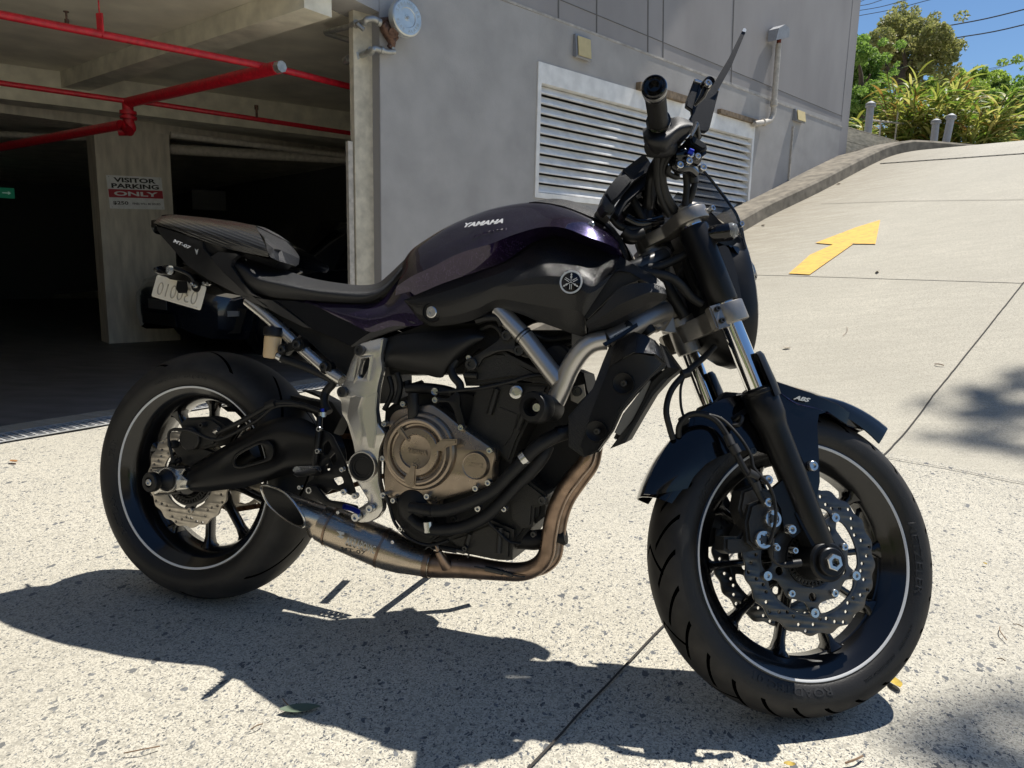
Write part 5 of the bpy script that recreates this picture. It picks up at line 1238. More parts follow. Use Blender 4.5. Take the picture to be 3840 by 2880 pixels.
# ------------------------------------------------------------------ MOTORCYCLE: bodywork
# fuel tank
tank = part('fuel_tank', surf(2, [
 [(395,520,-.075),(385,590,-.105),(345,690,-.118),(330,790,-.105)],
 [(440,445,-.075),(450,520,-.115),(450,620,-.135),(500,742,-.125)],
 [(520,382,-.075),(560,440,-.12),(600,550,-.15),(700,656,-.135)],
 [(700,272,-.075),(740,345,-.125),(780,460,-.165),(900,588,-.14)],
 [(950,167,-.07),(960,258,-.13),(980,400,-.175),(1090,518,-.14)],
 [(1180,117,-.07),(1200,215,-.13),(1160,330,-.175),(1250,407,-.13)],
 [(1340,108,-.07),(1400,190,-.13),(1345,280,-.165),(1370,355,-.12)],
 [(1500,140,-.07),(1540,205,-.13),(1500,285,-.165),(1470,345,-.12)],
 [(1640,195,-.07),(1680,250,-.13),(1650,340,-.165),(1640,400,-.12)],
 [(1780,262,-.07),(1800,320,-.12),(1800,395,-.15),(1800,460,-.12)],
 [(1858,345,-.065),(1880,390,-.10),(1895,440,-.12),(1910,500,-.11)]], 5, 5, 0, mir=True, centre=.004, sharp=[3], ang=16), 'paint')
part('tank_cover', surf(2, [
 [(1262,112,-.072),(1264,110,-.06),(1266,108,-.04)],
 [(1340,112,-.076),(1345,100,-.060),(1350,91,-.03)],
 [(1500,143,-.076),(1480,110,-.060),(1460,83,-.03)],
 [(1640,198,-.076),(1630,150,-.060),(1600,112,-.03)],
 [(1770,258,-.076),(1770,215,-.060),(1745,182,-.03)],
 [(1855,350,-.076),(1850,300,-.060),(1835,265,-.03)],
 [(1905,460,-.085),(1915,400,-.070),(1905,370,-.03)],
 [(1925,500,-.085),(1943,480,-.070),(1940,450,-.03)]], 5, 4, 0, mir=True, centre=.001), 'grain', tank)
part('tank_bolt', boltm(P(K(2, (1692,263))[0], -.133), .0065, .004), 'steel', tank)
part('tank_bolt', boltm(P(K(2, (1715,165))[0], -.055), .0, .0), 'steel', tank) if False else None
part('tank_lettering', txt(2, 'YAMAHA', (822,282), (1088,252), -.141, 36, y2=-.146, shear=.35, bold=.05, vert=(0,-1,.55), off=.006), 'letter', tank)
# side cover / air scoop
scoop = part('side_scoop', surf(2, [
 [(397,782,-.128),(397,786,-.135),(400,792,-.137),(404,798,-.135),(408,802,-.128)],
 [(530,725,-.132),(520,770,-.152),(515,820,-.158),(520,890,-.152),(540,950,-.138)],
 [(700,655,-.135),(695,720,-.165),(690,800,-.172),(690,900,-.165),(700,957,-.150)],
 [(900,585,-.135),(900,650,-.170),(895,740,-.180),(885,850,-.172),(880,920,-.155)],
 [(1090,514,-.132),(1080,590,-.175),(1065,680,-.186),(1045,780,-.175),(1040,848,-.155)],
 [(1250,403,-.120),(1245,500,-.152),(1230,640,-.190),(1210,800,-.178),(1200,880,-.155)],
 [(1340,358,-.115),(1350,450,-.152),(1345,620,-.193),(1320,820,-.182),(1300,922,-.155)],
 [(1440,344,-.112),(1450,450,-.152),(1460,620,-.196),(1440,840,-.186),(1420,965,-.155)],
 [(1600,385,-.112),(1590,490,-.152),(1600,640,-.198),(1560,850,-.190),(1530,1005,-.155)],
 [(1740,432,-.112),(1740,540,-.152),(1700,690,-.200),(1625,870,-.195),(1600,1030,-.155)],
 [(1900,492,-.112),(1900,560,-.165),(1840,600,-.196),(1640,900,-.195),(1655,1038,-.155)]], 4, 4, .004, mir=True, sharp=[1,3], ang=14), 'carbon')
part('intake_mesh', panel(2, [(1640,905,-.191),(1628,862,-.191),(1720,735,-.191),(1840,602,-.190),(1890,588,-.189),(1960,598,-.187),(2040,640,-.184),(1920,684,-.188),(1850,735,-.190),(1665,915,-.191)], .003), 'mesh', scoop)
part('intake_cover', surf(2, [
 [(1652,935,-.197),(1660,960,-.196),(1672,990,-.178),(1665,1030,-.150)],
 [(1760,840,-.205),(1765,900,-.204),(1760,965,-.180),(1740,1005,-.150)],
 [(1860,722,-.205),(1880,820,-.207),(1870,920,-.180),(1840,972,-.150)],
 [(1930,682,-.203),(1990,770,-.206),(1985,860,-.180),(1950,920,-.150)],
 [(2050,664,-.195),(2100,730,-.198),(2090,800,-.175),(2060,862,-.148)],
 [(2150,680,-.182),(2190,740,-.183),(2175,790,-.165),(2140,822,-.145)],
 [(2200,705,-.170),(2212,745,-.168),(2205,772,-.158),(2195,785,-.145)]], 4, 4, .003, mir=True, sharp=[1,2], ang=16), 'grain', scoop)
part('scoop_upper', panel(2, [(1890,480,-.120),(2000,545,-.140),(2110,605,-.155),(2190,665,-.165),(2205,710,-.170),(2150,690,-.180),(2060,655,-.188),(1960,596,-.190),(1890,585,-.194),(1840,600,-.196),(1850,545,-.16)], .003, mir=True), 'plastic', scoop)
# scoop bolt and round emblem
part('bolt_recess', lathe([(0,.001),(.018,.001),(.0195,.004),(.021,.002),(.0215,-.004)], P(K(2, (590,866))[0], -.160), YD, 28), 'plastic', scoop)
part('bolt', boltm(P(K(2, (590,868))[0], -.162), .012, .005, hexr=.35), 'steel', scoop)
em = P(K(2, (1554,662))[0], -.2000); re_ = mpx(84*.5425, em)/1.0
eax = Vector((-.05,-1,.06)).normalized(); EF = frame3(em, Vector((1,0,0)), Vector((0,0,1))) 
badge = part('badge', lathe([(0,.003),(re_*.80,.003),(re_*.98,.002),(re_,0),(re_,-.006)], em, eax, 48), 'gloss', scoop)
part('badge_ring', lathe([(re_*.82,.0030),(re_*.835,.0046),(re_*.955,.0046),(re_*.97,.0030)], em, eax, 48, caps=False), 'bright', scoop)
bx = eax.cross(Vector((0,0,1))).normalized()*-1; EM = frame3(em+eax*.0034, bx if bx.x > 0 else -bx, (0,0,1)); mes = []
for k in range(3):
    a = math.pi/2 + k*2*math.pi/3; Rm = Matrix.Rotation(a-math.pi/2, 4, 'Z'); u = re_
    def tri(pts, z=.0012): me = raw([(x, y, 0) for x, y in pts]+[(x, y, z) for x, y in pts], [tuple(range(len(pts)))[::-1], tuple(range(len(pts), 2*len(pts)))]+[(i, (i+1) % len(pts), len(pts)+(i+1) % len(pts), len(pts)+i) for i in range(len(pts))]); me.transform(EM @ Rm); return me
    mes.append(tri([(0,.78*u),(-.075*u,.60*u),(-.022*u,.54*u),(.022*u,.54*u),(.075*u,.60*u)])); mes.append(tri([(-.022*u,.54*u),(-.075*u,.46*u),(-.075*u,.38*u),(-.022*u,.30*u),(.022*u,.30*u),(.075*u,.38*u),(.075*u,.46*u),(.022*u,.54*u)])); mes.append(tri([(-.022*u,.30*u),(-.022*u,-.03*u),(.022*u,-.03*u),(.022*u,.30*u)]))
    for x in (-.10, .04): mes.append(tri([(x*u,-.16*u),(x*u+.055*u,-.16*u),(x*u+.055*u,-.60*u),(x*u,-.60*u)]))
mes = [m_ for m_ in mes if m_]
part('emblem', mes, 'bright', scoop)

# seat
part('seat', surf(1, [
 [(1075,488,-.055),(1054,515,-.105),(1044,535,-.112),(1044,556,-.100)],
 [(1150,472,.0),(1130,540,-.115),(1115,590,-.128),(1105,645,-.112)],
 [(1260,513,.0),(1240,610,-.125),(1215,665,-.138),(1195,725,-.118)],
 [(1400,568,.0),(1400,650,-.125),(1385,705,-.138),(1350,766,-.118)],
 [(1600,632,.0),(1600,690,-.115),(1600,735,-.132),(1600,786,-.115)],
 [(1800,667,.0),(1800,712,-.105),(1800,755,-.122),(1800,800,-.108)],
 [(1950,680,.0),(1950,715,-.095),(1950,760,-.112),(1960,802,-.100)],
 [(2060,664,.0),(2060,693,-.085),(2060,730,-.102),(2060,772,-.092)],
 [(2140,602,.0),(2140,632,-.075),(2140,665,-.090),(2140,705,-.085)],
 [(2205,540,.0),(2200,565,-.065),(2197,595,-.080),(2195,630,-.078)],
 [(2258,490,.0),(2250,515,-.055),(2245,540,-.070),(2242,570,-.070)]], 5, 6, .0, mir=True, weld=True), 'vinyl')
part('seat_pad_base', panel(1, [(1190,735,-.108),(1350,768,-.114),(1600,790,-.111),(1960,806,-.097),(2060,778,-.09),(2080,800,-.08),(1960,830,-.09),(1650,822,-.10),(1500,785,-.108),(1250,775,-.105)], .06), 'castd')
# tail: upper cowl, front pad, side panels
part('seat_cowl', surf(1, [
 [(512,236,-.03),(510,240,-.05),(509,246,-.062),(508,252,-.066)],
 [(560,203,.0),(555,215,-.05),(550,245,-.082),(545,268,-.086)],
 [(650,193,.0),(640,215,-.06),(640,262,-.098),(650,300,-.10)],
 [(780,205,.0),(780,235,-.07),(780,290,-.112),(780,345,-.112)],
 [(930,222,.0),(930,262,-.085),(925,325,-.122),(920,398,-.120)],
 [(1060,238,.0),(1060,290,-.09),(1060,360,-.128),(1060,438,-.124)],
 [(1180,262,.0),(1190,325,-.09),(1200,400,-.128),(1200,467,-.122)],
 [(1215,268,.0),(1250,345,-.09),(1290,425,-.128),(1305,486,-.120)]], 5, 5, .0, mir=True, weld=True), 'ribbed')
cpd = part('cowl_pad', panel(1, [(1183,259,.0),(1228,267,.02),(1322,314,.04),(1402,369,.05),(1467,466,.045),(1468,482,.02),(1337,424,-.105),(1262,345,-.09)], .03, bev=.004), 'grain')
part('pad_side', panel(1, [(1262,345,-.092),(1337,424,-.108),(1468,482,.015),(1463,522,.0),(1438,538,-.03),(1372,514,-.11),(1306,492,-.126),(1288,425,-.122)], .03, bev=.004), 'grain', cpd)
part('pad_underside', panel(1, [(1306,490,-.11),(1372,514,-.10),(1425,530,-.075),(1458,532,-.02),(1440,542,-.02),(1390,530,-.06),(1300,500,-.10)], .02), 'castd')
part('tail_side_panel', panel(1, [(520,268,-.066),(560,280,-.084),(700,326,-.104),(850,378,-.114),(852,425,-.118),(920,505,-.124),(1000,600,-.126),(1130,705,-.126),(1240,790,-.124),(1300,835,-.122),(1280,838,-.120),(1120,762,-.118),(1000,700,-.108),(880,640,-.10),(800,585,-.094),(735,540,-.088),(700,500,-.084),(640,430,-.078),(560,340,-.07),(535,300,-.066)], .012, mir=True), 'tail')
part('tail_upper_panel', panel(1, [(900,482,-.128),(960,448,-.130),(1080,462,-.132),(1092,475,-.13),(1052,505,-.128),(1042,545,-.13),(1120,660,-.132),(1190,735,-.132),(1255,770,-.13),(1150,745,-.128),(1040,640,-.128),(940,540,-.128)], .014, mir=True), 'tail')
part('tail_filler', panel(1, [(705,318,-.102),(850,370,-.112),(1000,425,-.118),(1200,472,-.112),(1380,520,-.10),(1340,560,-.09),(1090,470,-.11),(960,446,-.112),(895,480,-.114),(1000,620,-.11),(880,560,-.10),(850,425,-.11),(850,380,-.108)], .05), 'plastic')
part('tail_lower_edge', panel(1, [(1255,772,-.125),(1330,785,-.122),(1450,870,-.12),(1598,980,-.117),(1545,970,-.116),(1380,890,-.118),(1250,815,-.12),(1120,755,-.122)], .012, mir=True), 'tail')
part('side_fairing', panel(1, [(1320,782,-.112),(1480,788,-.112),(1640,820,-.114),(1720,868,-.116),(1860,935,-.118),(2005,1005,-.120),(1960,1035,-.12),(1868,1103,-.118),(1740,1040,-.116),(1600,985,-.114),(1500,895,-.112),(1420,840,-.112)], .02, mir=True), 'gloss')
part('side_fairing', surf(1, [
 [(1490,788,-.110),(1560,800,-.112),(1645,820,-.114)],
 [(1650,800,-.110),(1680,840,-.118),(1722,872,-.118)],
 [(1850,812,-.108),(1850,880,-.122),(1865,940,-.121)],
 [(1990,812,-.10),(1990,900,-.124),(2010,1005,-.122)],
 [(2090,780,-.095),(2110,880,-.126),(2160,965,-.124)],
 [(2190,655,-.082),(2230,780,-.124),(2370,950,-.128)],
 [(2240,600,-.078),(2270,700,-.118),(2310,800,-.130)]], 4, 4, .003, mir=True), 'paint')
part('side_fairing_trim', panel(1, [(1868,1103,-.119),(1960,1034,-.121),(2010,1003,-.121),(2160,962,-.124),(2290,925,-.128),(2330,945,-.128),(2200,985,-.122),(2090,1020,-.12),(1960,1075,-.118),(1880,1108,-.118)], .01), 'tail')
part('tail_light', panel(1, [(490,232,-.05),(515,226,-.055),(640,290,-.09),(650,318,-.095),(560,285,-.082),(525,275,-.072),(522,325,-.066),(508,315,-.06),(490,280,-.055)], .02, mir=True), 'gloss')
part('tail_light_lens', panel(1, [(496,285,-.058),(515,282,-.062),(516,310,-.062),(502,300,-.06)], .004), 'lens')
part('tail_lettering', txt(1, 'MT-07', (665,378), (782,428), -.106, 22, y2=-.113, shear=.15, bold=.03, off=.0085), 'letter')
part('tail_emblem', [panel(1, [(793,428,-.121),(806,470,-.121),(806,440,-.121)], .0006, bev=0), panel(1, [(817,430,-.121),(808,470,-.121),(808,440,-.121)], .0006, bev=0)], 'lettergrey')
part('undertray', panel(1, [(700,528,-.06),(735,545,-.07),(900,650,-.08),(1010,705,-.09),(1300,850,-.09),(1420,950,-.09),(1600,1090,-.09),(1860,1330,-.09),(1960,1420,-.09),(2070,1500,-.09),(2060,1080,-.09),(1868,1095,-.09),(1598,975,-.09),(1350,790,-.09),(1100,690,-.09),(900,500,-.08)], .17), 'castd')
# tail tidy: bracket, indicator, number plate
br = part('tail_bracket', panel(1, [(735,545,-.03),(830,590,-.045),(910,665,-.05),(1010,735,-.05),(935,752,-.05),(870,735,-.05),(800,712,-.048),(740,655,-.04),(620,640,-.035),(555,600,-.03),(570,545,-.02),(600,540,-.02),(700,560,-.025)], .06), 'satin')
part('bracket_arm', tpx(1, [(560,560,-.08,10),(620,555,-.08,12),(760,610,-.07,16),(800,690,-.06,14)], seg=8), 'satin', br)
part('bracket_boss', joinme([lathe([(0,.004),(.012,.004),(.014,0),(.014,-.015)], P(K(1, (775,640))[0], -.06), YD, 20), lathe([(0,.004),(.012,.004),(.014,0),(.014,-.015)], P(K(1, (805,690))[0], -.065), YD, 20)]), 'satin', br)
bolts(br, 1, [(775,672,.005),(798,687,.005)], -.082, h=.004); bolts(br, 1, [(863,670,.005),(890,672,.005)], -.07, h=.006)
part('indicator', [lathe([(0,-.012),(.010,-.010),(.012,0),(.011,.03),(.006,.042),(0,.044)], P(K(1, (618,580))[0], -.055), Vector((-.1,-1,-.1)), 20)], 'gloss', br)
part('indicator_lens', lathe([(0,.004),(.009,.002),(.0118,-.004),(.0118,-.006)], P(K(1, (612,575))[0], -.10), Vector((-.3,-1,0)), 20), 'lens', br)
part('plate_holder', panel(1, [(672,650,-.06),(735,655,-.06),(742,700,-.06),(735,735,-.06),(680,735,-.06),(662,705,-.06)], .003, bev=0), 'satin', br)
# plate seen from its back: embossed digits read mirrored
pc = [P(q, y) for q, y in zip(K(1, (548,592),(868,715),(838,832),(480,775)), (.035,-.075,-.078,.035))]
pnum = (pc[0]+pc[1]+pc[2]+pc[3])/4; px_ = ((pc[1]-pc[0])+(pc[2]-pc[3])).normalized(); py_ = (pc[0]-pc[3]+pc[1]-pc[2]); wP = ((pc[1]-pc[0]).length+(pc[2]-pc[3]).length)/2; hP = ((pc[0]-pc[3]).length+(pc[1]-pc[2]).length)/2
PF = frame3(pnum, px_, py_); sgn = 1 if (PF.to_3x3() @ Vector((0,0,1))).y < 0 else -1
rr_ = rnd([(-wP/2,-hP/2),(wP/2,-hP/2),(wP/2,hP/2),(-wP/2,hP/2)], .008, 4)
pl = flat2d([rr_]+[[(x*wP*.42+.002*math.cos(a), y*hP*.42+.002*math.sin(a)) for a in [2*math.pi*i/8 for i in range(8)]] for x, y in ((-1,-1),(1,-1))], .0008, .0003); pl.transform(PF)
M['platedg'] = mat('embossed_digit_grey', (.40,.37,.31), .5)
np_ = part('number_plate', pl, 'plate')
inn = rnd([(-wP*.475,-hP*.46),(wP*.475,-hP*.46),(wP*.475,hP*.46),(-wP*.475,hP*.46)], .006, 4); inn2 = rnd([(-wP*.46,-hP*.43),(wP*.46,-hP*.43),(wP*.46,hP*.43),(-wP*.46,hP*.43)], .005, 4)
rb = flat2d([inn, inn2], .0014, .0003); rb.transform(PF); part('plate_rim', rb, 'plate', np_)
tx = text('030010', hP*.88, .0024, bold=-.0012); xs = [v.co.x for v in tx.vertices]; tx.transform(Matrix.Scale(-wP*.80/(max(xs)-min(xs)), 4, (1,0,0))); tx.transform(PF @ Matrix.Translation((0,-hP*.10,0))); part('plate_digits', tx, 'platedg', np_)

# ---- frame tubes
fr_ = part('frame_tube', joinme([tpx(2, [(1050,850,-.14),(1240,1050,-.150),(1430,1300,-.158),(1470,1350,-.160)], r=.0185, seg=20, sm=0),
     tpx(2, [(1790,1060,-.150),(1700,1080,-.156),(1620,1140,-.160),(1540,1260,-.160),(1490,1380,-.160),(1440,1490,-.160)], r=.0195, seg=20)]), 'frame')
part('tube_bands', [tpx(2, [(1213,1017,-.149),(1221,1026,-.149)], r=.0192, seg=20, sm=0), tpx(2, [(1229,1037,-.149),(1236,1044,-.149)], r=.0192, seg=20, sm=0)], 'dsteel', fr_)
part('frame_tube', joinme([tpx(2, [(1800,1060,-.148),(1950,985,-.125),(2100,900,-.085),(2210,860,-.05)], r=.0195, seg=18), tpx(2, [(1990,920,-.10),(2090,930,-.07),(2150,960,-.05)], r=.016, seg=14)]), 'clamp')
part('frame_tube', tpx(2, [(1780,640,-.10),(2000,560,-.085),(2200,480,-.04)], r=.017, seg=16, sm=3), 'dsteel')
part('frame_head_gusset', panel(4, [(410,830,-.06),(560,780,-.045),(600,900,-.04),(620,1010,-.04),(540,1000,-.05),(500,990,-.07),(450,960,-.08),(400,930,-.09)], .03), 'clamp')
sf = part('subframe_tube', [tpx(1, [(1160,790,-.100),(1300,905,-.108),(1500,1090,-.115),(1700,1265,-.122),(1810,1340,-.126)], r=.0125, seg=16, sm=3)], 'silver')
bolts(sf, 1, [(1505,1092,.010),(1402,1125,.009),(1690,1245,.010)], -.135, h=.008, m='dsteel')
part('lug', [lathe([(0,-.02),(.016,-.02),(.016,.001),(0,.001)], P(K(1, (1505,1092))[0], -.133), YD, 20), lathe([(0,-.02),(.013,-.02),(.013,.001),(0,.001)], P(K(1, (1402,1125))[0], -.133), YD, 20), lathe([(0,-.02),(.014,-.02),(.015,.001),(0,.001)], P(K(1, (1700,1250))[0], -.134), YD, 20),
     panel(1, [(1450,1080,-.135),(1505,1062,-.135),(1530,1100,-.135),(1500,1125,-.135),(1430,1145,-.133),(1400,1150,-.133),(1395,1105,-.133)], .006)], 'satin', sf)
# brake reservoir
rs = part('brake_reservoir', lathe([(.0,0),(.017,.002),(.019,.008),(.019,.05),(.0175,.052),(0,.052)], P(K(1, (1322,1190))[0], -.125), Vector((.02,0,1)), 28), 'reserv')
part('reservoir_cap', lathe([(.021,.052),(.0222,.054),(.0222,.068),(.020,.073),(0,.073)], P(K(1, (1322,1190))[0], -.125), Vector((.02,0,1)), 28), 'plastic', rs)
part('reservoir_hose', tpx(1, [(1360,1165,-.125),(1420,1195,-.125),(1560,1245,-.125),(1680,1300,-.122),(1750,1350,-.12),(1700,1420,-.12),(1690,1500,-.13),(1720,1560,-.135)], r=.0095, seg=12), 'rubber', rs)
part('hose_clip', tpx(1, [(1372,1170,-.125),(1400,1185,-.125)], r=.0108, seg=14, sm=0), 'steel', rs)

# ---- silver pivot plate (footpeg plate)
pv = part('pivot_plate', plate(K(6, (240,148),(398,104),(378,230),(388,300),(362,400),(352,470),(345,560),(358,640),(408,708),(370,800),(360,900),(362,1000),(385,1100),(392,1180),(360,1230),(300,1262),(240,1265),(205,1235),(205,1205),(225,1180),(300,1130),(270,1080),(225,1010),(205,930),(215,840),(200,760),(165,640),(130,580),(128,510),(100,470),(105,430),(140,400),(180,280)), -.150, .022, .005, [K(6, (262,238),(305,232),(296,300),(262,360),(240,350),(243,300))], r=.007), 'silver')
part('plate_ridge', panel(6, [(235,225,-.1525),(330,215,-.1525),(305,380,-.1525),(290,370,-.1545),(310,232,-.1545),(255,240,-.1545),(225,360,-.1545),(205,395,-.1525)], .004, bev=.001), 'silver', pv)
part('plate_ridge', panel(6, [(185,480,-.150),(215,470,-.156),(262,480,-.157),(238,560,-.156),(262,700,-.156),(248,780,-.155),(225,775,-.156),(205,700,-.156),(165,600,-.150)], .008, bev=.002), 'silver', pv)
part('plate_ridge', panel(6, [(285,480,-.156),(355,450,-.154),(345,560,-.154),(352,650,-.154),(330,800,-.156),(300,795,-.157),(268,640,-.157),(262,560,-.157)], .008, bev=.002), 'silver', pv)
part('pivot_cap', lathe([(0,.002),(.018,.002),(.0185,.004),(.0225,.004),(.024,.007),(.028,.007),(.0295,.004),(.030,-.004)], P(K(6, (267,912))[0], -.154), YD, 36), 'plastic', pv)
part('pivot_ring', lathe([(.0295,.003),(.030,.006),(.0325,.006),(.034,.002),(.034,-.004)], P(K(6, (267,912))[0], -.154), YD, 36, caps=False), 'silver', pv)
bolts(pv, 6, [(247,188,.012),(140,447,.012)], -.154, h=.005, m='dsteel'); bolts(pv, 6, [(316,1172,.009),(228,1225,.010),(223,1092,.007),(154,1067,.007)], -.158, h=.008)
# rearset: black drilled plates, footpeg, lever
rp = part('rearset_plate', plate(K(5, (1410,590),(1480,620),(1500,640),(1560,760),(1590,830),(1630,950),(1650,1010),(1620,1010),(1560,985),(1500,970),(1460,1000),(1420,960),(1330,990),(1345,930),(1390,900),(1400,830),(1390,720)), -.158, .008, .0015, [K(5, *h) for h in (((1450,690),(1475,665),(1500,710),(1470,760),(1445,750)), ((1480,780),(1520,740),(1530,790),(1500,830)), ((1500,905),(1560,890),(1575,930),(1530,950)), ((1460,820),(1480,810),(1490,850),(1465,860)))], r=.005), 'satin')
bolts(rp, 5, [(1425,595,.0062),(1417,732,.0062),(1568,846,.006),(1580,985,.007),(1365,975,.0085),(1305,957,.005),(1650,1010,.006)], -.166, h=.006)
part('footpeg', tpx(5, [(1262,868,-.275,9),(1290,872,-.262,22),(1370,862,-.21,24),(1415,858,-.165,26)], seg=16, sm=0), 'satin', rp)
part('peg_knurl', [tpx(5, [(1280+i*13,853-i*.5,-.262+i*.0085),(1285+i*13,853-i*.5,-.259+i*.0085)], r=.0085, seg=8, sm=0) for i in range(11)], 'steel', rp)
part('brake_pedal', plate(K(5, (1340,950),(1400,945),(1440,1000),(1480,1040),(1560,1050),(1620,1065),(1659,1075),(1655,1110),(1590,1100),(1450,1068),(1400,1030),(1345,1000)), -.172, .008, .002, r=.005), 'satin', rp)
part('pedal_tip', tpx(6, [(150,1160,-.205),(200,1175,-.185),(240,1195,-.17)], r=.0058, seg=10, sm=0), 'bluean', rp)
part('rear_master_cylinder', [tpx(5, [(1425,520,-.155,20),(1420,600,-.165,20),(1408,700,-.165,20),(1395,790,-.165,22),(1390,830,-.165,10),(1385,900,-.165,8)], seg=12, sm=0)], 'satin', rp)
part('banjo', [tpx(5, [(1440,490,-.15),(1440,520,-.15)], r=.009, seg=8, sm=0)], 'steel', rp); part('bleed_cap', tpx(5, [(1441,468,-.15),(1441,488,-.15)], r=.005, seg=8, sm=0), 'bluean', rp)

# ---- swingarm
sw = part('swingarm', [surf(5, [
 [(620,835,-.13),(600,870,-.145),(590,920,-.145),(600,960,-.145),(640,985,-.13)],
 [(700,790,-.13),(690,830,-.146),(690,890,-.148),(700,950,-.146),(730,985,-.13)],
 [(800,720,-.125),(800,760,-.142),(790,850,-.144),(800,930,-.142),(820,975,-.125)],
 [(950,630,-.12),(950,680,-.138),(870,800,-.138),(940,900,-.138),(960,958,-.12)],
 [(1080,555,-.118),(1100,610,-.136),(1150,750,-.130),(1100,860,-.136),(1110,915,-.118)],
 [(1200,520,-.115),(1210,590,-.134),(1230,700,-.132),(1230,810,-.134),(1230,880,-.115)],
 [(1320,530,-.112),(1330,610,-.13),(1350,700,-.13),(1360,810,-.13),(1370,860,-.112)],
 [(1440,590,-.11),(1450,650,-.125),(1470,720,-.125),(1480,790,-.125),(1490,840,-.11)],
 [(1560,640,-.10),(1580,700,-.11),(1590,760,-.11),(1590,800,-.11),(1590,830,-.10)]], 4, 4, .004)], 'satin')
part('swingarm_window', plate(K(5, (875,790),(890,755),(940,720),(1040,675),(1100,665),(1130,690),(1140,740),(1125,785),(1090,800),(1000,825),(920,845),(885,835)), -.1445, .006, .002, [K(5, (895,790),(905,765),(950,735),(1040,692),(1070,690),(1090,720),(1095,780),(1000,808),(930,828),(900,820))], r=.012), 'satin', sw)
def cut(o, px, c, y0, y1):
    q = [(v.x, v.z) for v in PP(K(c, *px), (y0+y1)/2)]; me = flat2d([rnd(q, .01)], abs(y1-y0)/2, 0); me.transform(Matrix.Translation((0,(y0+y1)/2,0)) @ MXZ); me.transform(Matrix.Translation(-Vector(o['_o'])))
    t = bpy.data.objects.new('t', me); COL.objects.link(t); md = o.modifiers.new('b', 'BOOLEAN'); md.operation = 'DIFFERENCE'; md.solver = 'FAST'; md.object = t
    keep = o.parent; o.parent = None; l0 = o.location.copy(); o.location = (0,0,0); dg = bpy.context.evaluated_depsgraph_get(); dg.update(); m2 = bpy.data.meshes.new_from_object(o.evaluated_get(dg), depsgraph=dg)
    o.modifiers.clear(); o.data = m2; o.location = l0; o.parent = keep; bpy.data.objects.remove(t)
cut(sw, [(898,795),(905,765),(950,735),(1040,692),(1070,690),(1092,720),(1097,778),(1008,806),(930,826),(905,822)], 5, -.20, -.06)
part('shock_absorber', [tpx(5, [(930,800,.0,60),(1030,730,.0,60)], seg=24, sm=0)], 'satin')
part('swingarm', mirror(surf(5, [
 [(620,835,-.13),(590,920,-.14),(640,985,-.13)],[(800,720,-.125),(790,850,-.14),(820,975,-.125)],[(1080,555,-.118),(1150,750,-.13),(1110,915,-.118)],[(1320,530,-.112),(1350,700,-.13),(1370,860,-.112)],[(1560,640,-.10),(1590,760,-.11),(1590,830,-.10)]], 3, 3, .02), keep=False), 'satin', None)
ax_ = RA + Vector((0,-.150,0))
ap = part('axle_plate', [plate(K(5, (385,855),(420,845),(470,845),(588,842),(560,880),(600,915),(590,945),(605,965),(590,970),(430,985),(395,1005),(390,960),(400,900)), -.152, .006, .0015, r=.003)], 'silver')
part('axle_ring', lathe([(.0,.001),(.026,.001),(.0265,.004),(.029,.004),(.030,0),(.030,-.006)], P(K(5, (478,912))[0], -.158), YD, 40), 'silver', ap)
part('paddock_spool', lathe([(.026,0),(.026,.006),(.021,.012),(.0155,.022),(.0155,.028),(.022,.034),(.023,.037),(.023,.048),(.021,.051),(.012,.051),(.011,.045),(0,.045)], P(K(5, (478,912))[0], -.158), Vector((-.12,-1,.0)), 36), 'plastic', ap)
part('bolt', boltm(P(K(5, (478,912))[0], -.158)+Vector((-.006,-.048,0)), .008, .004), 'steel', ap)
part('chain_adjuster', [tpx(5, [(340,918,-.135),(400,915,-.135)], r=.003, seg=8, sm=0), tpx(5, [(385,840,-.13),(590,830,-.13)], r=.003, seg=6, sm=0), tpx(5, [(400,1003,-.13),(560,990,-.13)], r=.003, seg=6, sm=0)], 'dsteel', ap)
# rear caliper and hoses
rc_ = part('rear_caliper', [panel(5, [(555,560,-.118),(590,525,-.118),(700,518,-.118),(760,530,-.118),(830,580,-.118),(800,640,-.118),(770,700,-.118),(700,720,-.118),(600,710,-.118),(560,650,-.118)], .05, bev=.006),
     lathe([(0,.002),(.026,.002),(.0285,0),(.0285,-.03)], P(K(5, (613,655))[0], -.126), YD, 30)], 'cast')
part('caliper_bracket', panel(5, [(500,665,-.105),(560,690,-.105),(700,720,-.105),(760,740,-.105),(620,830,-.105),(560,800,-.105),(500,700,-.105)], .012), 'cast', rc_)
bolts(rc_, 5, [(518,690,.010),(705,570,.007)], -.122, h=.012, m='dsteel'); part('abs_sensor', tpx(5, [(490,810,-.13,10),(520,800,-.125,16),(560,785,-.12,18)], seg=10), 'plastic', rc_)
part('sensor_lead', tpx(5, [(560,600,-.135),(520,596,-.14),(490,615,-.14),(485,660,-.14),(500,740,-.14),(515,800,-.135)], r=.0032, seg=8), 'rubber', rc_)
part('sensor_lead', tpx(5, [(520,598,-.14),(620,605,-.14),(740,655,-.14),(820,655,-.14),(950,590,-.135),(1050,530,-.13),(1150,455,-.125),(1300,450,-.12),(1430,480,-.12)], r=.0042, seg=8), 'rubber', rc_)
part('rear_brake_hose', tpx(5, [(790,620,-.13),(850,590,-.132),(950,540,-.132),(1040,490,-.13),(1130,440,-.125),(1230,430,-.12),(1330,450,-.12),(1430,485,-.13)], r=.0062, seg=10), 'rubber', rc_)
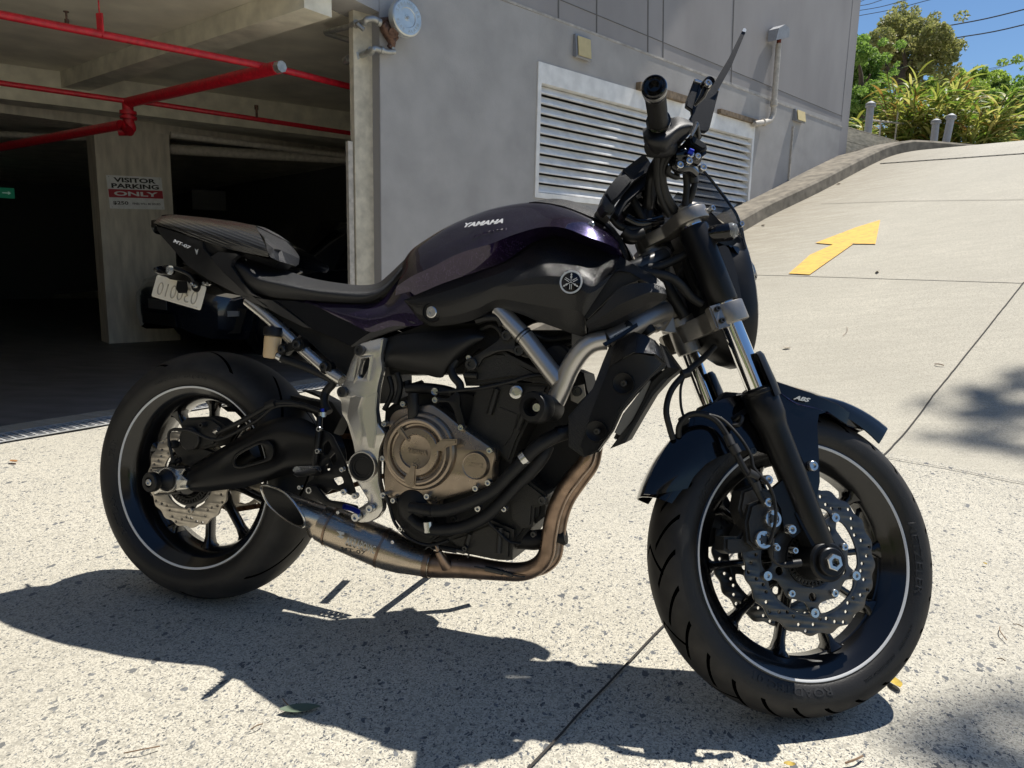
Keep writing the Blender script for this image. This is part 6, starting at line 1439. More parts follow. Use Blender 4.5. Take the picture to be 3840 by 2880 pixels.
part('hose_clamp', [tpx(5, [(1095,452,-.126),(1150,432,-.126)], r=.010, seg=10, sm=0)], 'rubber', rc_); part('banjo', tpx(5, [(775,612,-.128),(800,600,-.13)], r=.008, seg=8, sm=0), 'steel', rc_)
# chain guard spikes seen above the tyre / inner fender
part('inner_mudguard', [panel(5, [(1115,335,.02),(1190,372,.0),(1290,400,-.02),(1440,430,-.04),(1420,400,-.04),(1300,352,-.04),(1380,365,-.05),(1500,430,-.06),(1560,520,-.06),(1500,640,-.06),(1380,500,-.04),(1150,430,.0)], .05), panel(5, [(805,455,.03),(900,462,.03),(985,500,.02),(960,520,.02),(900,490,.02),(850,488,.03)], .03)], 'plastic')

# ---- engine
eng = part('engine_block', [panel(6, [(395,560,-.10),(470,500,-.10),(620,430,-.10),(900,430,-.10),(960,440,-.10),(1180,650,-.10),(1200,760,-.10),(1330,1000,-.10),(1400,1100,-.10),(1390,1230,-.10),(1300,1300,-.10),(1200,1440,-.10),(1180,1500,-.10),(1100,1500,-.10),(900,1460,-.10),(700,1430,-.10),(560,1390,-.10),(420,1200,-.10),(380,1000,-.10),(380,760,-.10)], .20, bev=.01)], 'castd')
part('cylinder_block', [panel(6, [(960,430,-.125),(1000,400,-.125),(1080,380,-.125),(1430,400,-.125),(1400,470,-.125),(1290,640,-.125),(1230,760,-.125),(1180,900,-.125),(1040,770,-.125),(905,680,-.125),(940,560,-.125)], .24, bev=.006)], 'cast', eng)
for a_ in (((1100,430),(1055,585)), ((1290,520),(1230,680))):
    part('cylinder_rib', [tpx(6, [(*a_[0],-.130,20),(*a_[1],-.130,20)], seg=12, sm=0)], 'cast', eng)
part('cylinder_panel', panel(6, [(1105,525,-.127),(1245,580,-.127),(1205,720,-.127),(1150,800,-.127),(1060,740,-.127),(1090,600,-.127)], .006, bev=.004), 'cast', eng)
part('cylinder_head', [panel(6, [(880,340,-.138),(930,290,-.138),(1010,220,-.138),(1080,195,-.138),(1150,195,-.138),(1250,260,-.138),(1380,330,-.138),(1430,360,-.138),(1420,400,-.138),(1200,370,-.138),(1000,400,-.138),(900,410,-.138)], .25, bev=.008)], 'cast', eng)
part('head_gasket_line', panel(6, [(1130,200,-.142),(1170,210,-.142),(1400,330,-.142),(1390,350,-.142),(1180,255,-.142)], .004, bev=.001), 'cast', eng)
part('cam_cover', lathe([(0,.004),(.026,.004),(.030,0),(.030,-.03)], P(K(6, (1470,240))[0], -.115), YD, 30), 'castd', eng)
part('frame_bracket', plate(K(6, (1140,90),(1165,72),(1200,85),(1215,125),(1210,165),(1265,180),(1320,235),(1290,238),(1220,215),(1160,190),(1100,200),(1010,240),(985,290),(950,305),(915,290),(920,250),(1000,200),(1090,140)), -.148, .010, .002, r=.006), 'cast', eng)
bolts(eng, 6, [(1162,97,.011),(1240,190,.011),(943,275,.013)], -.152, h=.007, m='dsteel'); bolts(eng, 6, [(1221,447,.014),(927,235,.006)], -.14, h=.004)
part('coolant_boss', [tpx(6, [(905,345,-.142,22),(980,348,-.142,22)], seg=14, sm=0)], 'cast', eng)
bz = -.158
cc_ = part('clutch_cover', plate(K(6, (425,660),(430,600),(470,560),(545,540),(640,530),(690,520),(760,565),(840,630),(880,665),(1040,775),(1085,800),(1092,845),(1070,930),(1080,990),(1050,1035),(980,1060),(720,1130),(720,1190),(660,1130),(520,1085),(440,1110),(395,1095),(395,930),(410,820)), bz, .045, .006, r=.012), 'bronze', eng)
C0 = P(K(6, (617,815))[0], bz-.004); rC = (P(K(6, (400,815))[0], bz-.004)-C0).length
part('cover_dish', lathe([(rC*1.02,-.004),(rC*1.00,.004),(rC*.96,.008),(rC*.90,.009),(rC*.86,.014),(rC*.84,.017),(rC*.80,.018),(rC*.74,.017),(rC*.71,.011),(rC*.66,.010),(rC*.63,.016),(rC*.60,.019),(rC*.44,.020),(rC*.42,.016),(rC*.40,.0155),(0,.017)], C0, YD, 80, ang=25), 'bronze', cc_)
for k, a in enumerate((R_(105-7), R_(5), R_(248))):
    pass
for pts in ([(470,690),(500,660),(555,740),(545,760),(500,720)], [(680,800),(760,740),(850,742),(850,775),(790,790),(760,815),(690,815)], [(520,990),(570,890),(600,905),(590,1030),(560,1045),(525,1015)]):
    part('cover_lug', panel(6, [(*q, bz-.026) for q in pts], .02, bev=.003), 'bronze', cc_)
part('cover_lettering', txt(6, 'YAMAHA', (545,810), (663,828), bz-.0225, 32, bold=.02, off=.0005), 'bronze', cc_)
C1 = P(K(6, (972,905))[0], bz-.002); r1_ = (P(K(6, (892,905))[0], bz-.002)-C1).length
part('small_cover', lathe([(r1_*1.05,-.004),(r1_,.006),(r1_*.94,.010),(r1_*.88,.009),(0,.009)], C1, YD, 48), 'bronze', cc_)
part('cover_lettering', txt(6, 'CP2', (925,900), (1012,908), bz-.0115, 28, bold=.02, off=.0005, shear=.1), 'bronze', cc_)
bolts(cc_, 6, [(527,522),(725,497),(885,668),(1063,810),(1052,1010),(975,1045),(674,1095),(405,1087),(400,860),(410,645),(465,1120,.006),(990,1170,.007),(1152,1173,.006),(512,1297,.005)], bz-.003, r=.0068, h=.010)
part('oil_filler', [tpx(6, [(580,455,-.17,32),(580,500,-.17,36),(582,560,-.17,36),(583,600,-.165,36),(585,640,-.16,36)], seg=16, sm=0)], 'plastic', eng)
part('breather', [tpx(6, [(540,425,-.13,30),(640,425,-.13,36),(760,440,-.13,38),(830,455,-.13,34)], seg=14)], 'plastic', eng)
part('cable_boss', lathe([(.006,.002),(.0075,.006),(.0075,.008),(.0085,.004),(.0085,-.01),(0,-.01)], P(K(6, (722,445))[0], -.15), YD, 20), 'steel', eng)
part('clutch_cable', [tpx(6, [(722,450,-.158),(800,445,-.158)], r=.0016, seg=6, sm=0), tpx(6, [(800,445,-.158),(880,435,-.158),(1000,425,-.156),(1180,385,-.152),(1300,350,-.15),(1400,340,-.14)], r=.0042, seg=8)], 'rubber', eng)
part('cable_bracket', plate(K(6, (815,470),(850,440),(870,470),(870,530),(905,660),(880,690),(860,665),(830,560),(800,510),(720,512),(725,480),(790,490)), -.162, .006, .0015, r=.004), 'satin', eng)
part('hose', tpx(6, [(850,250,-.14),(820,300,-.145),(830,350,-.15),(870,400,-.15),(870,440,-.155)], r=.0085, seg=10), 'rubber', eng)
# engine side black plastic cover
part('airbox_cover', surf(6, [
 [(412,215,-.13),(405,280,-.14),(402,330,-.135),(415,360,-.12)] if False else [(415,130,-.125),(408,200,-.14),(405,250,-.14),(408,292,-.125)],
 [(470,100,-.130),(460,170,-.152),(455,230,-.155),(470,300,-.135)],
 [(620,82,-.135),(610,160,-.160),(600,250,-.160),(620,330,-.14)],
 [(800,62,-.135),(790,150,-.162),(770,260,-.160),(750,360,-.14)],
 [(940,55,-.135),(930,110,-.155),(870,200,-.155),(800,310,-.14)],
 [(1028,85,-.130),(1020,105,-.140),(1000,130,-.140),(960,160,-.13)]], 4, 4, .004), 'plastic')
part('airbox', panel(6, [(400,110,-.115),(650,20,-.11),(1150,20,-.10),(1300,60,-.09),(1560,60,-.08),(1560,220,-.08),(1300,240,-.09),(1150,200,-.10),(1000,210,-.10),(850,330,-.10),(420,340,-.11)], .16, bev=.01), 'castd')
part('wiring', [tpx(2, [(900,925,-.145),(980,905,-.15),(1050,910,-.15),(1080,960,-.15)], r=.009, seg=8), tpx(6, [(1000,60,-.12),(1070,30,-.13),(1120,60,-.135),(1140,110,-.13)], r=.007, seg=8), tpx(6, [(1230,60,-.12),(1330,90,-.12),(1420,120,-.11),(1560,100,-.10)], r=.006, seg=8), tpx(6, [(1350,150,-.11),(1450,170,-.10),(1560,140,-.09)], r=.005, seg=8),
     tpx(6, [(480,330,-.13),(500,420,-.13),(470,520,-.13)], r=.007, seg=8), tpx(6, [(430,350,-.12),(450,450,-.12),(400,560,-.12)], r=.006, seg=8), tpx(6, [(540,380,-.11),(560,420,-.11),(640,400,-.11)], r=.01, seg=8)], 'rubber')
# crash bobbin
bo = part('crash_bobbin', lathe([(.024,-.035),(.026,-.03),(.026,.010),(.028,.012),(.0305,.02),(.0305,.045),(.027,.052),(.018,.053),(.016,.046),(.015,.030),(0,.030)], P(K(6, (1400,548))[0], -.185), Vector((-.25,-1,.05)), 36), 'plastic')
part('bolt', boltm(P(K(6, (1400,548))[0], -.185)+Vector((-.0075,-.031,.0015)), .009, .004), 'steel', bo)
# water pump and coolant hoses
wp = part('water_pump', [lathe([(0,.006),(.022,.006),(.034,0),(.038,-.008),(.038,-.04)], P(K(6, (570,1160))[0], -.16), YD, 32), panel(6, [(470,1150,-.15),(520,1080,-.15),(640,1080,-.15),(710,1130,-.15),(720,1230,-.15),(740,1340,-.15),(690,1380,-.15),(600,1360,-.15),(520,1310,-.15),(470,1240,-.15)], .05, bev=.006)], 'plastic')
part('coolant_hose', tpx(6, [(560,1165,-.185,34),(700,1185,-.185,40),(800,1180,-.186,40),(950,1130,-.186,40),(1080,1060,-.184,38),(1180,960,-.182,38),(1270,870,-.178,40),(1350,790,-.172,44),(1450,730,-.160,46),(1560,690,-.145,46)], seg=16), 'rubber', wp)
part('coolant_hose', tpx(6, [(560,1230,-.165,34),(640,1290,-.168,38),(760,1305,-.17,38),(900,1285,-.17,40),(1030,1220,-.168,40),(1130,1130,-.165,40),(1220,1030,-.16,40),(1300,950,-.155,46),(1380,850,-.15,46),(1420,780,-.14,40)], seg=16), 'rubber', wp)
part('hose_clip', [tpx(6, [(1243,845,-.178),(1295,905,-.178)] if False else [(1255,872,-.178),(1285,850,-.177)], r=.0145, seg=20, sm=0), ], 'steel', wp)
part('hose_clip', [tpx(6, [(1475,712,-.157),(1510,702,-.152)], r=.0155, seg=20, sm=0), tpx(6, [(1235,1005,-.159),(1270,975,-.157)], r=.0135, seg=20, sm=0), tpx(6, [(655,1180,-.186),(700,1186,-.186)], r=.0135, seg=20, sm=0)], 'satin', wp)
part('hose_clip', tpx(6, [(672,1255,-.172),(678,1320,-.172)], r=.011, seg=10, sm=0), 'steel', wp)
# crankcase lower right: sump, starter, filter, clutter
part('lower_crankcase', [panel(6, [(1180,1030,-.115),(1290,1000,-.115),(1410,1090,-.115),(1410,1150,-.115),(1330,1170,-.115),(1320,1290,-.115),(1250,1300,-.115),(1190,1240,-.115),(1180,1120,-.115)], .10, bev=.006), panel(6, [(780,1360,-.118),(900,1320,-.118),(1060,1250,-.118),(1200,1310,-.118),(1190,1500,-.118),(1130,1500,-.118),(860,1450,-.118)], .15, bev=.008)], 'cast', eng)
part('sump_rib', [tpx(6, [(930,1330,-.12),(900,1440,-.12)], r=.006, seg=8, sm=0), tpx(6, [(1120,1290,-.12),(1110,1450,-.12)], r=.006, seg=8, sm=0)], 'cast', eng)
part('oil_filter', [tpx(6, [(1200,1360,-.07,60),(1330,1370,-.06,62),(1490,1350,-.05,62),(1530,1345,-.05,50)], seg=24, sm=0)], 'castd', eng)
bolts(eng, 6, [(1385,1120,.009),(1330,1330,.006),(905,1420,.006),(835,1238,.006),(1600,445,.010)], -.13, h=.006, m='dsteel')
part('sensor_wire', tpx(6, [(405,1090,-.17),(430,1150,-.165),(470,1270,-.165),(560,1360,-.165),(680,1400,-.16),(800,1370,-.16)], r=.0035, seg=8), 'rubber', eng)
part('gear_link', tpx(6, [(1040,1250,-.13),(1120,1330,-.125),(1180,1380,-.12),(1250,1390,-.12)], r=.0032, seg=8), 'rubber', eng)

# ---- exhaust
ex_ = part('exhaust_header', [tpx(6, [(1700,700,-.10,45),(1680,800,-.112,45),(1655,880,-.115,48),(1590,960,-.112,50),(1510,1070,-.108,50),(1455,1200,-.105,50),(1425,1350,-.10,50),(1410,1450,-.098,52),(1360,1525,-.095,55),(1260,1565,-.092,58),(1100,1560,-.09,60),(900,1535,-.09,72),(700,1520,-.09,82),(640,1500,-.09,88)], seg=28),
     tpx(6, [(1730,700,-.05,44),(1715,800,-.055,44),(1690,900,-.055,46),(1620,1000,-.052,46),(1545,1110,-.05,46),(1500,1230,-.05,46),(1475,1380,-.055,46),(1455,1470,-.06,48),(1390,1530,-.07,50),(1290,1555,-.08,50)], seg=24)], 'header')
part('exhaust_spring', [tpx(6, [(850,1432,-.125),(900,1445,-.125)], r=.0045, seg=8, sm=0), tpx(6, [(1140,1570,-.118),(1200,1588,-.118)], r=.0045, seg=8, sm=0), tpx(6, [(1030,1545,-.118),(1140,1572,-.118)], r=.006, seg=8, sm=0), tpx(6, [(740,1415,-.125),(850,1435,-.125)], r=.006, seg=8, sm=0),
     tpx(6, [(1200,1588,-.118),(1275,1600,-.115)], r=.002, seg=6, sm=0), tpx(6, [(960,1535,-.118),(1030,1548,-.118)], r=.002, seg=6, sm=0), tpx(6, [(655,1425,-.13),(680,1410,-.13),(705,1425,-.13),(740,1420,-.125)], r=.002, seg=6), tpx(6, [(900,1445,-.125),(925,1455,-.12),(920,1480,-.118)], r=.002, seg=6)], 'dsteel', ex_)
part('lambda_sensor', [tpx(6, [(735,1440,-.13,22),(755,1480,-.125,28),(790,1530,-.11,40)], seg=12, sm=0), tpx(6, [(735,1440,-.13),(725,1400,-.13),(700,1390,-.12)], r=.004, seg=8)], 'header', ex_)
mu = part('muffler', [tpx(6, [(20,1260,-.125,118),(55,1275,-.123,122),(90,1290,-.121,124),(400,1420,-.108,126),(440,1438,-.106,122),(520,1470,-.10,108),(590,1490,-.096,96),(650,1503,-.094,92),(700,1515,-.093,90)], seg=40, sm=0, cap=True)], 'ti')
def slash():
    n = 48; rim = [(1125,952,-.150),(1215,998,-.178),(1290,1085,-.188),(1334,1175,-.180),(1300,1204,-.150),(1200,1150,-.118),(1105,1062,-.105),(1060,955,-.118)]
    R0 = [P(K(5, q[:2])[0], q[2]) for q in rim]; ring0 = catmull(R0, n//8, True)
    b = P(K(5, (1400,1135))[0], -.138); c2 = P(K(6, (20,1260))[0], -.125); d = (b-c2).normalized(); up = Vector((0,0,1)); up = (up-d*up.dot(d)).normalized(); nr = Vector((0,-1,0)); nr = (nr-d*nr.dot(d)-up*nr.dot(up)).normalized()
    RR = mpx(118*.6027, c2); circ = lambda c, r: [c + r*(math.cos(2*math.pi*i/n)*up + math.sin(2*math.pi*i/n)*nr) for i in range(n)]
    c_r = sum(ring0, Vector())/n; inner0 = [c_r + (p-c_r)*.93 for p in ring0]; bi = circ(b, RR*.66)
    rows = [circ(c2, RR), circ(c2.lerp(b,.4), RR*.93), circ(c2.lerp(b,.75), RR*.80), circ(b, RR*.77), [p.lerp(q, .5) for p, q in zip(circ(b, RR*.77), ring0)], ring0, inner0]
    outer = raw([v for r_ in rows for v in r_], [(i*n+k, i*n+(k+1) % n, (i+1)*n+(k+1) % n, (i+1)*n+k) for i in range(len(rows)-1) for k in range(n)], ang=40)
    rows = [inner0, [p.lerp(q, .5) for p, q in zip(inner0, bi)], bi, circ(b.lerp(c2,.8), RR*.5)]
    inn = raw([v for r_ in rows for v in r_], [(i*n+k, i*n+(k+1) % n, (i+1)*n+(k+1) % n, (i+1)*n+k) for i in range(len(rows)-1) for k in range(n)]+[tuple(3*n+k for k in range(n))], ang=60)
    return outer, inn, tube(ring0[::3], .0028, 8, 3, closed=True)
so_, si_, sr_ = slash(); part('outlet_lip', sr_, 'steel', mu); part('muffler_outlet', so_, 'ti', mu); part('outlet_bore', si_, 'castd', mu)
part('muffler_band', [tpx(6, [(72,1283,-.122),(84,1288,-.1215)], r=mpx(128*.6027, P(K(6, (80,1285))[0], -.122)), seg=44, sm=0, cap=False), tpx(6, [(385,1414,-.109),(400,1420,-.108)], r=mpx(129*.6027, P(K(6, (400,1420))[0], -.108)), seg=44, sm=0, cap=False), tpx(6, [(660,1505,-.094),(690,1512,-.093)], r=mpx(95*.6027, P(K(6, (680,1510))[0], -.094)), seg=44, sm=0, cap=False)], 'header', mu)
bolts(mu, 6, [(112,1197,.004),(452,1382,.004)], -.158, h=.002)
part('muffler_lettering', txt(6, 'AKRAPOVIC', (168,1368), (350,1430), -.172, 52, y2=-.163, bold=.0, off=.0035, shear=-.05), 'lettergrey', mu)
part('muffler_lettering', txt(6, 'MT-07', (135,1420), (285,1450), -.166, 24, y2=-.16, bold=.02, off=.002), 'dsteel', mu)
part('muffler_emblem', [panel(6, [(100,1310,-.178),(150,1322,-.176),(150,1335,-.176),(120,1335,-.177),(150,1350,-.176),(135,1362,-.176),(105,1345,-.177),(130,1340,-.177)], .001, bev=0)], 'lettergrey', mu)

# ---- radiator and its shroud
rd_ = part('radiator_shroud', panel(4, [(205,1050,-.155),(325,1000,-.175),(470,1060,-.170),(548,1220,-.155),(545,1245,-.155),(440,1325,-.165),(340,1440,-.175),(240,1560,-.185),(180,1690,-.188),(83,1832,-.186),(-22,1873,-.182),(-127,1799,-.178),(-130,1590,-.172),(40,1395,-.166),(110,1210,-.158),(160,1090,-.155)], .02, bev=.003), 'carbon')
part('shroud_face', panel(4, [(180,1190,-.178),(325,1152,-.198),(370,1148,-.198),(470,1160,-.185),(540,1225,-.168),(440,1318,-.185),(335,1432,-.196),(235,1550,-.204),(175,1685,-.206),(75,1822,-.204),(-15,1862,-.198),(-45,1790,-.194),(30,1560,-.186),(120,1330,-.180)], .02, bev=.004), 'plastic', rd_)
part('shroud_top', panel(4, [(325,1002,-.176),(400,1020,-.180),(470,1062,-.176),(520,1120,-.170),(545,1215,-.162),(470,1160,-.188),(370,1146,-.200),(325,1150,-.200),(250,1190,-.192),(150,1255,-.178),(190,1090,-.165),(220,1055,-.165)], .012, bev=.002), 'carbon', rd_)
for c_q, y_q in (((4, (253,1358)), -.199), ((6, (1718,690)), -.206)):
    part('bolt_recess', lathe([(0,-.003),(.010,-.003),(.016,0),(.019,.002),(.020,0),(.020,-.006)], P(K(c_q[0], c_q[1])[0], y_q), YD, 28), 'satin', rd_)
bolts(rd_, 4, [(258,1360,.006)], -.203, h=.006, m='dsteel'); bolts(rd_, 6, [(1725,692,.006)], -.210, h=.006, m='dsteel')
part('radiator_core', panel(4, [(430,1338,-.150),(440,1348,-.14),(380,1480,-.14),(310,1610,-.15),(225,1720,-.16),(190,1700,-.17),(250,1570,-.17),(345,1450,-.165)], .03, bev=.002), 'core', rd_)
part('radiator_frame', panel(4, [(500,1080,-.13),(520,1090,-.13),(645,1262,-.11),(560,1330,-.11),(460,1440,-.115),(370,1590,-.12),(265,1772,-.13),(160,1812,-.14),(225,1725,-.145),(310,1625,-.135),(385,1485,-.13),(445,1350,-.13),(550,1245,-.135)], .10, bev=.003), 'castd', rd_)
part('radiator_backing', panel(4, [(440,1300,-.125),(545,1262,-.115),(560,1330,-.112),(462,1440,-.117),(372,1590,-.122),(268,1770,-.132),(185,1740,-.14),(250,1600,-.135),(340,1460,-.13)], .04, bev=.002), 'castd', rd_)  # dark backing panel added to close the bright gap behind the shroud
part('radiator_fan', [panel(6, [(1240,700,-.04),(1330,600,-.04),(1430,520,-.04),(1530,400,-.04),(1570,300,-.04),(1640,330,-.04),(1660,430,-.04),(1700,560,-.04),(1640,880,-.04),(1560,960,-.04),(1440,1060,-.04),(1300,1060,-.04)], .12, bev=.004)], 'castd', rd_)
part('radiator_cap', [tpx(4, [(370,930,-.10,40),(400,960,-.10,50),(440,1020,-.10,50)], seg=16, sm=0), tpx(4, [(300,960,-.13),(180,1050,-.15)], r=.013, seg=12, sm=0)], 'castd', rd_)
part('radiator_bracket', panel(6, [(1555,420,-.13),(1640,400,-.13),(1650,470,-.13),(1600,520,-.13),(1560,500,-.13)], .006), 'clamp', rd_)
part('label_strip', panel(4, [(100,1080,-.17),(200,1035,-.165),(345,940,-.15),(355,965,-.15),(240,1040,-.165),(130,1105,-.17)], .006), 'gloss', rd_)
part('lettering', txt(4, 'YAMAHA MOTOR CO.,LTD.', (165,1040), (300,968), -.172, 10, y2=-.16, bold=0, off=.003), 'letter', rd_)
# horn / catch tank on far side, side stand
part('side_stand', [tpx(6, [(600,1380,.10),(900,1560,.16),(1000,1600,.20)], r=.010, seg=10, sm=0)], 'satin')
ssb = MLEAN.inverted() @ Vector((.50, .345, .008))
part('side_stand_leg', [tube([Vector((.53,.10,.25)), ssb], .0105, 12, 0), box(ssb.x-.03, ssb.x+.02, ssb.y-.02, ssb.y+.02, ssb.z-.004, ssb.z+.004)], 'satin')
part('left_engine_cover', lathe([(0,.03),(.05,.03),(.075,.01),(.08,-.03)], Vector((.66,.14,.43)), (0,1,0), 40), 'castd')
part('left_footpeg', [tube([Vector((.42,.14,.42)), Vector((.40,.27,.42))], .011, 12, 0)], 'satin')

# ------------------------------------------------------------------ front end, steered
# front mudguard
def fender():
    vs, fs = [], []; A = [R_(a) for a in list(range(56, 165, 4))]; sec = [(-.073,.296),(-.073,.308),(-.070,.320),(-.057,.328),(-.033,.333),(0,.336),(.033,.333),(.057,.328),(.070,.320),(.073,.308),(.073,.296)]
    for i, a in enumerate(A):
        f = i/(len(A)-1); ww = 1 - .25*max(0, 1-f*5) ; dr = .012*max(0, 1-f*4); t2 = max(0, (f-.72)/.28)
        for y, r in sec:
            rr = r + dr - (.016*(1-f*4) if f < .25 and abs(y) > .07 else 0)*1; 
            if abs(y) > .07 and r < .31 and f > .55: rr = r - .022*math.sin(math.pi*min(1,(f-.55)/.45))
            vs.append(FA + Vector((math.cos(a)*rr, y*ww*(1-.18*t2), math.sin(a)*rr)))
    m_ = len(sec)
    for i in range(len(A)-1):
        for j in range(m_-1): fs.append((i*m_+j, i*m_+j+1, (i+1)*m_+j+1, (i+1)*m_+j))
    bm = bmesh.new(); V = [bm.verts.new(v) for v in vs]
    for f in fs: bm.faces.new([V[k] for k in f])
    bmesh.ops.recalc_face_normals(bm, faces=bm.faces); bmesh.ops.solidify(bm, geom=bm.faces[:], thickness=.003)
    return S_(bm_me(bm, ang=50, recalc=False))
fd = part('front_mudguard', fender(), 'gloss')
part('mudguard_wing', panel(7, [(700,145,-.080),(780,172,-.084),(880,205,-.084),(1000,255,-.078),(1050,290,-.070),(1128,358,-.050),(1105,370,-.055),(1040,350,-.070),(950,290,-.080),(915,300,-.083),(908,350,-.085),(915,480,-.088),(920,600,-.088),(900,712,-.086),(855,600,-.088),(845,520,-.090),(800,430,-.088),(760,330,-.086),(735,240,-.084),(715,190,-.082)], .006, 'S', bev=.0015), 'gloss', fd)
def beak():
    rows = [[(700,143),(706,150),(712,165),(716,185)],[(790,172),(796,180),(800,200),(806,250)],[(900,205),(905,212),(905,235),(900,275)],[(1000,252),(1003,262),(990,285),(960,296)],[(1075,298),(1072,310),(1050,325),(1010,330)],[(1128,358),(1125,362),(1115,366),(1105,370)]]
    ys = [[-.02,-.05,-.068,-.084],[-.018,-.05,-.070,-.086],[-.015,-.045,-.068,-.084],[-.012,-.040,-.062,-.078],[-.008,-.03,-.05,-.066],[0,-.012,-.025,-.035]]
    return surf(7, [[(x, y, yy) for (x, y), yy in zip(r, q)] for r, q in zip(rows, ys)], 4, 4, .003, 'S', mir=True, weld=True)
part('mudguard_beak', beak(), 'paint', fd)
part('mudguard_brace', panel(7, [(705,170,-.078),(740,250,-.079),(790,400,-.080),(830,480,-.080),(820,480,-.082),(760,440,-.082),(700,330,-.08),(690,230,-.08)], .006, 'S', bev=.001), 'plastic', fd)
bolts(fd, 7, [(884,530,.010)], -.095, h=.006, fr='S'); bolts(fd, 7, [(620,463,.007)], -.085, h=.003, fr='S', m='dsteel')
part('mudguard_lettering', txt(7, 'ABS', (795,225), (872,240), -.087, 18, fr='S', bold=.06, shear=.5, off=.003), 'lettergrey', fd)
part('mudguard_panel', surf(7, [
 [(135,655,-.060),(200,655,-.068),(330,630,-.074)],
 [(170,560,-.060),(260,570,-.074),(370,560,-.078)],
 [(250,420,-.055),(330,470,-.076),(430,510,-.082)],
 [(350,310,-.055),(420,380,-.078),(520,470,-.085)],
 [(480,235,-.060),(540,330,-.080),(620,460,-.087)],
 [(600,210,-.065),(640,320,-.080),(690,480,-.087)]], 4, 3, .003, 'S'), 'gloss', fd)
part('mudguard_bridge', panel(7, [(500,200,-.02),(572,205,-.04),(620,280,-.085),(545,330,-.088),(480,290,-.06),(440,270,-.03)], .02, 'S'), 'grain', fd)
# calipers (both sides), with bolts
def caliper(s):
    def q(v): return Vector((v.x, v.y*(-s), v.z))
    mes = []
    for pts, y, th in ((((560,600),(620,560),(700,600),(740,680),(745,800),(710,850),(700,905),(600,910),(520,920),(495,905),(498,845),(570,845),(600,790),(575,700)), -.112, .045), (((590,700),(650,690),(690,760),(700,860),(640,900),(580,860),(560,780)), -.118, .05)):
        mes.append(panel(7, [(*p, y) for p in pts], th, 'B', bev=.005))
    return mes
def calip(sd):
    mes = []
    for pts, y, th in ((((575,640),(640,615),(700,640),(745,720),(750,800),(715,850),(700,900),(600,912),(520,922),(496,905),(498,845),(560,842),(585,790),(560,720)), -.108, .040), (((610,700),(660,680),(730,720),(745,790),(700,810),(690,880),(640,905),(600,870),(590,780)), -.122, .03)):
        V3 = [P(q, y, 'S') for q in K(7, *pts)]; n = len(V3)
        if sd > 0: V3 = [Vector((v.x, -v.y, v.z)) for v in V3]; th = -th
        vs = V3 + [v+Vector((0,th,0)) for v in V3]; bm = bmesh.new(); B_ = [bm.verts.new(v) for v in vs]
        f0 = bm.faces.new(B_[:n]); bm.faces.new(B_[:n-1:-1]); [bm.faces.new((B_[i], B_[n+i], B_[n+(i+1) % n], B_[(i+1) % n])) for i in range(n)]
        bmesh.ops.recalc_face_normals(bm, faces=bm.faces); bmesh.ops.bevel(bm, geom=f0.edges[:], offset=.005, segments=2, affect='EDGES', clamp_overlap=True); mes.append(S_(bm_me(bm)))
    return mes
cl_ = part('front_caliper', calip(-1), 'cast'); cl2 = part('front_caliper', calip(1), 'cast')
for (x, y, r) in ((705,765,.0165),(664,857,.0165)):
    p = P(K(7, (x, y))[0], -.124, 'S'); part('caliper_piston_cap', S_(lathe([(0,.002),(r*.25,.002),(r*.3,.004),(r*.62,.004),(r*.66,.006),(r*.93,.006),(r,.004),(r,-.008)], p, YD, 36)), 'steel', cl_)
    st_v = [((math.cos(2*math.pi*i/12)*r*(.60 if i % 2 == 0 else .36)), (math.sin(2*math.pi*i/12)*r*(.60 if i % 2 == 0 else .36))) for i in range(12)]
    me = flat2d([st_v], .0008, 0); me.transform(Matrix.Translation(p+Vector((0,-.0052,0))) @ MXZ); part('torx_recess', S_(me), 'dsteel', cl_)
bolts(cl_, 7, [(680,692,.009),(680,592,.009),(783,812,.009),(718,893,.006),(797,905,.006)], -.125, h=.010, fr='S')
part('caliper_pads', [S_(box(*[f(P(K(7, (x, y))[0], yy, 'S')) for f in (lambda v: v.x-.012, lambda v: v.x+.012, lambda v: v.y-.004, lambda v: v.y+.004, lambda v: v.z-.02, lambda v: v.z+.02)])) for x, y, yy in ((580,770,-.085),(450,760,.05),(470,760,.075))], 'disc', cl_)
part('caliper_bracket', S_(joinme([prism([P(K(7, q)[0], -.108, 'S') for q in ((700,640),(790,560),(850,700),(860,800),(800,850),(760,820),(745,720))], (0,.012,0))])), 'satin', cl_)
part('abs_sensor', [tpx(7, [(700,850,-.125,16),(700,900,-.125,14),(705,940,-.122,9),(740,968,-.12,9),(790,965,-.12,18),(830,960,-.12,18)], fr='S', seg=10)], 'plastic', cl_)
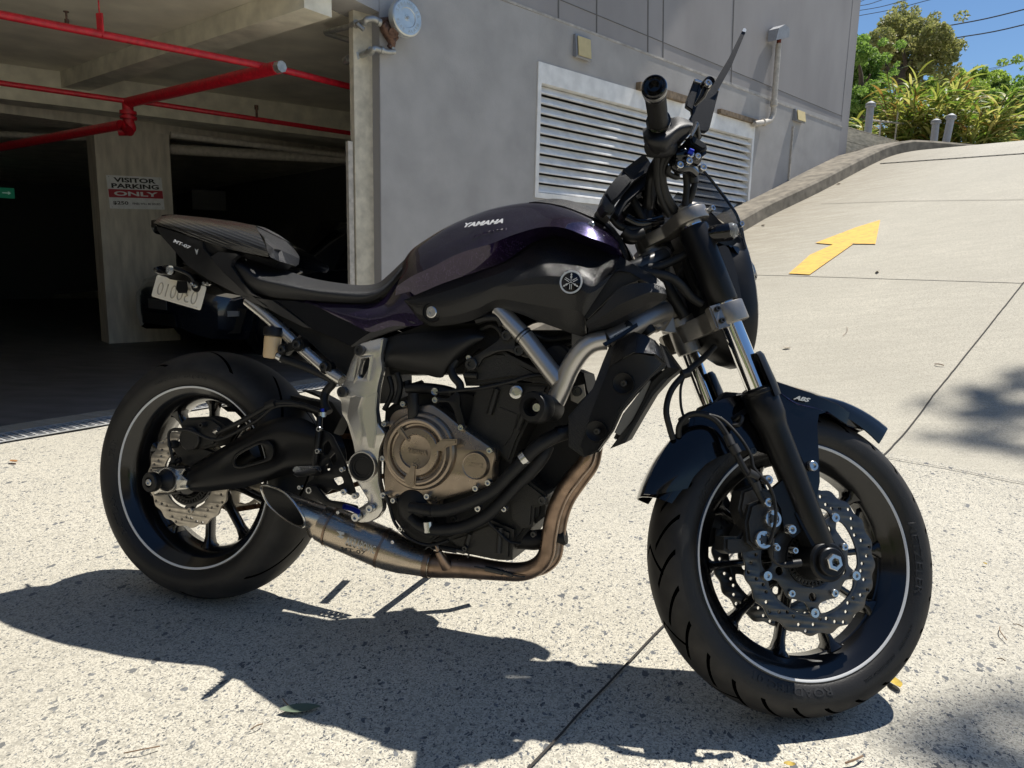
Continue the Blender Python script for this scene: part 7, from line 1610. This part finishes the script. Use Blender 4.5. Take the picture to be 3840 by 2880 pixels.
# brake hoses at the front
hs_ = part('front_brake_hose', [tpx(7, [(450,0,-.05),(400,50,-.06),(330,110,-.07),(260,190,-.07),(235,280,-.07),(250,360,-.065),(265,410,-.06)], fr='S', r=.0062, seg=10),
     tpx(7, [(320,120,-.07),(300,180,-.07),(300,260,-.07),(315,320,-.07)], fr='S', r=.0028, seg=8), tpx(7, [(290,400,-.06),(295,350,-.07),(335,305,-.08),(400,300,-.09),(460,330,-.10),(510,400,-.11),(540,460,-.12),(580,540,-.125),(620,600,-.13),(650,660,-.128),(670,690,-.128)], fr='S', r=.006, seg=10),
     tpx(7, [(400,300,-.092),(480,320,-.105),(560,400,-.12),(610,480,-.128),(625,540,-.132),(680,600,-.138),(710,660,-.138),(722,740,-.14),(715,800,-.138),(690,880,-.132)], fr='S', r=.0032, seg=8)], 'rubber')
part('hose_joint', [tpx(7, [(505,395,-.111),(525,440,-.116)], fr='S', r=.0085, seg=10, sm=0), tpx(7, [(530,440,-.118),(550,475,-.121)], fr='S', r=.0095, seg=10, sm=0), tpx(7, [(600,560,-.13),(640,580,-.13)], fr='S', r=.009, seg=8, sm=0), tpx(7, [(630,600,-.13),(645,640,-.129)], fr='S', r=.0085, seg=10, sm=0), tpx(7, [(305,125,-.07),(335,115,-.07)], fr='S', r=.009, seg=8, sm=0), tpx(7, [(300,335,-.07),(325,320,-.07)], fr='S', r=.009, seg=8, sm=0)], 'catalloy', hs_)
part('hose_holder', [tpx(7, [(540,330,-.10),(570,310,-.11),(560,345,-.11),(530,350,-.105)], fr='S', r=.005, seg=8)], 'satin', hs_)

# headlight, its bracket, flyscreen
def sl(c, pts, th, m, nm, par=None, bev=.003, fr='S'): return part(nm, panel(c, pts, th, fr, bev), m, par)
def headlight():
    # shell of revolution about an axis pointing forward in the steered frame, oval section
    c = P(K(4, (1080,760))[0], 0, 'S'); c = c - Vector((.040,0,.016)); ax = Vector((math.cos(R_(9)), 0, math.sin(R_(9)))); up = Vector((-math.sin(R_(9)),0,math.cos(R_(9))))
    vs, fs = [], []; n = 40; st = [(-.10,.028,.05),(-.085,.055,.085),(-.055,.078,.118),(-.025,.088,.138),(.0,.091,.146),(.02,.088,.144),(.024,.084,.139)]
    for h, rw, rh in st:
        for k in range(n):
            a = 2*math.pi*k/n; s_, c_ = math.sin(a), math.cos(a); e = 2/2.5
            x = math.copysign(abs(c_)**e, c_)*rw; z = math.copysign(abs(s_)**e, s_)*rh
            if z < 0: x *= 1-.25*(z/rh)**2*1
            vs.append(c + ax*h + Vector((0, x, 0)) + up*z)
    m_ = len(st)
    for i in range(m_-1):
        for k in range(n): fs.append((i*n+k, i*n+(k+1) % n, (i+1)*n+(k+1) % n, (i+1)*n+k))
    fs.append(tuple(range(n))); fs.append(tuple((m_-1)*n+k for k in range(n)))
    sh = S_(raw(vs, fs, ang=50)); vs2, fs2 = [], []
    for h, f in ((.022,1.0),(.029,.93),(.036,.75),(.041,.45),(.043,.0)):
        for k in range(n):
            a = 2*math.pi*k/n; s_, c_ = math.sin(a), math.cos(a); e = 2/2.5; x = math.copysign(abs(c_)**e, c_)*.083*f; z = math.copysign(abs(s_)**e, s_)*.138*f
            if z < 0 and f > 0: x *= 1-.25*(z/(.138*f))**2
            vs2.append(c + ax*h + Vector((0, x, 0)) + up*z)
    for i in range(4):
        for k in range(n): fs2.append((i*n+k, i*n+(k+1) % n, (i+1)*n+(k+1) % n, (i+1)*n+k))
    return sh, S_(raw(vs2, fs2, ang=60))
HS, HL = headlight()
hl = part('headlight', HS, 'satin'); part('headlight_lens', HL, 'lens', hl)
part('headlight_bracket', panel(4, [(860,420,-.100),(960,400,-.100),(985,420,-.100),(1020,500,-.100),(1050,620,-.100),(1075,760,-.100),(1090,900,-.100),(1075,1000,-.100),(1040,980,-.100),(1010,800,-.100),(975,700,-.100),(930,620,-.100),(880,520,-.100)], .02, 'S', bev=.003), 'plastic', hl)
part('bolt_recess', S_(lathe([(0,.0),(.012,.0),(.016,.004),(.020,.004),(.021,-.002)], P(K(4, (985,668))[0], -.095, 'S'), YD, 24)), 'satin', hl); bolts(hl, 4, [(970,672,.008)], -.099, h=.006, fr='S')
sc_p = [(712,830,0)]
scr = part('flyscreen', surf(3, [
 [(585,805,-.055),(565,850,-.075),(550,900,-.09),(530,960,-.10)],
 [(620,830,-.052),(620,880,-.080),(620,950,-.095),(610,1010,-.105)],
 [(680,905,-.050),(685,960,-.080),(695,1020,-.098),(700,1070,-.108)],
 [(740,985,-.048),(750,1040,-.078),(765,1080,-.095),(770,1120,-.10)],
 [(780,1040,-.045),(795,1090,-.070),(800,1120,-.085),(800,1150,-.09)],
 [(812,1180,-.040),(820,1200,-.060),(825,1210,-.075),(828,1220,-.08)]], 4, 4, .003, 'S', mir=True), 'smoke')
# screen: centre portion bridging the two halves
part('flyscreen_edge', [tpx(3, [(585,795,-.055),(650,870,-.052),(740,990,-.049),(775,1040,-.047),(800,1110,-.044),(818,1190,-.04),(838,1250,-.04)], fr='S', r=.003, seg=8), mirror(tpx(3, [(585,795,-.055),(650,870,-.052),(740,990,-.049),(775,1040,-.047),(800,1110,-.044)], r=.003, seg=8), keep=False) if False else tpx(3, [(585,795,-.055),(583,792,.055)], fr='S', r=.003, seg=8, sm=0)], 'gloss', scr)
part('flyscreen_centre', surf(3, [
 [(585,797,-.055),(580,792,0),(578,790,.055)], [(650,868,-.054),(648,860,0),(646,856,.054)], [(745,988,-.051),(745,980,0),(742,975,.050)], [(800,1090,-.046),(802,1085,0),(798,1080,.046)], [(820,1190,-.042),(824,1190,0),(820,1188,.042)]], 4, 4, .003, 'S'), 'smoke', scr)
sl(4, [(840,160,-.075),(870,175,-.078),(980,290,-.082),(1050,360,-.07),(1110,440,-.05),(1120,480,-.05),(1050,430,-.07),(960,400,-.082),(870,380,-.085),(830,320,-.085),(800,240,-.08)], .04, 'plastic', 'headlight_cowl', hl)
sl(4, [(985,400,-.088),(1050,410,-.085),(1120,470,-.07),(1160,540,-.05),(1185,620,-.04),(1180,640,-.045),(1150,600,-.06),(1100,520,-.08),(1040,450,-.088)], .02, 'gloss', 'headlight_cowl', hl)
# front indicators
ind = part('front_indicator', [S_(lathe([(0,-.03),(.012,-.028),(.017,-.012),(.018,.012),(.017,.022),(0,.026)], P(K(4, (925,320))[0], -.125, 'S'), Vector((.9,-.35,.15)), 24)), tpx(4, [(850,330,-.07),(900,325,-.11)], fr='S', r=.012, seg=10, sm=0)], 'gloss')
part('indicator_lens', S_(lathe([(.0165,.014),(.0165,.022),(.012,.030),(0,.033)], P(K(4, (930,317))[0], -.127, 'S'), Vector((.9,-.35,.15)), 24)), 'lens', ind)
ind2 = part('front_indicator', [S_(lathe([(0,-.03),(.012,-.028),(.017,-.012),(.018,.012),(.017,.022),(0,.026)], Vector((1.16,.13,.90)), Vector((.9,.35,.15)), 24))], 'gloss')
part('indicator_trim', S_(lathe([(.020,-.008),(.0215,-.006),(.0215,-.003),(.020,-.001)], P(K(4, (868,330))[0], -.105, 'S'), Vector((.3,-.9,.1)), 24, caps=False)), 'clamp', ind)
# mirrored bolts on screen
bolts(scr, 4, [(1062,265,.006)], -.055, h=.008, fr='S'); bolts(scr, 3, [(600,800,.006)], -.06, h=.006, fr='S')

# ---- handlebar and controls
gr_a = P(K(3, (352,397))[0], -.37, 'S'); gr_b = P(K(3, (372,560))[0], -.262, 'S'); gr_c = P(K(3, (385,640))[0], -.215, 'S')
hb = part('handlebar', [S_(tube([gr_b, gr_c, P(K(3, (400,720))[0], -.17, 'S'), Vector((1.035,-.09,1.03)), Vector((1.045,-.05,.975)), Vector((1.05,0,.97)), Vector((1.045,.05,.975)), Vector((1.035,.09,1.03)), Vector((gr_c.x,.215,gr_c.z)), Vector((gr_a.x,.37,gr_a.z))], .0115, 14, 5)), S_(tube([Vector((1.045,-.04,.975)), Vector((1.04,-.04,.935))], .016, 14, 0)), S_(tube([Vector((1.045,.04,.975)), Vector((1.04,.04,.935))], .016, 14, 0))], 'satin')
gd = (gr_a-gr_b).normalized()
part('grip', S_(lathe([(.0165,0),(.018,.003),(.0172,.006)]+[(x, .006+.004*i+dx) for i in range(24) for x, dx in ((.0172,0),(.0166,.002))]+[(.0172,.104),(.0185,.107),(.0185,.112),(.012,.114)], gr_b, gd, 28)), 'rubber', hb)
part('bar_end', S_(lathe([(.0165,0),(.0190,.001),(.0200,.006),(.0200,.018),(.0185,.021),(.0165,.022),(.0160,.019),(.0110,.018),(.0100,.024),(.0085,.024),(.0080,.012),(0,.012)], gr_b+gd*.113, gd, 32)), 'gloss', hb)
part('bar_end_scuff', S_(lathe([(.0202,.007),(.0204,.009),(.0204,.015),(.0202,.017)], gr_b+gd*.113, gd, 32, caps=False)), mat('scuffed_alloy', (.35,.35,.34), .4, .8, noise=.6, nscale=150), hb)
part('grip', S_(lathe([(.0165,0),(.018,.003),(.0172,.1),(.0185,.112),(.012,.114)], Vector((gr_b.x,-gr_b.y,gr_b.z)), Vector((gd.x,-gd.y,gd.z)), 20)), 'rubber', hb)
part('throttle_collar', S_(lathe([(.017,-.035),(.022,-.034),(.022,-.02),(.0185,-.018),(.0185,-.004),(.0215,-.002),(.0215,.002),(.016,.004)], gr_b, gd, 28)), 'gloss', hb)
swg = part('switchgear', [surf(3, [
 [(290,600,-.235),(292,630,-.25),(300,660,-.25),(320,690,-.235)],
 [(330,585,-.235),(330,640,-.262),(335,690,-.255),(345,725,-.235)],
 [(400,565,-.235),(410,630,-.265),(410,690,-.258),(400,725,-.235)],
 [(470,535,-.235),(480,590,-.262),(460,650,-.25),(440,700,-.235)],
 [(545,560,-.235),(550,580,-.25),(520,620,-.245),(490,640,-.235)]], 4, 4, .02, 'S'),
 tpx(3, [(345,690,-.235,55),(400,690,-.215,58),(430,700,-.20,45)], fr='S', seg=16)], 'plastic', hb)
part('throttle_housing', panel(3, [(412,525,-.225),(480,535,-.222),(545,560,-.22),(555,600,-.22),(520,640,-.22),(470,655,-.22),(430,620,-.22),(410,570,-.225)], .05, 'S', bev=.008), 'plastic', hb)
bolts(hb, 3, [(428,683,.006)], -.24, h=.004, fr='S', m='dsteel')
mc = part('front_master_cylinder', [panel(3, [(520,650,-.20),(545,620,-.20),(625,680,-.20),(628,720,-.20),(590,750,-.20),(530,720,-.20)], .06, 'S', bev=.006), tpx(3, [(450,740,-.19,40),(520,740,-.19,45),(570,760,-.18,35)], fr='S', seg=14), tpx(3, [(440,760,-.18,20),(470,800,-.18,30),(520,800,-.17,30),(560,830,-.15,24)], fr='S', seg=12)], 'gloss')
part('reservoir_lid', panel(3, [(538,642,-.212),(552,628,-.212),(622,672,-.212),(628,700,-.212),(600,705,-.212),(545,672,-.212)], .05, 'S', bev=.003), 'plastic', mc)
bolts(mc, 3, [(535,735,.007),(527,770,.007),(572,745,.006),(480,790,.007),(600,803,.007)], -.205, h=.006, fr='S'); part('adjuster', tpx(3, [(525,712,-.215),(550,722,-.215)], fr='S', r=.006, seg=10, sm=0), 'bluean', mc)
part('brake_lever', [tpx(3, [(560,640,-.20,20),(566,590,-.24,18),(572,578,-.27,14),(560,560,-.29,8)] if False else [(575,640,-.19,16),(572,600,-.215,15),(568,575,-.235,14),(560,600,-.30,10),(540,640,-.36,8)], fr='S', seg=12)], 'satin', mc)
part('control_cables', [tpx(3, [(400,740,-.19),(380,800,-.17),(390,900,-.14),(420,980,-.12),(470,1040,-.10)], fr='S', r=.0075, seg=10), tpx(3, [(440,720,-.19),(400,800,-.17),(405,900,-.14),(440,980,-.12),(480,1030,-.10)], fr='S', r=.006, seg=10), tpx(3, [(365,740,-.20),(362,850,-.16),(380,950,-.13),(430,1050,-.10)], fr='S', r=.006, seg=10),
   tpx(3, [(545,840,-.14,18),(560,870,-.135,18),(550,930,-.13,16),(530,980,-.12,16),(520,1010,-.11,14)], fr='S', seg=12), tpx(3, [(515,830,-.14),(520,900,-.13),(510,1000,-.12)], fr='S', r=.007, seg=10), tpx(3, [(430,790,-.18),(425,830,-.17),(470,850,-.16),(460,810,-.16)], fr='S', r=.005, seg=8)], 'rubber')
part('cable_sleeve', [tpx(3, [(553,840,-.14),(556,880,-.136)], fr='S', r=.0095, seg=12, sm=0)], 'catalloy')
# mirrors: right one seen edge-on, left one from its back
mq = PP(K(3, (812,78),(822,76),(829,86),(750,275),(672,415),(626,452),(612,448),(622,425),(735,235)), -.28, 'S'); mv = Vector(ray(*K(3, (720,280))[0])); mv = (MST.inverted() @ MLEAN.inverted()).to_3x3() @ mv
mr = part('mirror', S_(prism(mq, mv.normalized()*.02)), 'plastic')
part('mirror_stem', [tpx(3, [(560,480,-.22,6),(600,430,-.23,17),(625,365,-.235,20)], fr='S', seg=12, sm=0), S_(lathe([(0,.01),(.009,.01),(.0105,.007),(.0105,-.01),(0,-.01)], P(K(3, (628,365))[0], -.24, 'S'), Vector((.1,-1,0)), 20))], 'gloss', mr)
bolts(mr, 3, [(628,365,.007)], -.252, h=.004, fr='S')
mp2 = part('mirror', panel(3, [(562,338,-.10),(575,336,-.10),(690,382,-.10),(688,400,-.10),(640,590,-.10),(632,606,-.10),(618,614,-.10),(520,600,-.10),(540,560,-.10),(535,545,-.10),(548,520,-.10),(545,500,-.10),(516,480,-.10),(520,450,-.10)], .008, 'S', bev=.002), 'plastic')
part('mirror_edge', panel(3, [(562,337,-.104),(610,352,-.104),(608,366,-.104),(562,352,-.104)], .006, 'S', bev=.001), 'steel', mp2); part('mirror_edge', panel(3, [(650,372,-.104),(690,384,-.104),(688,402,-.104),(645,388,-.104)], .006, 'S', bev=.001), 'steel', mp2)
part('mirror_rib', panel(3, [(590,360,-.105),(612,368,-.105),(575,480,-.105),(555,490,-.105)], .006, 'S', bev=.002), 'gloss', mp2)
part('mirror_stem', S_(tube([P(K(3, (560,590))[0], -.11, 'S'), P(K(3, (575,640))[0], -.15, 'S')], .008, 12, 0)), 'satin', mp2)
part('mirror_tip', S_(prism(PP(K(3, (812,78),(822,76),(829,86),(824,98),(806,92)), -.281, 'S'), mv.normalized()*.012)), 'bright', mr)
# dash / instrument
ds = part('instrument_panel', panel('i', [(1240,320,-.080),(1525,100,-.084),(1602,180,-.084),(1640,240,-.082),(1625,328,-.080),(1392,482,-.084),(1195,712,-.084),(1132,800,-.080),(1075,770,-.080),(1000,640,-.078),(1070,520,-.078)], .035, 'S', bev=.002), 'plastic')
part('instrument_face', panel('i', [(1240,322,-.084),(1525,104,-.094),(1598,184,-.088),(1372,458,-.084)], .004, 'S', bev=.0), 'castd', ds)
part('instrument_face', panel('i', [(1238,330,-.080),(1366,462,-.090),(1170,690,-.088),(1080,765,-.084),(1008,640,-.082),(1075,524,-.082)], .006, 'S', bev=.0015), 'plastic', ds)
part('instrument_housing', panel('i', [(1600,342,-.062),(1680,430,-.066),(1672,455,-.068),(1530,560,-.074),(1300,780,-.078),(1240,880,-.078),(1185,980,-.076),(1118,905,-.074),(1160,800,-.072),(1260,640,-.070),(1450,440,-.066)], .035, 'S', bev=.002), 'plastic', ds)
part('instrument_foot', panel('i', [(943,790,-.080),(990,655,-.080),(1075,772,-.084),(1130,806,-.084),(1110,900,-.080),(1050,908,-.078),(990,885,-.078)], .03, 'S', bev=.002), 'tail', ds)
part('instrument_filler', panel('i', [(1300,620,-.02),(1480,500,-.02),(1640,430,-.02),(1700,560,-.02),(1690,760,-.02),(1560,980,-.02),(1420,1060,-.02),(1250,960,-.02),(1200,860,-.02)], .04, 'S', bev=.003), 'castd', ds)  # dark filler panel added behind the pod to close the gaps
part('instrument_stay', [tpx(3, [(280,940,-.04,32),(340,1000,-.03,34),(400,1040,-.02,36)], fr='S', seg=14, sm=0), tpx(3, [(200,1060,-.05),(260,1090,-.05),(330,1085,-.05),(390,1070,-.05)], fr='S', r=.011, seg=10), tpx(3, [(350,890,-.05),(370,960,-.05),(400,1020,-.04)], fr='S', r=.012, seg=10)], 'gloss', ds)
part('instrument_foot', panel(3, [(80,985,-.068),(135,1010,-.068),(125,1062,-.068),(98,1036,-.068)], .05, 'S', bev=.004), 'clamp', ds)
part('dash_cables', [tpx(3, [(130,1060,-.05),(180,1110,-.05),(270,1120,-.05),(330,1100,-.05)], fr='S', r=.007, seg=10), tpx(3, [(190,1130,-.05),(230,1155,-.05),(290,1140,-.05)], fr='S', r=.012, seg=10), tpx(3, [(240,960,-.05),(260,1000,-.05),(300,1080,-.05)], fr='S', r=.008, seg=8), tpx(3, [(320,990,-.05),(330,1050,-.04),(350,1090,-.03)], fr='S', r=.009, seg=8)], 'rubber', ds)
part('ignition_barrel', S_(lathe([(0,.03),(.018,.03),(.020,.026),(.020,-.04)], A0+AU*.71+AN*.03, AU, 24)), 'satin')
part('wiring_loom', [tpx(4, [(340,570,-.09),(480,555,-.08),(600,510,-.06),(680,470,-.05)], r=.009, seg=10), tpx(4, [(280,560,-.12),(400,590,-.12),(560,620,-.10),(640,670,-.09),(720,760,-.07),(800,810,-.06)], r=.0095, seg=10), tpx(4, [(450,480,-.05),(560,700,-.05),(680,900,-.04)], r=.012, seg=10), tpx(4, [(680,480,-.02),(720,620,-.02),(800,760,-.02)], r=.010, seg=8)], 'rubber')
part('lower_cowl', panel(4, [(640,300,-.03),(860,420,-.03),(960,640,-.03),(1000,800,-.03),(900,840,-.03),(780,640,-.03),(680,420,-.03)], .08, 'S', bev=.004), 'castd')
